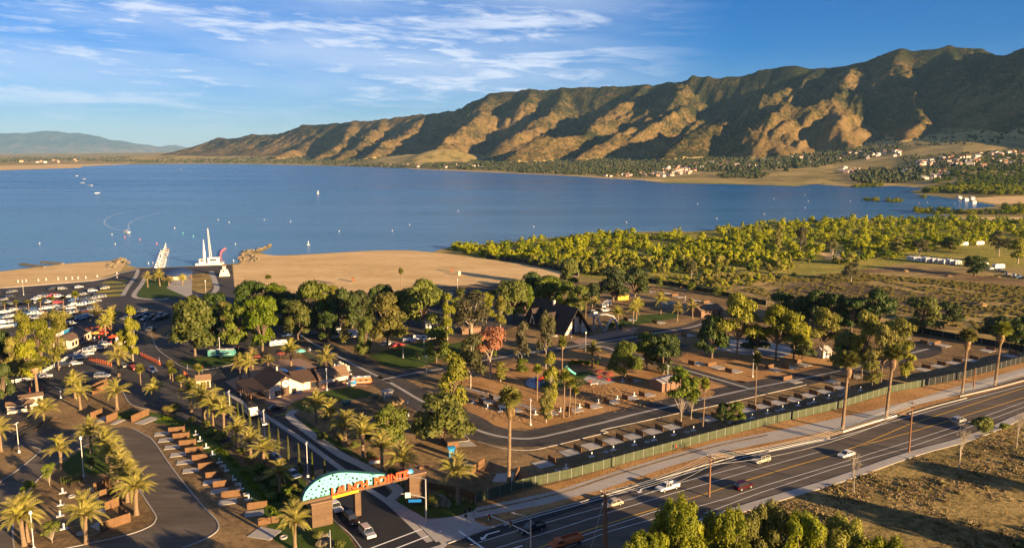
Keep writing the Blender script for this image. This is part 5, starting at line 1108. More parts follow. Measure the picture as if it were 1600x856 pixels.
def camper(name, label, px, py, rot, L=7.5, W=2.5, H=3.0, paint='white_paint', stripe='grey_paint', roof='white_paint', cat='travel trailer', front=True):
    t = thing(name, label, cat, G(px, py), rot, z=.05); mb = MB(); h = L/2
    mb.prism([(-h,.5),(-h,H-.1),(-h+.2,H),(h-.7,H),(h,H-.9),(h,.8),(h-.5,.5)], 'y', -W/2, W/2); mb.build('body', paint, t)
    mb = MB()
    for x in (-h*.6, -h*.1, h*.45):
        for s in (-1, 1): mb.box(x, s*(W/2+.01), H*.62, L*.14, .03, H*.2)
    mb.box(-h-.01, 0, H*.62, .03, W*.5, H*.22); mb.box(-h-.01, 0, H*.3, .03, W*.4, H*.14); mb.build('window', 'glass', t)
    mb = MB(); mb.box(0, 0, H+.06, L*.9, W*.92, .1); mb.box(-h*.3, 0, H+.22, .8, .7, .25); mb.box(h*.35, 0, H+.2, .5, .5, .2); mb.build('roof', roof, t)
    mb = MB(); mb.box(0, W/2+.012, H*.42, L*.8, .02, .12); mb.box(0, -W/2-.012, H*.42, L*.8, .02, .12); mb.build('stripe', stripe, t)
    for x in (-.5, .5):
        for s in (-1, 1): mb = MB(); mb.tube((x, s*(W/2-.3), .4), (x, s*(W/2-.02), .4), .38, .38, 10); mb.build('wheel', 'rubber', t)
    mb = MB(); mb.tube((h-.2, 0, .55), (h+1.1, 0, .5), .07); mb.build('tow_bar', 'dark', t); return t
camper('travel_trailer', 'white travel trailer with dark roof driving past the clubhouse', 392, 648, DR, 7, 2.5, 3.1, roof='dark')
camper('travel_trailer', 'long cream caravan with three windows under the dark trees', 539, 528, .15, 10.5, 2.5, 3.1); camper('travel_trailer', 'second caravan roof behind the long cream caravan', 523, 517, .15, 8, 2.5, 3)
camper('travel_trailer', 'upright white camper van by the slender sunlit tree', 667, 513, 1.9, 7, 2.4, 3.2); camper('travel_trailer', 'white camper behind the trunk of the yellow pine', 600, 525, 1.2, 6.5, 2.4, 3); camper('travel_trailer', 'long black and white trailer at the edge of the lawn', 663, 531, .2, 9, 2.4, 2.4, 'white_paint', 'dark', 'dark')
camper('travel_trailer', 'teal and cream trailer under the green trees by the road', 347, 557, .12, 9.5, 2.5, 2.7, 'teal_muted', 'white_paint', 'white_paint'); camper('travel_trailer', 'grey camper trailer behind the chalet palms', 949, 478, 1.1, 5, 2.3, 2.6); camper('travel_trailer', 'slanted white trailer below the round green trees', 435, 540, .5, 7, 2.4, 2)
bus = camper('minibus', 'small bus with teal front and white and orange sides beside the carts', 565, 600, .25, 6.6, 2.2, 2.4, 'rust_paint', 'white_paint', 'white_paint', 'bus')
mb = MB(); mb.box(-2.5, 0, 1.25, 1.6, 2.26, 1.4); mb.build('cab', 'sky_blue_paint', bus); bus.rotation_euler.z = .25
for i in range(17):
    x = 1423+i*4.6; y = 407.5+i*.38+(i % 2)*.5
    camper('motorhome', '%s motorhome from left in the parked row behind the fields' % (ORD[i] if i else 'white, the leftmost'), x, y, 1.5+rnd.uniform(-.1, .1), rnd.uniform(7, 9), 2.5, rnd.uniform(2.8, 3.3)).__setitem__('group', 'motorhomes parked in a row behind the fields') if i % 1 == 0 else None
for x, y, l in [(1505,384,'white motorhome under the trees behind the row, left'),(1530,383,'white motorhome under the trees behind the row, right'),(1535,418,'grey trailer among parked cars at the far right'),(1560,420,'tan trailer among parked cars at the far right')]: camper('motorhome', l, x, y, .3, 8, 2.5, 3)
for i in range(9): park(rnd.choice(['suv','sedan','pickup']), rnd.choice(['white_paint','grey_paint','blue_car','tan_paint']), 1542+i*7, 419+i*2.1+rnd.uniform(-1, 1), rnd.uniform(0, 3), '%s of the vehicles parked right of the big round tree' % ['first','second','third','fourth','fifth','sixth','seventh','eighth','ninth'][i], False, 'car', 'vehicles parked at the right end of the motorhomes')
boat = thing('boat_on_trailer', 'white and blue speedboat on a trailer at the lawn edge', 'boat', G(642, 534), .2, z=.05); mb = MB(); mb.prism([(-3.2,.7),(3.4,1.5),(2.6,.8),(1.2,.5),(-3.2,.45)], 'y', -1.1, 1.1); mb.prism([(-3.2,1.5),(-3.2,.7),(3.4,1.5)], 'y', -1.15, 1.15); mb.build('hull', 'white_paint', boat)
mb = MB(); mb.prism([(0,1.5),(.2,2.1),(.9,1.5)], 'y', -.9, .9); mb.build('windscreen', 'glass', boat); mb = MB(); mb.box(0, 0, 1.1, 5.6, 2.32, .15); mb.build('stripe', 'blue_paint', boat); mb = MB(); mb.tube((-.8, -1.2, .3), (-.8, 1.2, .3), .3, .3, 10); mb.build('wheel', 'rubber', boat)
# ================================================================ BUILDINGS
# ---- gate: deck on three wooden piers, teal panel and lettering
PA, PB = G(500, 817), G(650, 783); GA = math.atan2(PB[1]-PA[1], PB[0]-PA[0]); GL = math.dist(PA, PB)
gate = thing('entrance_gate', 'gate sign with dotted teal wave panel and red letters on wooden piers over the drive', 'gate', PA, GA)
def gl(px, py, h=0):   # pixel in the plane of the gate -> distance along it and height
    a, b, c = ray(px, py); n = Vector((-math.sin(GA), math.cos(GA))); t = (n.x*PA[0]+n.y*PA[1])/(n.x*a+n.y*b)
    return (a*t-PA[0])*math.cos(GA)+(b*t-PA[1])*math.sin(GA), CH+c*t
for sx, wd, dp, tp in ((gl(501, 817)[0], 4.2, 3.2, 5.0), (gl(558.5, 803)[0], 1.25, 1.4, 5.2), (gl(649, 783)[0], 3.8, 3.2, 6.8)):
    p = ob('pier', None, gate, (sx, 0, 0)); mb = MB(); mb.box(0, 0, tp/2, wd, dp, tp); s_ = mb.build('siding', 'wood_siding', p)
    mb = MB(); mb.box(0, 0, tp+.15, wd+.4, dp+.4, .28); mb.build('cap', 'terracotta' if wd > 2 else 'dark', p)
beam = [gl(472, 784), gl(516, 771.5), gl(600, 750), gl(642, 741)]; mb = MB(); k0 = gl(470, 785); k1 = gl(643, 742)
mb.prism([(k0[0], k0[1]-.1), (k1[0], k1[1]-.25), (k1[0], k1[1]+.35), (k0[0], k0[1]+.55)], 'y', -1.0, 1.0); mb.build('beam', 'wood_siding', gate)
top = [(472,783),(472.5,776),(476,767),(483,758),(492,750.5),(503,744.5),(515,740),(528,737.2),(540,736.6),(552,737),(565,738),(580,739),(592,739.2),(600,740),(604,741),(607,748)]; prof = [gl(*p) for p in top]
bot = [gl(516, 771), gl(472.5, 783.4)]; prof2 = prof[::-1] + []; bl_ = [(prof[-1][0], gl(607, 748.5)[1])]
P = [(x, z) for x, z in prof]+[(gl(600, 750)[0], gl(600, 750)[1]), bot[0]]
mb = MB(); mb.prism(P[::-1], 'y', -.55, .55); mb.build('panel', 'teal', gate)
mb = MB(); mb.prism([(x, z) for x, z in [(px, pz+.09) for px, pz in P]][::-1], 'y', -.5, .75); mb.build('panel_rim', 'teal_dark', gate)
PP = np.array(P); q = random.Random(5); mb = MB(); x0, x1 = PP[:, 0].min(), PP[:, 0].max(); DD = []
for r_ in range(16):
    for c_ in range(34):
        x = x0+(c_+.5*(r_ % 2))*(x1-x0)/34+q.uniform(-.15, .15); z = PP[:, 1].min()+r_*.34+q.uniform(-.1, .1)
        if q.random() < .15 or not all(inside(PP, np.array([x+a]), np.array([z+b]))[0] for a, b in ((.2, .2), (-.2, .2), (.2, -.2), (-.2, -.2))): continue
        if any(math.hypot(x-a, z-b) < .72 for a, b in DD): continue
        DD.append((x, z)); rad = q.choice((.13, .17, .22, .27)); mb.poly([(x+math.cos(t)*rad, -.575, z+math.sin(t)*rad) for t in [i*math.pi/3 for i in range(6)]])
d_ = mb.build('perforation', 'dark', gate); d_['kind'] = 'stuff'
def letters(text, xs, zs, size, parent, m, y=-1.12, ext=.12, name='letter', squash=1):
    for ch, x, z in zip(text, xs, zs):
        if ch == ' ': continue
        c = bpy.data.curves.new('letter', 'FONT'); c.body = ch; c.size = size; c.extrude = ext; c.offset = .045*size; c.align_x = 'CENTER'; c.resolution_u = 3; c.materials.append(MATS[m])
        tmp = bpy.data.objects.new('tmp', c); COL.objects.link(tmp); me = bpy.data.meshes.new_from_object(tmp); bpy.data.objects.remove(tmp); me.name = name
        o = ob(name, me, parent, (x, y, z)); o.rotation_euler = (math.pi/2, 0, 0); o.scale = (squash, 1, 1)
T1 = 'LAUNCH POINTE'; a0, a1 = gl(519.5, 771), gl(631, 744)
letters(T1, [a0[0]+(a1[0]-a0[0])*i/12 for i in range(13)], [a0[1]+(a1[1]-a0[1])*i/12+.12 for i in range(13)], 2.25, gate, 'sign_orange', squash=1.0)
mb = MB(); y0, y1 = gl(517, 773.5), gl(558, 763); mb.prism([(y0[0], y0[1]-.35), (y1[0], y1[1]-.3), (y1[0], y1[1]+.25), (y0[0], y0[1]+.25)], 'y', -1.12, -1.02); mb.build('yellow_band', 'sign_yellow', gate)
r0 = gl(638, 735); mb = MB(); mb.tube((r0[0], -1.1, r0[1]), (r0[0], -.8, r0[1]), .75, .75, 16).tube((r0[0], -1.14, r0[1]), (r0[0], -1.1, r0[1]), .35, .35, 12, 1); mb.build('emblem_disc', ['sky_blue_paint', 'teal'], gate)
mb = MB(); mb.tube((gl(655, 732)[0], 0, 7.4), (gl(671, 729)[0], .3, 7.4), .28, .28, 8); mb.build('floodlight', 'wood_pole', gate)
# ---- generic gabled block
def house_part(t, x0, x1, y0, y1, h, rh, wall, roof, axis='y', ov=.5, gable=True):
    mb = MB(); mb.box((x0+x1)/2, (y0+y1)/2, h/2, x1-x0, y1-y0, h)
    if axis == 'y': xm = (x0+x1)/2; mb.prism([(x0, h), (x1, h), (xm, h+rh)], 'y', y0, y1)
    else: ym = (y0+y1)/2; mb.prism([(y0, h), (y1, h), (ym, h+rh)], 'x', x0, x1)
    mb.build('wall', wall, t); mb = MB(); e = .14
    if axis == 'y':
        xm = (x0+x1)/2; k = rh/(xm-x0)
        for s, xa in ((1, x0-ov), (-1, x1+ov)): za = h-k*ov; mb.prism([(xa, za+.03), (xm, h+rh+.03), (xm, h+rh+.03+e), (xa, za+.03+e)], 'y', y0-ov, y1+ov)
    else:
        ym = (y0+y1)/2; k = rh/(ym-y0)
        for ya in (y0-ov, y1+ov): za = h-k*ov; mb.prism([(ya, za+.03), (ym, h+rh+.03), (ym, h+rh+.03+e), (ya, za+.03+e)], 'x', x0-ov, x1+ov)
    return mb.build('roof', roof, t)
def opening(t, name, x, y, z, sx, sy, sz, m='glass', fr='wood_pole'):
    mb = MB(); mb.box(x, y, z, sx, sy, sz); o = mb.build(name, fr, t); mb = MB(); mb.box(x, y, z, sx*(.8 if sx > .3 else 1.3), sy*(.8 if sy > .3 else 1.3), sz*.84); mb.build('pane', m, o)
# clubhouse
CO = G(421, 623); CA = math.atan2(G(470, 614.5)[1]-CO[1], G(470, 614.5)[0]-CO[0]); club = thing('clubhouse', 'brown roofed clubhouse with cream gable and round white emblem beside the drive', 'building', CO, CA)
rf = house_part(club, 0, 10.5, 0, 15, 3.3, 3.0, 'cream', 'roof_brown', 'y', .7); mb = MB(); mb.tube((5.2, 8, 6.0), (5.2, 8, 7.2), .3, .3, 6).tube((5.2, 8, 7.2), (5.2, 8, 7.7), .4, .02, 6); mb.build('vent', 'cream', rf)
mb = MB(); mb.box(5.0, -.12, 2.9, 2.6, .22, 5.8); mb.build('gable_panel', 'wood_siding', club); mb = MB(); mb.tube((5.1, -.25, 4.1), (5.1, -.34, 4.1), 1.15, 1.15, 20); em = mb.build('emblem', 'white_paint', club)
mb = MB(); mb.prism([(4.4, 3.7), (5.1, 4.8), (5.8, 3.7), (5.55, 3.7), (5.1, 4.4), (4.65, 3.7)], 'y', -.37, -.345); mb.prism([(4.75, 4.35), (5.45, 4.0), (5.45, 3.85), (4.75, 4.2)], 'y', -.385, -.371); mb.build('emblem_mark', 'dark', em)
opening(club, 'window', 2.6, -.03, 1.3, 1.8, .12, 1.6); opening(club, 'window', 7.8, -.03, 1.3, 1.6, .12, 1.6)
mb = MB(); mb.box(-3.2, 7.2, 2.95, 5.8, 16.5, .18, tilt=.06); mb.build('veranda_roof', 'roof_brown', club)
for i in range(7): mb = MB(); mb.box(-5.7, -.6+i*2.55, 1.4, .25, .25, 2.8); mb.build('veranda_post', 'wood_pole', club)
house_part(club, 9.6, 21.5, 3.2, 12.5, 2.9, 2.4, 'cream', 'roof_brown', 'x', .7)
opening(club, 'door', 15.5, 3.15, 1.2, 2.6, .12, 2.3); opening(club, 'window', 12.6, 3.15, 1.4, 1.5, .12, 1.5, 'white_paint'); opening(club, 'window', 19.2, 3.15, 1.4, 1.3, .12, 1.6, 'white_paint')
tb = thing('service_block', 'cream block with tan gabled roof at the right end of the clubhouse', 'building', G(501, 607), CA); house_part(tb, 0, 9.5, 0, 7.5, 3.2, 2.3, 'cream', 'roof_tan', 'x', .5)
mb = MB(); mb.box(4.75, -.12, .8, 9.5, .2, 1.6); mb.build('plinth', 'terracotta', tb); mb = MB(); mb.box(10.6, 2, 1.1, 2.0, 3.5, 2.2); mb.build('side_store', 'wood_fence', tb); mb = MB(); mb.tube((6.5, 4, 5.6), (6.5, 4, 6.3), .25, .2, 6); mb.build('vent', 'white_paint', tb)
# chalet
WA = math.radians(34.5); CH0 = G(880, 525); chalet = thing('chalet', 'dark brown steep roofed chalet with cream gable among the park trees', 'building', CH0, WA)
Wd, Ht, Ln = 14.5, 10.6, 29.0
mb = MB(); mb.prism([(1.2, 0), (Wd-1.2, 0), (Wd/2+.2, Ht-1.6), (Wd/2-.2, Ht-1.6)], 'y', .8+1.8, Ln-.5); mb.build('wall', 'cream', chalet)
mb = MB()
for s in (0, 1):
    xa, xm = (0, Wd/2) if s == 0 else (Wd, Wd/2); d = .35 if s == 0 else -.35
    mb.prism([(xa, .2), (xm, Ht), (xm, Ht+.45), (xa-d, .25)] if s == 0 else [(xa, .2), (xa-d, .25), (xm, Ht+.45), (xm, Ht)], 'y', -.8, Ln+.5)
chr_ = mb.build('roof', 'roof_dark', chalet); mb = MB(); mb.box(Wd/2-.6, 15, Ht+.3, .9, .9, 2.2); mb.build('chimney', 'cream', chr_)
mb = MB(); mb.prism([(Wd/2-2.2, 0), (Wd/2+.6, 0), (Wd/2+.6, 7.6), (Wd/2-.6, 8.2), (Wd/2-2.2, 6.3)], 'y', 2.4, 2.62); mb.build('porch_opening', 'dark', chalet)
mb = MB(); mb.prism([(1.0, 0), (Wd/2-2.2, 0), (Wd/2-2.2, 5.6), (1.2, .9)], 'y', .6, .8); mb.build('gable_wing', 'cream', chalet); mb = MB(); mb.prism([(Wd/2+3.0, 0), (Wd-1.0, 0), (Wd-1.2, .9), (Wd/2+3.0, 5.4)], 'y', .6, .8); mb.build('gable_wing', 'cream', chalet)
mb = MB(); mb.box(Wd/2+1.8, 2.5, 3.2, 2.3, .2, 6.4); mb.build('porch_wall', 'cream', chalet); mb = MB(); mb.box(Wd-2.5, .5, 2.3, 1.7, .1, .3); mb.build('name_board', 'wood_pole', chalet); mb = MB(); mb.box(3.2, .5, 2.1, 1.6, .1, .3); mb.build('name_board', 'wood_pole', chalet)
for yy in (10.0, 21.5):
    dm = ob('dormer', None, chalet, (0, yy, 0)); mb = MB(); mb.prism([(-2.3, .6), (2.3, .6), (0, 6.4)], 'y', -.3, 5); w_ = mb.build('wall', 'cream', dm); w_.rotation_euler = (0, 0, -math.pi/2); w_.location = (.2, 0, .8)
    mb = MB()
    for s in (-1, 1): mb.prism([(s*2.9, .2), (0, 7.0), (0, 7.35), (s*3.1, .3)] if s < 0 else [(s*2.9, .2), (s*3.1, .3), (0, 7.35), (0, 7.0)], 'y', -.9, 5)
    w_ = mb.build('roof', 'roof_dark', dm); w_.rotation_euler = (0, 0, -math.pi/2); w_.location = (.2, 0, .8)
    mb = MB(); mb.box(-.18, 0, 2.6, .1, 1.5, 2.2); mb.build('window', 'glass', dm)
for x, y, l in [(853,531,'left cream patio umbrella in front of the chalet'),(866,533,'right cream patio umbrella in front of the chalet')]:
    u = thing('patio_umbrella', l, 'umbrella', G(x, y)); mb = MB(); mb.lathe([(1.7, 2.2), (.05, 2.8)], 8); mb.build('canopy', 'umbrella_cream', u); mb = MB(); mb.tube((0, 0, 0), (0, 0, 2.6), .04); mb.build('pole', 'dark', u)
# silver slide-like frame right of the chalet
sl = thing('slide_frame', 'curving silver frame rising beside the right side of the chalet', 'play structure', G(933, 521), WA)
for j, (pts, r_) in enumerate([([(0, 0, 6.5), (1.5, 0, 3), (3.2, 0, .6), (4.6, 0, .3), (5.6, 0, 2.6), (7.2, 0, 4.6), (9.5, 0, 4.6), (11, 0, 2.2), (11.4, 0, 0)], .35), ([(-1, 4, 7.0), (3, 4, 6.6), (8, 4, 6.4), (12, 4, 5), (14, 4, 2.5), (14.4, 4, 0)], .28), ([(0.5, 3, 7), (0.5, 3, .5)], .25)]):
    mb = MB()
    for a, b in zip(pts[:-1], pts[1:]):
        v = Vector(b)-Vector(a); mb.box((a[0]+b[0])/2, a[1], (a[2]+b[2])/2, .01, .01, .01)
        mb.prism([(a[0], a[2]), (b[0], b[2]), (b[0]+.35, b[2]+.55), (a[0]+.35, a[2]+.55)], 'y', a[1]-.5, a[1]+.5)
    mb.build('rail', 'silver_paint', sl)
# cafe
cf = G(111, 545); cfa = heading((111, 545), (143, 529)); cafe = thing('cafe', 'long cream cafe with pale blue roof parapet beside the umbrellas', 'building', cf, cfa)
Lc = math.dist(cf, G(143, 529)); house_part(cafe, 0, Lc, 0, 9, 3.2, .8, 'cream', 'roof_tan', 'x', .5); mb = MB(); mb.box(Lc*.6, 7.5, 4.3, Lc*.95, .25, 1.3); mb.build('parapet', 'white_paint', cafe); mb = MB(); mb.box(Lc*.75, 7.3, 4.3, Lc*.3, .25, 1.1); mb.build('sign_board', 'sky_blue_paint', cafe)
for i in range(6): opening(cafe, 'window', 1.8+i*(Lc-3)/5.5, -.05, 1.5, 1.7, .12, 1.7)
for i, (x, y, m, l) in enumerate([(150,529,'umbrella_yellow','yellow cafe umbrella at the left'),(159,524,'umbrella_red','orange red cafe umbrella behind the yellow one'),(165,522,'umbrella_yellow','yellow cafe umbrella in the middle'),(171,522,'sign_orange','orange cafe umbrella left of the palms'),(163,529,'sign_orange','orange cafe umbrella nearest the front'),(177,535,'sign_orange','orange cafe umbrella at the right front'),(156,519,'umbrella_red','red cafe umbrella farthest back'),(140,521,'umbrella_red','red awning umbrella by the cafe end'),
      (439,562,'umbrella_red','red umbrella at the back of the pool terrace'),(400,567,'umbrella_red','red umbrella at the left of the pool'),(371,577,'umbrella_red','dark red umbrella by the left pool palms'),(470,558,'teal','teal umbrella behind the pool'),(937,591,'umbrella_red','left red umbrella of the picnic terrace'),(951,595,'umbrella_red','right red umbrella of the picnic terrace')]):
    u = thing('parasol', l, 'umbrella', G(x, y)); mb = MB(); mb.lathe([(2.0, 2.3), (1.1, 2.8), (.05, 3.1)], 8); mb.build('canopy', m, u); mb = MB(); mb.tube((0, 0, 0), (0, 0, 2.9), .05); mb.build('pole', 'wood_pole', u)
    if y > 585: mb = MB(); mb.box(0, 0, .75, 1.8, .8, .08).box(0, .75, .45, 1.8, .3, .06).box(0, -.75, .45, 1.8, .3, .06).box(0, 0, .37, .3, .3, .7); tb2 = mb.build('picnic_table', 'red_paint'); tb2.location = (*G(x, y), .06); tag(tb2, 'picnic table under the %s red umbrella' % ('left' if x < 945 else 'right'), 'table')
# small buildings
def shed(name, label, px, py, rot, L, W, h, rh, wall, roof, axis='x', win=True, cat='building'):
    t = thing(name, label, cat, G(px, py), rot); house_part(t, -L/2, L/2, -W/2, W/2, h, rh, wall, roof, axis, .35)
    if win: opening(t, 'window', 0, -W/2-.02, h*.6, L*.35, .1, h*.3); opening(t, 'door', L*.33, -W/2-.02, h*.42, .9, .1, h*.8, 'dark')
    return t
shed('toll_booth', 'cream toll booth with brown gabled roof between the lanes', 318, 604, .4, 4.2, 3, 2.7, 1.2, 'cream', 'roof_tan'); shed('gate_hut', 'low cream hut with a row of dark windows at the left', 32, 642, .55, 6.5, 3, 2.4, .7, 'cream', 'roof_tan'); shed('gate_hut', 'lean-to cream hut on the right of the dark windowed one', 49, 632, .6, 6, 3.6, 2.8, .5, 'cream', 'roof_tan')
shed('market_stand', 'green stand with grey tiled roof behind the rail fence', 14, 583, .2, 6, 5, 2.4, 1.6, 'teal_dark', 'roof_grey'); shed('washroom', 'washroom block with tan gabled roof and red brick walls', 1103, 492, .5, 13, 8, 3, 1.8, 'terracotta', 'roof_tan'); shed('white_shed', 'small white gabled shed beneath the spreading pines', 1286, 557, .4, 4, 4, 2.4, 1.6, 'white_paint', 'roof_grey')
shed('pavilion', 'grey roofed pavilion on a brick base at the mulch corner', 1040, 606, .65, 9, 5, 3, .6, 'terracotta', 'roof_grey', win=False); shed('portable_toilet', 'blue portable toilet on the dirt yard', 705, 712, .3, 1.3, 1.3, 2.2, .15, 'sky_blue_paint', 'sky_blue_paint', win=False, cat='toilet'); shed('wood_bin', 'timber bin shelter behind the blue toilet', 707, 697, .3, 3.0, 2.0, 1.8, .3, 'wood_fence', 'dark', win=False, cat='shelter')
shed('utility_cabinet', 'tall grey utility cabinet beside the park road', 605, 624, .55, 2.6, 2.2, 2.8, .1, 'm_concrete', 'm_concrete', win=False, cat='cabinet'); shed('transformer_box', 'green transformer box by the grey cabinet', 588, 626, .55, 1.8, 1.5, 1.6, .1, 'screen_green', 'screen_green', win=False, cat='cabinet'); shed('litter_bin', 'dark green bin at the lower edge of the clubhouse lawn', 541, 632, .3, 2.2, 1.2, 1.1, .1, 'teal_dark', 'teal_dark', win=False, cat='bin')
shed('shelter', 'open brown picnic shelter left of the gum tree', 735, 520, .3, 8, 4, 2.4, .5, 'terracotta', 'roof_tan', win=False); shed('shelter', 'brown flat shelter behind the tree by the beach road', 680, 478, .4, 8, 5, 2.6, .3, 'terracotta', 'roof_brown', win=False); shed('park_booth', 'small yellow booth by the dark round trees behind the chalet', 972, 468, .3, 6, 3, 2.2, .3, 'umbrella_yellow', 'umbrella_yellow', win=False, cat='booth'); shed('park_booth', 'low tan booth beside the sunlit palm', 1040, 480, .3, 7, 3, 2, .3, 'tan_paint', 'tan_paint', win=False, cat='booth')
shed('white_pavilion', 'white canopy roof beside the tall conifer', 196, 537, .5, 6, 3, 2, .8, 'cream', 'white_paint', win=False, cat='tent')
# blue domed pavilion at the marina
dm = thing('domed_pavilion', 'open pavilion with dark blue domed roof at the marina', 'pavilion', G(278, 436)); mb = MB(); mb.lathe([(9.2, 3.2), (8.4, 4.4), (6.2, 5.6), (3.2, 6.5), (.1, 6.9)], 18); mb.build('roof', 'canopy_blue', dm, True)
for i in range(8): a = i*math.pi/4; mb = MB(); mb.box(8.2*math.cos(a), 8.2*math.sin(a), 1.6, .5, .5, 3.2, a); mb.build('pillar', 'terracotta', dm)
mb = MB(); mb.box(0, 0, 1.1, 7, 6, 2.2); mb.build('kiosk', 'cream', dm)
ft = thing('white_tower', 'small white tapered tower on the boat ramp', 'tower', G(351, 431)); mb = MB(); mb.box(0, 0, 2, 6.2, 4.5, 4, .3, taper=.6).box(0, 0, 5, 1.8, 1.6, 2.2, .3); mb.build('wall', 'cream', ft); mb = MB(); mb.prism([(-1.3, 6.1), (1.3, 6.1), (0, 7.2)], 'y', -1.2, 1.2); mb.build('roof', 'roof_tan', ft); mb = MB(); mb.box(0, -1.6, 3.3, .8, .3, 1.1, .3); mb.build('window', 'glass', ft)
# ================================================================ MARINA
dk = G(252, 419); dk2 = G(262, 388); da = math.atan2(dk2[1]-dk[1], dk2[0]-dk[0]); DL = math.dist(dk, dk2)
dock = thing('dock', 'floating pier crowded with moored boats at the marina', 'pier', dk, da); mb = MB(); mb.box(DL/2, 0, .35, DL, 2.6, .3); mb.build('deck', 'm_concrete', dock)
for i in range(7): mb = MB(); mb.tube((3+i*(DL-5)/6, 1.2, -.3), (3+i*(DL-5)/6, 1.2, 4.5), .22, .22, 6); mb.build('pile', 'white_paint', dock)
def boat_thing(label, px, py, rot, L=7, paint='white_paint', group=None, canopy=True, z=WL):
    t = thing('motor_boat', label, 'boat', G(px, py, WL), rot, group, z=z); h = L/2; W = L*.3; mb = MB(); n = 0
    mb.v = [(-h,-W/2,0),(h*.4,-W/2,0),(h*.9,0,.1),(h*.4,W/2,0),(-h,W/2,0),(-h,-W/2,.9),(h*.4,-W/2,1.05),(h,0,1.3),(h*.4,W/2,1.05),(-h,W/2,.9)]; mb.f = [(0,1,6,5),(1,2,7,6),(2,3,8,7),(3,4,9,8),(4,0,5,9),(5,6,7,8,9)]; mb.m = [0]*6; mb.build('hull', paint, t)
    mb = MB(); mb.box(h*.15, 0, 1.35, L*.22, W*.7, .55, taper=.8); mb.build('windscreen', 'glass', t)
    if canopy: mb = MB(); mb.box(-h*.15, 0, 2.3, L*.32, W*.85, .08); [mb.tube((x, y, 1), (x, y, 2.3), .04) for x in (-h*.4, h*.1) for y in (-W*.4, W*.4)]; mb.build('canopy', 'white_paint', t)
    return t
for i in range(8): boat_thing(['first','second','third','fourth','fifth','sixth','seventh','last'][i]+' boat moored left of the pier, counting from the shore', 248.5+i*1.15, 418-i*3.6, da+math.pi*.75, 7.5, rnd.choice(['white_paint','white_paint','tan_paint','white_paint']), 'boats moored along the pier')
br = thing('crane_barge', 'white work barge with lattice crane moored off the boat ramp', 'barge', G(328, 413), .15, z=WL); mb = MB(); mb.box(0, 0, .6, 17, 8, 1.3); mb.build('hull', 'white_paint', br); mb = MB(); mb.box(2.5, 1, 3, 7, 5, 3.8).box(-4.5, 0, 2.6, 4, 4, 2.8); mb.build('cabin', 'white_paint', br); mb = MB(); mb.box(2.5, -1.55, 3.2, 4, .1, 1).box(-4.5, -2.05, 3.1, 2, .1, 1); mb.build('window', 'glass', br)
mb = MB(); H_ = 24.0
for a, b in ((-.7, -.7), (.7, -.7), (.7, .7), (-.7, .7)): mb.tube((1+a, b, 1.2), (-1.5+a*.3, 6+b*.3, H_), .14, .1, 4)
for i in range(14):
    t0, t1 = i/14, (i+1)/14; f = lambda t, a, b: (1+a*(1-.7*t)-2.5*t, b*(1-.7*t)+6*t, 1.2+(H_-1.2)*t)
    mb.tube(f(t0, -.7, -.7), f(t1, .7, -.7), .07, .07, 3).tube(f(t0, .7, .7), f(t1, -.7, .7), .07, .07, 3).tube(f(t1, -.7, -.7), f(t1, .7, -.7), .07, .07, 3)
mb.build('crane_boom', 'white_paint', br); mb = MB(); mb.lathe([(1.0, 1), (.9, 8), (.5, 13), (.15, 17)], 8, (-3.6, 1)); mb.build('mast', 'white_paint', br)
bm = MB(); bp = [G(x, y, WL) for x, y in [(347,411),(345,406),(344,400),(345.5,394),(349,390.5),(352,389)]]; bm.path([(x, y, WL+.25) for x, y in smooth_px(bp, 4)], .75, 6); tag(bm.build('floating_boom', 'buoy_pink'), 'curved pink floating boom right of the crane barge', 'boom')
for (a, b, l) in (((33,413),(70,418),'long low pier stub off the left beach, nearer'), ((65,410),(98,413),'low breakwater stub off the left beach, farther')):
    p, q_ = G(*a, WL), G(*b, WL); t = thing('breakwater', l, 'breakwater', p, math.atan2(q_[1]-p[1], q_[0]-p[0]), z=WL); mb = MB(); L_ = math.dist(p, q_); mb.box(L_/2, 0, .3, L_, 2.6, 1.0); mb.build('wall', 'm_rock', t)
def rocks(px_list, n, s0, s1, label):
    W = [G(*p) for p in px_list]; g = random.Random(len(px_list)+n)
    me = []
    for v in range(3):
        mb = MB(); mb.box(0, 0, .3, 1.2, 1, .9, 0, taper=.6, tilt=.2); mb.v = [(x+g.uniform(-.15, .15), y+g.uniform(-.15, .15), z+g.uniform(-.1, .1)) for x, y, z in mb.v]; me.append(mb.mesh('boulder', 'm_rock'))
    for i in range(n):
        k = g.random()*(len(W)-1); j = int(k); t = k-j; x = W[j][0]+(W[j+1][0]-W[j][0])*t+g.uniform(-2, 2); y = W[j][1]+(W[j+1][1]-W[j][1])*t+g.uniform(-2, 2)
        o = ob('boulder', g.choice(me), None, (x, y, WL), g.uniform(0, 6), g.uniform(s0, s1)); tag(o, label, 'rock', 'boulders: '+label)
rocks([(376,410),(379,398),(384,393),(392,398),(401,405),(396,409)], 90, .9, 1.9, 'grey boulder in the rock jetty at the left end of the beach'); rocks([(388,392),(402,391),(415,387),(421,381)], 36, .8, 1.5, 'boulder on the hooked tip of the jetty')
rocks([(172,419),(180,410),(190,405),(196,411)], 60, .9, 1.8, 'boulder of the short jetty at the end of the left beach')
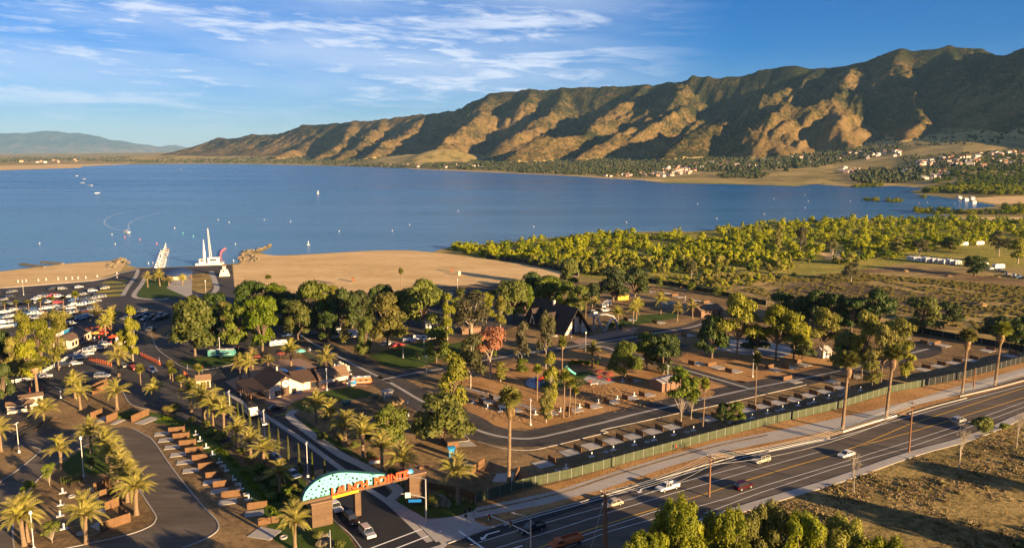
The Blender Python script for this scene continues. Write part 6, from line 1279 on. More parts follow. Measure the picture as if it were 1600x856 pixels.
for i, (x, y, s) in enumerate([(687,785,1.7),(693,788,1.3),(698,787,1.0),(702,791,.8),(680,790,1.0),(507,846,1.6),(513,853,1.3),(501,852,1.0)]):
    mb = MB(); g = random.Random(i); mb.lathe([(.9, 0), (1.0, .4), (.75, .85), (.3, 1.1)], 7); mb.v = [(a+g.uniform(-.18, .18), b+g.uniform(-.18, .18), c+g.uniform(-.1, .1)) for a, b, c in mb.v]; o = mb.build('boulder', 'm_rock'); o.location = (*G(x, y), 0); o.scale = (s, s, s); tag(o, ['largest corner boulder beside the date palm','second corner boulder right of the largest','third corner boulder toward the palm','small boulder at the palm foot','small boulder left of the largest','big boulder on the lawn by the left gate pier','second boulder at the bottom lawn','smallest boulder at the bottom lawn'][i], 'rock')
# boats and buoys on the lake
mbt = boat_thing('small motorboat turning with a curved wake near the left shore', 197, 363, 2.6, 9)
for i, (x, y, s) in enumerate([(120,275,22),(140,290,16),(128,286,12),(152,302,9),(282,265,14),(132,280,10)]): boat_thing(['white boat far out, leftmost and highest','white boat far out below the leftmost one','tiny boat between the two far white ones','small craft right of the far group','lone boat near the middle of the far shore','tiny boat just under the leftmost far one'][i], x, y, rnd.uniform(0, 3), s, canopy=False)
sb = thing('sail_boat', 'sailing boat with a white sail in mid lake', 'boat', G(497, 303, WL), 0, z=WL); mb = MB(); mb.box(0, 0, .6, 8, 2.2, 1.2, taper=.9); mb.build('hull', 'white_paint', sb); mb = MB(); mb.prism([(-2.5, 2), (2.6, 2), (.4, 13)], 'y', -.06, .06); mb.build('sail', 'white_paint', sb); sb.scale = (.55, .55, .55)
sb = thing('sail_boat', 'narrow upright white sailboard left of the barge and beach', 'boat', G(482, 383, WL), 0, z=WL); mb = MB(); mb.box(0, 0, .3, 3.5, 1.2, .6); mb.build('hull', 'white_paint', sb); mb = MB(); mb.prism([(-.8, .8), (.8, .8), (.1, 6)], 'y', -.05, .05); mb.build('sail', 'white_paint', sb); sb.scale = (.7, .7, .7)
wk = MB(); wp = smooth_px([G(x, y, WL) for x, y in [(198,361),(190,357),(184,352),(185,346),(193,341),(207,336),(225,332),(247,329)]], 5)
A, B = [], []
for s, w0 in ((1, 1), (-1, 1)):
    for i in range(len(wp)-1):
        a, b = wp[i], wp[i+1]; d = Vector((b[0]-a[0], b[1]-a[1])).normalized(); k0_, k1_ = 2+i*.75, 2+(i+1)*.75
        wk.poly([(a[0]-d.y*k0_*s, a[1]+d.x*k0_*s, WL+.03), (a[0]-d.y*(k0_+1.5)*s, a[1]+d.x*(k0_+1.5)*s, WL+.03), (b[0]-d.y*(k1_+1.5)*s, b[1]+d.x*(k1_+1.5)*s, WL+.03), (b[0]-d.y*k1_*s, b[1]+d.x*k1_*s, WL+.03)])
stuff(wk.build('boat_wake', 'foam'), 'curved pale wake trailing the small motorboat')
bme = {}
for m in ('white_paint', 'buoy_pink', 'teal'): mb = MB(); mb.lathe([(.35, -.3), (.45, .3), (.3, .7), (.15, 1.5), (.05, 1.6)], 8); bme[m] = mb.mesh('buoy', m)
bq = [(62,381,'white_paint'),(175,367,'white_paint'),(180,382,'white_paint'),(273,357,'white_paint'),(358,348,'white_paint'),(413,344,'white_paint'),(454,347,'white_paint'),(368,382,'white_paint'),(341,344,'white_paint'),(286,365,'teal'),(302,370,'teal'),(195,371,'buoy_pink'),(219,375,'buoy_pink'),(245,381,'buoy_pink'),(530,362,'white_paint'),(613,361,'white_paint'),(834,355,'white_paint'),(979,348,'white_paint'),(1120,342,'white_paint'),(1194,335,'white_paint'),(1258,325,'white_paint'),(1263,315,'white_paint'),(1258,305,'white_paint'),(1209,311,'white_paint'),(1329,315,'white_paint'),(1341,314,'white_paint'),(1090,319,'white_paint'),(1436,318,'buoy_pink'),(1449,317,'white_paint'),(1492,319,'white_paint'),(716,330,'white_paint'),(640,352,'white_paint'),(232,412,'white_paint'),(239,412,'white_paint'),(365,408,'white_paint')]
for x, y, m in bq: tag(ob('buoy', bme[m], None, (*G(x, y, WL), WL), 0, 0.8+max(0, (380-y)/60)*.2), {'white_paint': 'white marker buoy floating on the open lake', 'teal': 'green channel buoy off the boat ramp', 'buoy_pink': 'pink buoy floating near the marina line'}[m], 'buoy', {'white_paint': 'white buoys on the lake', 'teal': 'green channel buoys', 'buoy_pink': 'pink buoys'}[m])
for i, (x, y) in enumerate([(41,440),(60,439),(72,438),(91,437),(103,436.5),(113,436),(122,435.5),(134,435),(152,433),(28,441)]):
    tag(ob('beach_post', bme['white_paint'], None, (*G(x, y), 0.02), 0, .9), 'white post in the line between left beach and car park', 'post', 'white posts along the left beach')
for x, y, l in [(718,430,'pale lifeguard tower box on the right part of the beach'),(706,425,'dark post standing on the sand left of the pale box'),(552,440,'small bin on the sand in the middle of the beach')]:
    mb = MB(); mb.box(0, 0, 1.2, 1.5, 1.5, 2.4, taper=.9).box(0, 0, 2.5, 1.8, 1.8, .15); o = mb.build('beach_box', 'cream' if x == 718 else 'wood_pole'); o.location = (*G(x, y), 0); tag(o, l, 'box'); 
# far houses
hm = []
for wl, rfm in (('wall_white', 'roof_grey'), ('wall_white', 'roof_red'), ('wall_pink', 'roof_red'), ('wall_pink', 'roof_grey')):
    mb = MB(); mb.box(0, 0, 2.4, 13, 10, 7, 0, 0); mb.prism([(-6, 5.9), (6, 5.9), (0, 8.6)], 'x', -7.2, 7.2, 1); hm.append(mb.mesh('house', [wl, rfm]))
def far_houses(poly, n, label, group, seed, s0=.8, s1=1.25, z=None):
    for px, py in scatter(poly, n, seed):
        a, b, c = ray(px, py); Y = 1500.0
        while Y < 9000 and CH+c/b*Y > gz(a/b*Y, Y): Y += 30
        if Y > 8900: continue
        x = a/b*Y; o = ob('house', rnd.choice(hm), None, (x, Y, gz(x, Y)), rnd.uniform(0, 3.1), rnd.uniform(s0, s1)); tag(o, label, 'house', group)
far_houses([(1030,268),(1060,258),(1180,252),(1290,242),(1420,235),(1400,246),(1300,254),(1200,262),(1060,270)], 120, 'small pale house in the town under the mountain foot', 'houses of the town under the mountains', 51)
far_houses([(940,274),(1000,272),(1060,266),(1100,262),(1080,272),(1040,277),(950,277)], 55, 'white cabin in the lakeside settlement behind the far beach', 'white cabins behind the far beach', 52, .6, 1)
far_houses([(1425,256),(1500,244),(1600,238),(1600,260),(1430,262)], 70, 'tan roofed house in the estate at the right edge', 'houses of the right hand estate', 53)
far_houses([(1400,272),(1440,268),(1530,272),(1500,276),(1450,282),(1400,284)], 60, 'white house on the right hand shore behind the thicket', 'houses on the right hand shore', 54, .7, 1.1)
far_houses([(690,234),(760,242),(760,250),(600,260),(650,262),(900,268),(760,262)], 26, 'tiny white house among trees on the far shore hill', 'houses on the far shore', 55, .8, 1.3)
far_houses([(30,253),(130,250),(130,254),(40,256)], 10, 'long pale shed on the flats left of the lake', 'sheds on the left flats', 56, 1, 2.2)
far_houses([(1300,262),(1320,275),(1350,274),(1340,264)], 7, 'red roofed house beside the meadow by the bay', 'red roofed houses by the bay', 57, .9, 1.3)
for x, y, l in [(1508,314,'white sheds on the sand spit of the right bay'),(1518,312,'second white shed on the sand spit'),(1498,311,'small boathouse on the sand spit'),(1520,318,'white kiosk by the water of the right bay')]: o = ob('boathouse', hm[0], None, (*G(x, y), 0), .4, .6); tag(o, l, 'building')
# ================================================================ FENCES, PADS, POLES, PEOPLE
pl_panel = MB(); pl_panel.box(0, 0, .95, 1, .05, 1.7)
def wood_wall(label, pts, h=1.75, group=None):
    """plank wall through the given ground points; planks are a pattern of the panel, boards and posts are real"""
    x0, y0 = pts[0]; t = thing('timber_screen', label, 'fence', (x0, y0), 0, group)
    for a, b in zip(pts[:-1], pts[1:]):
        L = math.dist(a, b); r = math.atan2(b[1]-a[1], b[0]-a[0]); mb = MB(); n = max(1, round(L/.15))
        for i in range(n): mb.box((i+.5)*L/n, rnd.uniform(-.012, .012), h/2+rnd.uniform(-.01, .01), L/n-.015, .035, h)
        o = mb.build('panel', 'wood_fence', t); o.location = (a[0]-x0, a[1]-y0, 0.02); o.rotation_euler = (0, 0, r)
        mb = MB(); [mb.box(i*L/max(1, round(L/1.8)), .06, h/2, .1, .1, h+.06) for i in range(max(1, round(L/1.8))+1)]; mb.box(L/2, .05, h-.2, L, .05, .1); mb.box(L/2, .05, .35, L, .05, .1); o = mb.build('post', 'wood_pole', t); o.location = (a[0]-x0, a[1]-y0, 0); o.rotation_euler = (0, 0, r)
    return t
def pad(label, pts, group, m='m_concrete'):
    c = (sum(p[0] for p in pts)/len(pts), sum(p[1] for p in pts)/len(pts)); mb = MB(); mb.prism([(x-c[0], y-c[1]) for x, y in pts], 'z', 0, .12); o = mb.build('concrete_pad', m); o.location = (*c, 0); return tag(o, label, 'concrete pad', group)
U = Vector((math.cos(HA), math.sin(HA))); Vv = Vector((-U.y, U.x))
def site(px, py, i, row, grp, kind='L', s=1.0, ang=None, padoff=(-3.4, -.6), wl=4.6, pedestal=True):
    """fence centre at a picture point; pad beside it"""
    c = Vector(G(px, py)); a = HA if ang is None else ang; u = Vector((math.cos(a), math.sin(a))); v = Vector((-u.y, u.x)); L = wl*s
    pts = [tuple(c-u*L/2), tuple(c+u*L/2)]
    if kind == 'L': pts = [tuple(c-u*L/2+v*0)]+[tuple(c+u*L/2)]+[tuple(c+u*L/2+v*1.8)]
    if kind == 'S': pts = [tuple(c), tuple(c+v*3.2*s)]
    wood_wall('%s timber screen %s' % (ORD[i] if i else 'first', row), pts, 1.5, grp+' screens')
    p0 = c+u*padoff[0]+v*padoff[1]; q = [tuple(p0+u*a_+v*b_) for a_, b_ in ((-1.9*s, -1.4*s), (1.9*s, -1.4*s), (1.9*s, 1.4*s), (-1.9*s, 1.4*s))]
    if i != 10: pad('%s concrete pad %s' % (ORD[i] if i else 'first', row), q, grp+' pads')
    return c, u, v
PED = MB(); PED.box(0, 0, .06, 1.5, .8, .12).box(0, 0, .6, .28, .22, 1.1).box(0, 0, 1.15, .34, .28, .12); PEDM = PED.mesh('hookup_pedestal', 'white_paint')
RING = MB(); RING.lathe([(.75, 0), (.75, .3), (.5, .3), (.5, .18), (.05, .18)], 14); RINGM = RING.mesh('fire_ring', 'm_concrete')
def pedestal(px, py, label, grp='hookup pedestals'): o = ob('hookup_pedestal', PEDM, None, (*G(px, py), .04), HA); tag(o, label, 'pedestal', grp)
def ring(px, py, label, grp='fire rings'): o = ob('fire_ring', RINGM, None, (*G(px, py), .04), 0); tag(o, label, 'fire ring', grp)
RA = [(276,675),(283,684.5),(293,695.5),(303,707),(314,718.5),(324,731.5),(336,746),(348,760),(361,776),(402,794),(420,818)]
for i, (x, y) in enumerate(RA):
    site(x, y, i, 'in the diagonal row beside the loop road, counted from the back', 'diagonal row of camp', 'L' if i < 9 else 'I', 1.0, math.radians(18), (-3.6, -.2) if i < 6 else (-.6, -2.4) if i < 10 else (-1.5, -4.0), 4.0)
    if i < 9: pedestal(x+30-i*.3, y+4, 'white pedestal right of the %s diagonal screen' % (ORD[i] if i else 'first'), 'pedestals of the diagonal row'); ring(x+26-i*.3, y-3, 'round fire ring by the %s diagonal screen' % (ORD[i] if i else 'first'), 'fire rings of the diagonal row') if i in (5, 7, 8) else None
ring(443, 840, 'fire ring beside the big slab left of the gate'); pad('large light slab left of the gate lawn', [G(386, 838), G(407, 823), G(440, 829), G(422, 844)], 'large slabs')
for i, (pts, l) in enumerate([([(147,767),(161,764),(166,757),(171,759)], 'backmost timber L screen on the loop island'), ([(156,780),(171,775),(171,769),(180,772)], 'second timber L screen on the loop island'), ([(165,799),(191,787),(190,779)], 'third timber L screen on the loop island'), ([(157,831),(204,815),(186,803)], 'long front timber screen on the loop island'),
    ([(142,655),(160,648),(160,643)], 'left low timber screen behind the loop road'), ([(167,660),(184,653),(184,647)], 'middle low timber screen behind the loop road'), ([(206,660),(233,648)], 'long timber screen behind the loop road, right'), ([(145,617),(170,606)], 'brown timber entry wall between two date palms'), ([(145,610),(168,600)], 'second timber entry wall behind the first')]):
    wood_wall(l, [G(*p) for p in pts], 2.0 if i < 4 else 2.0)
for i, (q, l) in enumerate([([(137,764),(147,761),(147,767)], 'small slab at the backmost island screen'), ([(145,779),(154,776),(156,782)], 'small slab at the second island screen'), ([(150,799),(165,792),(165,801)], 'small slab at the third island screen'), ([(141,822),(155,814),(158,831)], 'slab at the long island screen'),
    ([(150,658),(162,650),(170,655),(157,660)], 'slab right of the left low screen'), ([(172,663),(186,655),(196,656),(180,663)], 'slab right of the middle low screen'), ([(210,661),(235,651),(251,653),(224,663)], 'slab right of the long low screen'), ([(769,753),(776,740),(805,738),(800,753)], 'large slab behind the skirted fan palm'), ([(716,735),(728,724),(739,724),(734,738)], 'slab beyond the corner date palm')]):
    pad(l, [G(*p) for p in q], 'slabs of the camp')
wood_wall('timber screen right of the large slab by the fan palm', [G(806, 753), G(812, 737)], 1.9); wood_wall('timber screen beyond the corner palm', [G(735, 742), G(757, 727)], 1.9); wood_wall('long low timber fence behind the corner lawn', [G(668, 763), G(705, 770), G(745, 780)], 1.6)
for i, (x, y) in enumerate([(98,770),(95,789),(94,806),(100,826)]): pedestal(x, y, 'white pedestal %s from the back on the loop island' % ['first','second','third','fourth'][i])
ring(112, 776, 'fire ring beside the first island pedestal'); ring(126, 834, 'fire ring by the front island palm'); ring(216, 652, 'fire ring near the long low screen')
RB = [(849,725),(890,707),(924,697),(957,689),(988,682),(1019,674),(1050,667),(1108,655),(1142,648),(1166,641),(1190,635),(1215,629),(1239,624),(1263,618),(1288,612),(1313,606),(1441,577),(1465,572),(1490,567),(1516,563),(1542,548),(1578,556)]
OR2 = ORD+['twentyfirst', 'twentysecond', 'twentythird', 'twentyfourth']
for i, (x, y) in enumerate(RB):
    c = Vector(G(x, y)); s = 1.15; q = [tuple(c+U*a_+Vv*b_) for a_, b_ in ((-1.9*s, -1.8*s), (1.9*s, -1.8*s), (1.9*s, 1.8*s), (-1.9*s, 1.8*s))]; n = OR2[i] if i else 'first'
    pad('%s pad from the left in the row behind the green fence' % n, q, 'pads behind the green fence'); wood_wall('%s timber screen from the left behind the green fence' % n, [tuple(c+U*2.6-Vv*1.5), tuple(c+U*2.6+Vv*1.8)], 1.35, 'screens behind the green fence')
    if i < 16: p = c+U*3.2-Vv*5.0; o = ob('hookup_pedestal', PEDM, None, (p.x, p.y, .02), HA); tag(o, 'pedestal in front of the %s pad behind the green fence' % n, 'pedestal', 'pedestals behind the green fence')
    if i < 16 and i % 2 == 0: p = c+U*.6-Vv*5.4; o = ob('fire_ring', RINGM, None, (p.x, p.y, .02)); tag(o, 'fire ring in front of the %s pad behind the green fence' % n, 'fire ring', 'fire rings behind the green fence')
RC = [(860,646),(899,641),(928,635),(957,628),(986,622),(1012,617),(993,595),(805,641),(778,622),(785,636),(762,628)]
for i, (x, y) in enumerate(RC):
    n = OR2[i] if i else 'first'; c = Vector(G(x, y)); pad('%s pad on the mulch triangle, from left' % n, [tuple(c+U*a_+Vv*b_) for a_, b_ in ((-1.7, -1.7), (1.9, -1.7), (1.9, 1.7), (-1.7, 1.7))], 'pads on the mulch triangle')
    wood_wall('%s timber screen on the mulch triangle' % n, [tuple(c-U*2.2-Vv*1.3), tuple(c-U*2.2+Vv*1.5)], 1.4, 'screens on the mulch triangle'); p = c-U*4.2+Vv*1.5; o = ob('hookup_pedestal', PEDM, None, (p.x, p.y, .03), HA); tag(o, 'pedestal left of the %s mulch triangle pad' % n, 'pedestal', 'pedestals on the mulch triangle')
RD = [(1089,568),(1121,574),(1147,580),(1211,578),(1235,574),(1255,570),(1030,504),(1056,528),(1076,524),(1006,446),(1040,458),(1060,464),(1086,470),(1110,475),(1385,560),(1412,528),(1450,536),(1474,540),(1335,588),(1300,596),(1016,456),(1072,452),(985,500),(1240,596)]
for i, (x, y) in enumerate(RD):
    n = OR2[i]; c = Vector(G(x, y)); pl_ = {True: 'below the plaza pines', False: 'at the back of the park'}[540 < y]
    pad('%s far pad %s' % (n, pl_), [tuple(c+U*a_+Vv*b_) for a_, b_ in ((-1.9, -2.1), (2.1, -2.1), (2.1, 2.1), (-1.9, 2.1))], 'far pads'); wood_wall('%s far timber screen %s' % (n, pl_), [tuple(c-U*2.1+Vv*2.3), tuple(c+U*1.9+Vv*2.3)] if i % 2 else [tuple(c-U*2.5-Vv*1.5), tuple(c-U*2.5+Vv*1.7)], 1.4, 'far timber screens')
# ---- green screened fence along the highway and dark fence behind
def screen_fence(name, label, px, h, m, step=3.2):
    W = [G(*p) for p in px]; t = thing(name, label, 'fence', W[0]); o0 = W[0]; D = [0]
    for a, b in zip(W[:-1], W[1:]): D.append(D[-1]+math.dist(a, b))
    def at(s):
        for i in range(len(D)-1):
            if s <= D[i+1]+1e-6: k = (s-D[i])/(D[i+1]-D[i]); return (W[i][0]+(W[i+1][0]-W[i][0])*k, W[i][1]+(W[i+1][1]-W[i][1])*k)
        return W[-1]
    n = int(D[-1]/step); pm = MB(); pm.tube((0, 0, 0), (0, 0, h+.1), .05, .05, 5); post = pm.mesh('post', 'steel'); pans = []
    for v in range(3):
        mb = MB(); g = random.Random(v); K = 6
        for i in range(K):
            a, b = i/K, (i+1)/K; ya, yb = g.uniform(-.04, .04) if i else 0, g.uniform(-.04, .04) if i < K-1 else 0
            if v == 0 and i == K-1: yb = 0
            mb.poly([(a, ya, .05), (b, yb, .05), (b, yb*.3, h), (a, ya*.3, h-g.uniform(0, .03))])
        pans.append(mb.mesh('screen_panel', m))
    for i in range(n+1):
        p = at(i*step); ob('post', post, t, (p[0]-o0[0], p[1]-o0[1], 0))
        if i < n: q_ = at((i+1)*step); o = ob('screen_panel', rnd.choice(pans), t, (p[0]-o0[0], p[1]-o0[1], 0), math.atan2(q_[1]-p[1], q_[0]-p[0])); o.scale = (math.dist(p, q_), 1, 1)
    return t
screen_fence('screened_fence', 'long fence wrapped in sage green mesh along the highway verge', [(743,785),(820,762),(894,746),(1050,703),(1196,664.5),(1309,638.5),(1390,613.5),(1450,602)], 2.3, 'screen_green')
screen_fence('screened_fence', 'dark fence continuing right from the sage green one', [(1451,602),(1509,590),(1600,566),(1700,545)], 2.4, 'screen_black'); screen_fence('screened_fence', 'black fence behind the back row of camp pads', [(1000,440),(1060,449),(1130,463),(1200,478)], 2.6, 'screen_black', 5)
screen_fence('screened_fence', 'black fence between park and ploughed field', [(1300,505),(1420,517),(1500,532),(1600,550),(1700,568)], 2.6, 'screen_black', 5); screen_fence('screened_fence', 'dark mesh fence at the far right edge of the beach', [(760,404),(820,412),(880,425),(905,432)], 3, 'screen_black', 6)
def rail_fence(label, px, h=1.3, m='white_paint'):
    W = [G(*p) for p in px]; t = thing('rail_fence', label, 'fence', W[0]); o0 = W[0]
    for a, b in zip(W[:-1], W[1:]):
        L = math.dist(a, b); r = math.atan2(b[1]-a[1], b[0]-a[0]); n = max(1, round(L/2.4))
        for i in range(n):
            x, y = a[0]+(b[0]-a[0])*i/n-o0[0], a[1]+(b[1]-a[1])*i/n-o0[1]; mb = MB(); mb.box(0, 0, h/2, .14, .14, h+.1); ob('post', mb.mesh('post', m), t, (x, y, 0), r)
            mb = MB(); k = L/n; [mb.box(k/2, 0, z, k, .06, .22) for z in (.35, .72, 1.1)]; ob('rail', mb.mesh('rail', m), t, (x, y, 0), r)
    return t
rail_fence('white rail fence between pines and queue lanes', [(10,601),(41,595),(70,582),(90,571),(105,561),(128,550)]); rail_fence('short white rail fence at the left edge', [(0,619),(20,608)]); rail_fence('thin dark railing beside the hut lane', [(22,690),(45,676),(62,668),(82,655)], 1.1, 'dark')
def guard(label, px, m='white_paint'):
    W = [G(*p) for p in px]; t = thing('guard_rail', label, 'guard rail', W[0]); o0 = W[0]
    for a, b in zip(W[:-1], W[1:]):
        L = math.dist(a, b); r = math.atan2(b[1]-a[1], b[0]-a[0]); n = max(1, round(L/1.9))
        for i in range(n): mb = MB(); mb.box(0, .12, .4, .15, .2, .8); ob('post', mb.mesh('post', 'wood_pole'), t, (a[0]+(b[0]-a[0])*i/n-o0[0], a[1]+(b[1]-a[1])*i/n-o0[1], 0), r)
        mb = MB(); mb.prism([(0-.02, .45), (.06, .55), (-.02, .62), (.06, .72), (-.02, .8), (-.06, .8), (-.06, .45)], 'x', 0, L); ob('rail', mb.mesh('rail', m), t, (a[0]-o0[0], a[1]-o0[1], 0), r)
guard('pale steel guard rail at the foot of the second roadside palm', [(1317,678),(1360,664),(1401,652)]); guard('long guard rail from the third roadside palm to the right edge', [(1500,622),(1560,608),(1600,597),(1660,582)], 'steel')
ribbon('kerb', [(1420,647),(1460,635),(1510,622)], .4, .05, 'm_concrete', h=.18); ribbon('kerb', [(1200,705),(1250,694),(1296,685)], .4, .05, 'm_concrete', h=.18)
# ---- poles and wires
def upole(label, px, py, top, arm=2.4, double=False, lean=0):
    x, y = G(px, py); h = hgt(x, y, top); t = thing('utility_pole', label, 'utility pole', (x, y), HA); mb = MB(); mb.tube((0, 0, -.2), (lean, 0, h), .24, .15, 8); mb.build('pole', 'wood_pole', t)
    if double: mb = MB(); mb.tube((.9, .2, -.2), (.5, .2, h-.5), .22, .15, 8); mb.build('pole', 'wood_pole', t)
    if arm:
        mb = MB(); mb.box(0, 0, h-.5, .14, arm, .14).box(0, 0, h-1.4, .14, arm*.8, .14); mb.build('crossarm', 'wood_pole', t)
        for s in (-.45, -.2, .2, .45): mb = MB(); mb.lathe([(.07, h-.43), (.09, h-.3), (.04, h-.15)], 6, (0, s*arm)); mb.build('insulator', 'steel', t)
    return (x, y, h)
P0 = upole('double wooden pole with crossarms at the bottom of the highway', 943, 862, 768, 2.6, True); P1 = upole('wooden pole above the pepper trees, second along the highway', 1108, 776, 711); P2 = upole('tall wooden pole on the right pavement beside the dry field', 1420, 707, 627)
upole('plain short wooden pole between the third and fourth roadside palms', 1521, 606, 574, 0); 
PR = G(1760, 585); PRt = (PR[0], PR[1], 14.0)
def wire(a, b, off, sag=1.0, label='overhead wire', dz=0):
    mb = MB(); n = 14; d = Vector((b[0]-a[0], b[1]-a[1])).normalized(); nx, ny = -d.y*off, d.x*off; pts = [(a[0]+(b[0]-a[0])*i/n+nx, a[1]+(b[1]-a[1])*i/n+ny, a[2]+(b[2]-a[2])*i/n-.3-dz-sag*4*(i/n)*(1-i/n)) for i in range(n+1)]
    mb.path(pts, .03, 4); tag(mb.build('overhead_wire', 'steel'), label, 'wire', 'overhead wires along the highway')
for o_ in (-1.1, -.4, .4, 1.1):
    n = {-1.1: 'outer left', -.4: 'inner left', .4: 'inner right', 1.1: 'outer right'}[o_]
    wire(P0, P1, o_, 1.2, n+' wire of the span between the double pole and the second pole'); wire(P1, P2, o_, 2.2, n+' wire of the span crossing the highway to the tall pole'); wire(P2, PRt, o_, 2.0, n+' wire running from the tall pole to the right edge')
wire(P0, P1, 0, 1.5, 'low slack cable between double pole and second pole', 1.8); wire(P1, P2, 0, 2.6, 'low slack cable crossing the highway', 1.8)
mb = MB(); g0 = G(920, 868); mb.path([(g0[0], g0[1], 0), (P0[0], P0[1], P0[2]-1)], .035, 4); tag(mb.build('guy_wire', 'steel'), 'slanting stay wire left of the double wooden pole', 'wire')
def lamp(label, px, py, top, kind='post', rot=0, m='steel'):
    x, y = G(px, py); h = hgt(x, y, top); t = thing('street_lamp', label, 'lamp post', (x, y), rot); mb = MB(); mb.lathe([(.3, 0), (.3, .5), (.1, .6), (.07, h)], 8); mb.build('pole', m, t)
    if kind == 'post': mb = MB(); mb.lathe([(.12, h-.1), (.3, h+.15), (.28, h+.5), (.05, h+.75)], 8); mb.build('lantern', 'lamp_glass', t)
    elif kind == 'flood': mb = MB(); mb.box(.5, 0, h, .7, .35, .15).box(-.5, 0, h, .7, .35, .15); mb.build('lantern', m, t)
    else:
        mb = MB(); mb.path([(0, 0, h), (-1.2, 0, h+.35), (-2.6, 0, h+.3)], .06, 5); mb.build('arm', m, t); mb = MB(); mb.box(-2.9, 0, h+.28, .8, .3, .14); mb.build('lantern', m, t)
for px, py, top, k, l in [(131,745,686,'post','white lantern post on the island lawn'),(30,707,661,'flood','white floodlight post at the left edge'),(53,858,803,'post','white post at the front left of the loop island'),(360,655,611,'flood','tall white post second along the drive cypresses'),(414,687,641,'flood','tall white post third along the drive cypresses'),(481,745,692,'flood','tall white post nearest the gate'),
   (511,610,576,'flood','white post in front of the tan roofed block'),(663,566,532,'post','lamp post behind the park lawn corner'),(667,589,558,'post','lamp post at the road corner beside the shelter'),(630,559,531,'post','white lamp post standing on the park lawn'),(829,664,624,'flood','white lamp post at the mulch edge left of the playground'),(915,549,521,'post','lamp post in front of the chalet gable'),
   (988,528,500,'post','lamp post right of the chalet road'),(1176,589,552,'flood','white post by the slim fan palm'),(1070,488,463,'flood','white post between lawn palms and washroom'),(1043,600,571,'flood','white post beside the grey pavilion'),(715,460,438,'post','lamp post at the beach road'),(537,530,505,'post','lamp post beside the long caravan'),(344,558,528,'flood','white post in front of the teal trailer'),
   (37,461,440,'post','lamp post at the left of the beach car park'),(638,650,630,'post','short lamp post by the park road bend'),(183,434,427,'post','small lamp post at the ramp corner'),(517,868,827,'arm','street lamp with two heads on the bottom lawn'),(95,622,612,'post','short white post beside the queue lanes'),(322,462,440,'post','lamp at the right marina island')]: lamp(l, px, py, top, k, HA+1.2, 'white_paint' if 'white' in l else 'steel')
def signal(label, px, py, top, arm, lampd, signs, rot):
    x, y = G(px, py); h = hgt(x, y, top); t = thing('traffic_signal', label, 'traffic signal', (x, y), rot); mb = MB(); mb.lathe([(.4, 0), (.4, .25), (.2, .35), (.13, h)], 8); mb.build('pole', 'steel', t)
    za = 5.6; mb = MB(); n = 8; pts = [(-arm*i/n, 0, za+(1.0*math.sin(i/n*math.pi/2))) for i in range(n+1)]; mb.path(pts, .11, 6); mb.build('mast_arm', 'steel', t)
    mb = MB(); mb.path([(0, 0, h), (-lampd*.4, 0, h+.5), (-lampd, 0, h+.35)], .06, 5); mb.build('lamp_arm', 'steel', t); mb = MB(); mb.box(-lampd-.3, 0, h+.32, .7, .28, .14); mb.build('lantern', 'steel', t)
    for d in signs: 
        mb = MB(); mb.box(-d, 0, za+.6, .45, .35, 1.2); hd = mb.build('signal_head', 'black_paint', t)
        for k, mm in ((.38, 'red_paint'), (0, 'amber'), (-.38, 'teal')): mb = MB(); mb.tube((-d, .2, za+.6+k), (-d, -.2, za+.6+k), .13, .13, 8); mb.build('lens', mm, hd)
    return t
s1 = signal('corner signal pole with curved lamp arm and blue street sign', 666, 818, 748, 5.0, 5.0, [3.9], HA*.1); mb = MB(); mb.box(-2.2, -.1, 5.1, 2.6, .08, .6, 0); mb.build('street_sign', 'blue_paint', s1); mb = MB(); mb.box(-3.6, -.25, 6.4, 1.1, .06, 1.1); mb.build('turn_sign', 'white_paint', s1)
s2 = signal('bottom signal pole whose mast arm curves over the highway', 829, 878, 812, 10.5, 3.6, [4.5, 9.5], -HA*1.15+math.pi*.0)
pp = thing('pedestrian_signal', 'short pedestrian signal post at the pavement end', 'traffic signal', G(730, 822), HA); mb = MB(); mb.tube((0, 0, 0), (0, 0, 3.6), .09); mb.build('pole', 'steel', pp)
for dx, z in ((-.35, 3.5), (.5, 3.7), (-.35, 2.4)): mb = MB(); mb.box(dx, 0, z, .4, .35, 1.0 if z > 3 else .5); mb.build('signal_head', 'black_paint', pp)
bn = thing('banner_sign', 'red and white banner board between palms by the footpath', 'sign', G(585, 727), HA*.6); mb = MB(); mb.box(0, 0, 1.1, 2.6, .08, 1.3); mb.build('board', 'white_paint', bn); mb = MB(); mb.box(0, -.05, 1.6, 2.6, .04, .4); mb.build('stripe', 'sign_orange', bn); mb = MB(); mb.tube((-1.2, 0, 0), (-1.2, 0, 1.6), .05).tube((1.2, 0, 0), (1.2, 0, 1.6), .05); mb.build('post', 'wood_pole', bn)
for i, (x, y, top) in enumerate([(316,582,573),(377,567+9,560),(1316,672+3,640)][:2]):
    t = thing('stop_sign', 'red stop sign %s' % ['at the toll booth lane', 'beside the left pool palms'][i], 'sign', G(x, y), 0); mb = MB(); mb.tube((0, 0, 0), (0, 0, 2.2), .04); mb.build('post', 'steel', t); mb = MB(); mb.prism([(.4*math.cos(a), 2.2+.4*math.sin(a)) for a in [math.pi/8+i_*math.pi/4 for i_ in range(8)]], 'y', -.05, 0); mb.build('plate', 'red_paint', t)
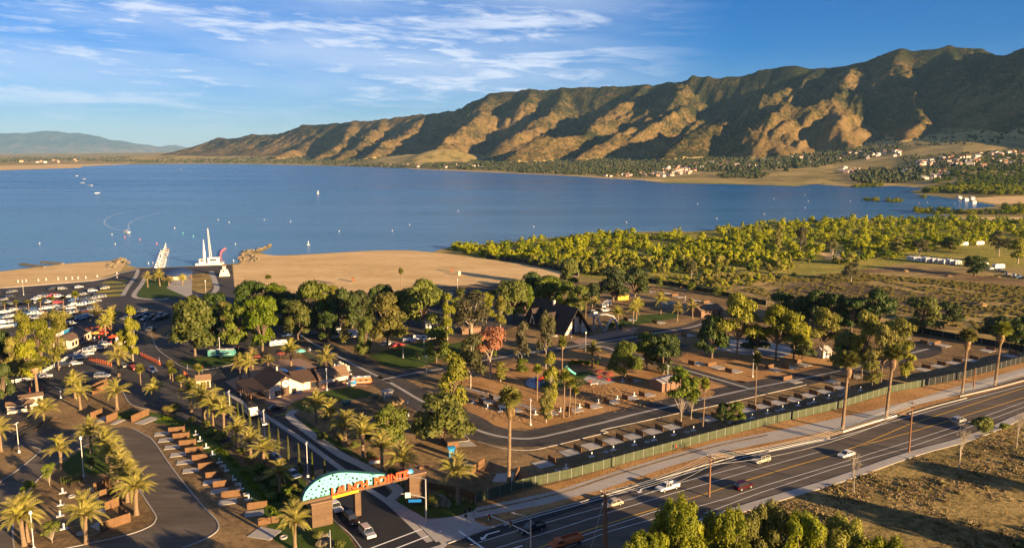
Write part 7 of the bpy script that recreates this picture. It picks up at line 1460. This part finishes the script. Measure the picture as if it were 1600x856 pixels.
# traffic delineators
dm_ = MB(); dm_.lathe([(.3, 0), (.28, .06), (.12, .1), (.09, 1.1), (.03, 1.15)], 8); DM = dm_.mesh('traffic_delineator', 'cone_orange')
for a, b, n, g in (((220,556),(250,570),12,'orange delineators right of the tall conifer'), ((140,562),(174,572),13,'orange delineators beside the traffic island'), ((288,586),(302,596),7,'orange delineators before the toll booth'), ((47,612),(66,612),3,'orange delineators below the stout palm')):
    for i in range(n):
        x = a[0]+(b[0]-a[0])*i/(n-1); y = a[1]+(b[1]-a[1])*i/(n-1); tag(ob('traffic_delineator', DM, None, (*G(x, y), .05), 0, 1.25), 'orange traffic delineator in the line '+g.split('delineators ')[1], 'traffic cone', g)
# people
def person_mesh(cloth, low, v):
    mb = MB(); g = random.Random(v); st = g.uniform(.05, .18)
    rings = []
    def limb(pts, rs): mb.path(pts, rs, 7, 1)
    limb([(st, .09, 0), (st*.4, .1, .45), (0, .09, .9)], [.055, .07, .1]); limb([(-st, -.09, 0), (-st*.2, -.1, .45), (0, -.09, .9)], [.055, .07, .1])
    n0 = len(mb.v); prof = [(.15, .85), (.17, 1.0), (.15, 1.12), (.2, 1.38), (.1, 1.48), (.055, 1.52)]; mb.lathe(prof, 9); 
    for s in (-1, 1): mb.path([(0, s*.2, 1.42), (.03, s*.26, 1.15), (.1, s*.25, .9)], [.055, .045, .035], 6, 0)
    mb.lathe([(.05, 1.5), (.09, 1.58), (.1, 1.68), (.07, 1.77), (.01, 1.79)], 9, (0, 0), 2); mb.lathe([(.105, 1.69), (.085, 1.77), (.01, 1.81)], 9, (-.01, 0), 3)
    return mb.mesh('person', [cloth, low, 'skin', 'dark'], True)
PM = [person_mesh('cloth_white', 'cloth_blue', 1), person_mesh('cloth_red', 'dark', 2), person_mesh('cloth_blue', 'tan_paint', 3)]; pn = ['white shirt and dark trousers', 'red shirt and dark trousers', 'blue shirt and pale trousers']
for i, (x, y, l) in enumerate([(148,532,'beside the yellow cafe umbrella'),(155,531,'between the cafe umbrellas, left'),(160,535,'in front of the orange cafe umbrella'),(168,533,'by the middle palm of the cafe'),(174,539,'at the cafe edge near the parked silver car'),(181,537,'right of the cafe palms'),(186,540,'by the white canopy'),(187,536,'behind the white canopy path'),(293,577,'walking at the grass edge above the palms'),(376,622,'on the pavement by the clubhouse veranda'),(423,652,'beside the parked black car'),
   (483,549,'walking on the long park road'),(485,551,'walking on the long park road, nearer one'),(651,560,'sitting up on the park lawn, left'),(655,561,'on the park lawn, right'),(893,531,'in front of the chalet gable'),(1056,704,'in black on the verge by the green fence'),(845,598,'at the left of the playground'),(850,602,'at the playground edge under the palms'),(922,602,'by the white playground bench'),(249,566,'at the end of the delineator row'),(470,600-20,'on the pool terrace')]):
    k = i % 3; tag(ob('person', PM[k], None, (*G(x, y), .06), rnd.uniform(0, 6)), 'person in %s %s' % (pn[k], l), 'person')
# benches and play equipment
t = thing('playground_slide', 'green spiral slide of the playground', 'slide', G(886, 588), .4); mb = MB(); mb.path([(0, 0, 2.8), (1, .5, 2.2), (2.2, .4, 1.2), (3.2, -.2, .5)], .35, 6); mb.build('chute', 'teal', t); mb = MB(); mb.box(-.5, 0, 1.4, 1.2, 1.2, .1); [mb.tube((-.5+a*.5, b*.5, 0), (-.5+a*.5, b*.5, 3.4), .06) for a in (-1, 1) for b in (-1, 1)]; mb.prism([(-1.3, 3.4), (.3, 3.4), (-.5, 4.2)], 'y', -.7, .7); mb.build('tower', 'teal_dark', t)
t = thing('bench', 'white bench block at the playground edge', 'bench', G(928, 601), .3); mb = MB(); mb.box(0, 0, .45, 2.8, .7, .12); mb.build('seat', 'white_paint', t); mb = MB(); mb.box(-1.1, 0, .2, .2, .6, .4).box(1.1, 0, .2, .2, .6, .4); mb.build('leg', 'white_paint', t)
t = thing('climbing_frame', 'dark climbing frame with red panels at the blue surface', 'play structure', G(845, 600), .2); mb = MB(); [mb.tube((a, b, 0), (a, b, 2.8), .08) for a in (-1.6, 0, 1.6) for b in (-.8, .8)]; mb.box(0, 0, 1.5, 3.4, 1.8, .1); mb.build('frame', 'dark', t); mb = MB(); mb.box(-.8, -.85, 1.9, 1.4, .06, .7).box(.9, .85, 1.9, 1.4, .06, .7); mb.build('panel', 'red_paint', t)
for i in range(12):
    x, y = 492+i*2.6+rnd.uniform(-2, 2), 566+i*1.2+rnd.uniform(-3, 5); mb = MB(); mb.box(0, 0, .4, 1.9, .6, .1).box(-.8, 0, .7, .5, .6, .08, 0, tilt=.8).box(0, 0, .2, 1.6, .4, .3); o = mb.build('sun_lounger', 'dark'); o.location = (*G(x, y), .07); o.rotation_euler = (0, 0, rnd.uniform(0, 3)); tag(o, 'dark lounger on the pool terrace behind the clubhouse', 'lounger', 'loungers on the pool terrace')
for i in range(4): mb = MB(); mb.lathe([(.55, 0), (.6, .8), (.5, 1.9), (.1, 2.0)], 10); o = mb.build('water_tank', 'cream'); o.location = (*G(531+i*4.2, 573+i*2.2), .05); tag(o, ['first','second','third','fourth'][i]+' pale upright tank in the row beside the carts', 'tank', 'tanks beside the carts')
mb = MB(); g = random.Random(3); mb.lathe([(4.5, 0), (3.6, 1.2), (1.8, 2.2), (.2, 2.6)], 12); mb.v = [(a+g.uniform(-.5, .5), b+g.uniform(-.5, .5), c+g.uniform(-.2, .2)*(c > 0)) for a, b, c in mb.v]; me = mb.mesh('earth_heap', 'm_dirt')
for x, y, s, l in [(1532,478,.8,'pale rubble heap at the edge of the ploughed field'),(1414,424,.5,'small earth heap left of the motorhome row'),(1482,432,.5,'earth heap on the dirt road under the motorhomes'),(1558,433,.5,'earth heap right of the big round tree'),(585,625,.6,'low dirt heap by the transformer box'),(615,628,.7,'dirt heap right of the grey cabinet'),(1523,476,.7,'smaller stone heap left of the rubble')]: tag(ob('earth_heap', me, None, (*G(x, y), 0), rnd.uniform(0, 6), s), l, 'heap')
for p in PROTOS:
    for c in list(p.children):
        for g_ in list(c.children): bpy.data.objects.remove(g_)
        bpy.data.objects.remove(c)
    bpy.data.objects.remove(p)
# ---------------------------------------------------------------- the air
def haze():
    mb = MB(); mb.box(0, 21000, 648, 160000, 46000, 1302)
    me = bpy.data.meshes.new('haze'); me.from_pydata(mb.v, [], mb.f)
    m = bpy.data.materials.new('m_haze'); m.use_nodes = True; T = NT(m.node_tree); T.n.remove(T.n['Principled BSDF'])
    v = T.add('ShaderNodeVolumePrincipled', {'Density': 1.7e-5, 'Color': (0.30, 0.60, 1.0, 1), 'Anisotropy': 0.0})
    T.l.new(v.outputs[0], T.n['Material Output'].inputs['Volume']); me.materials.append(m)
    stuff(ob('haze', me), 'thin blue haze over the lake and hills', None)
haze()
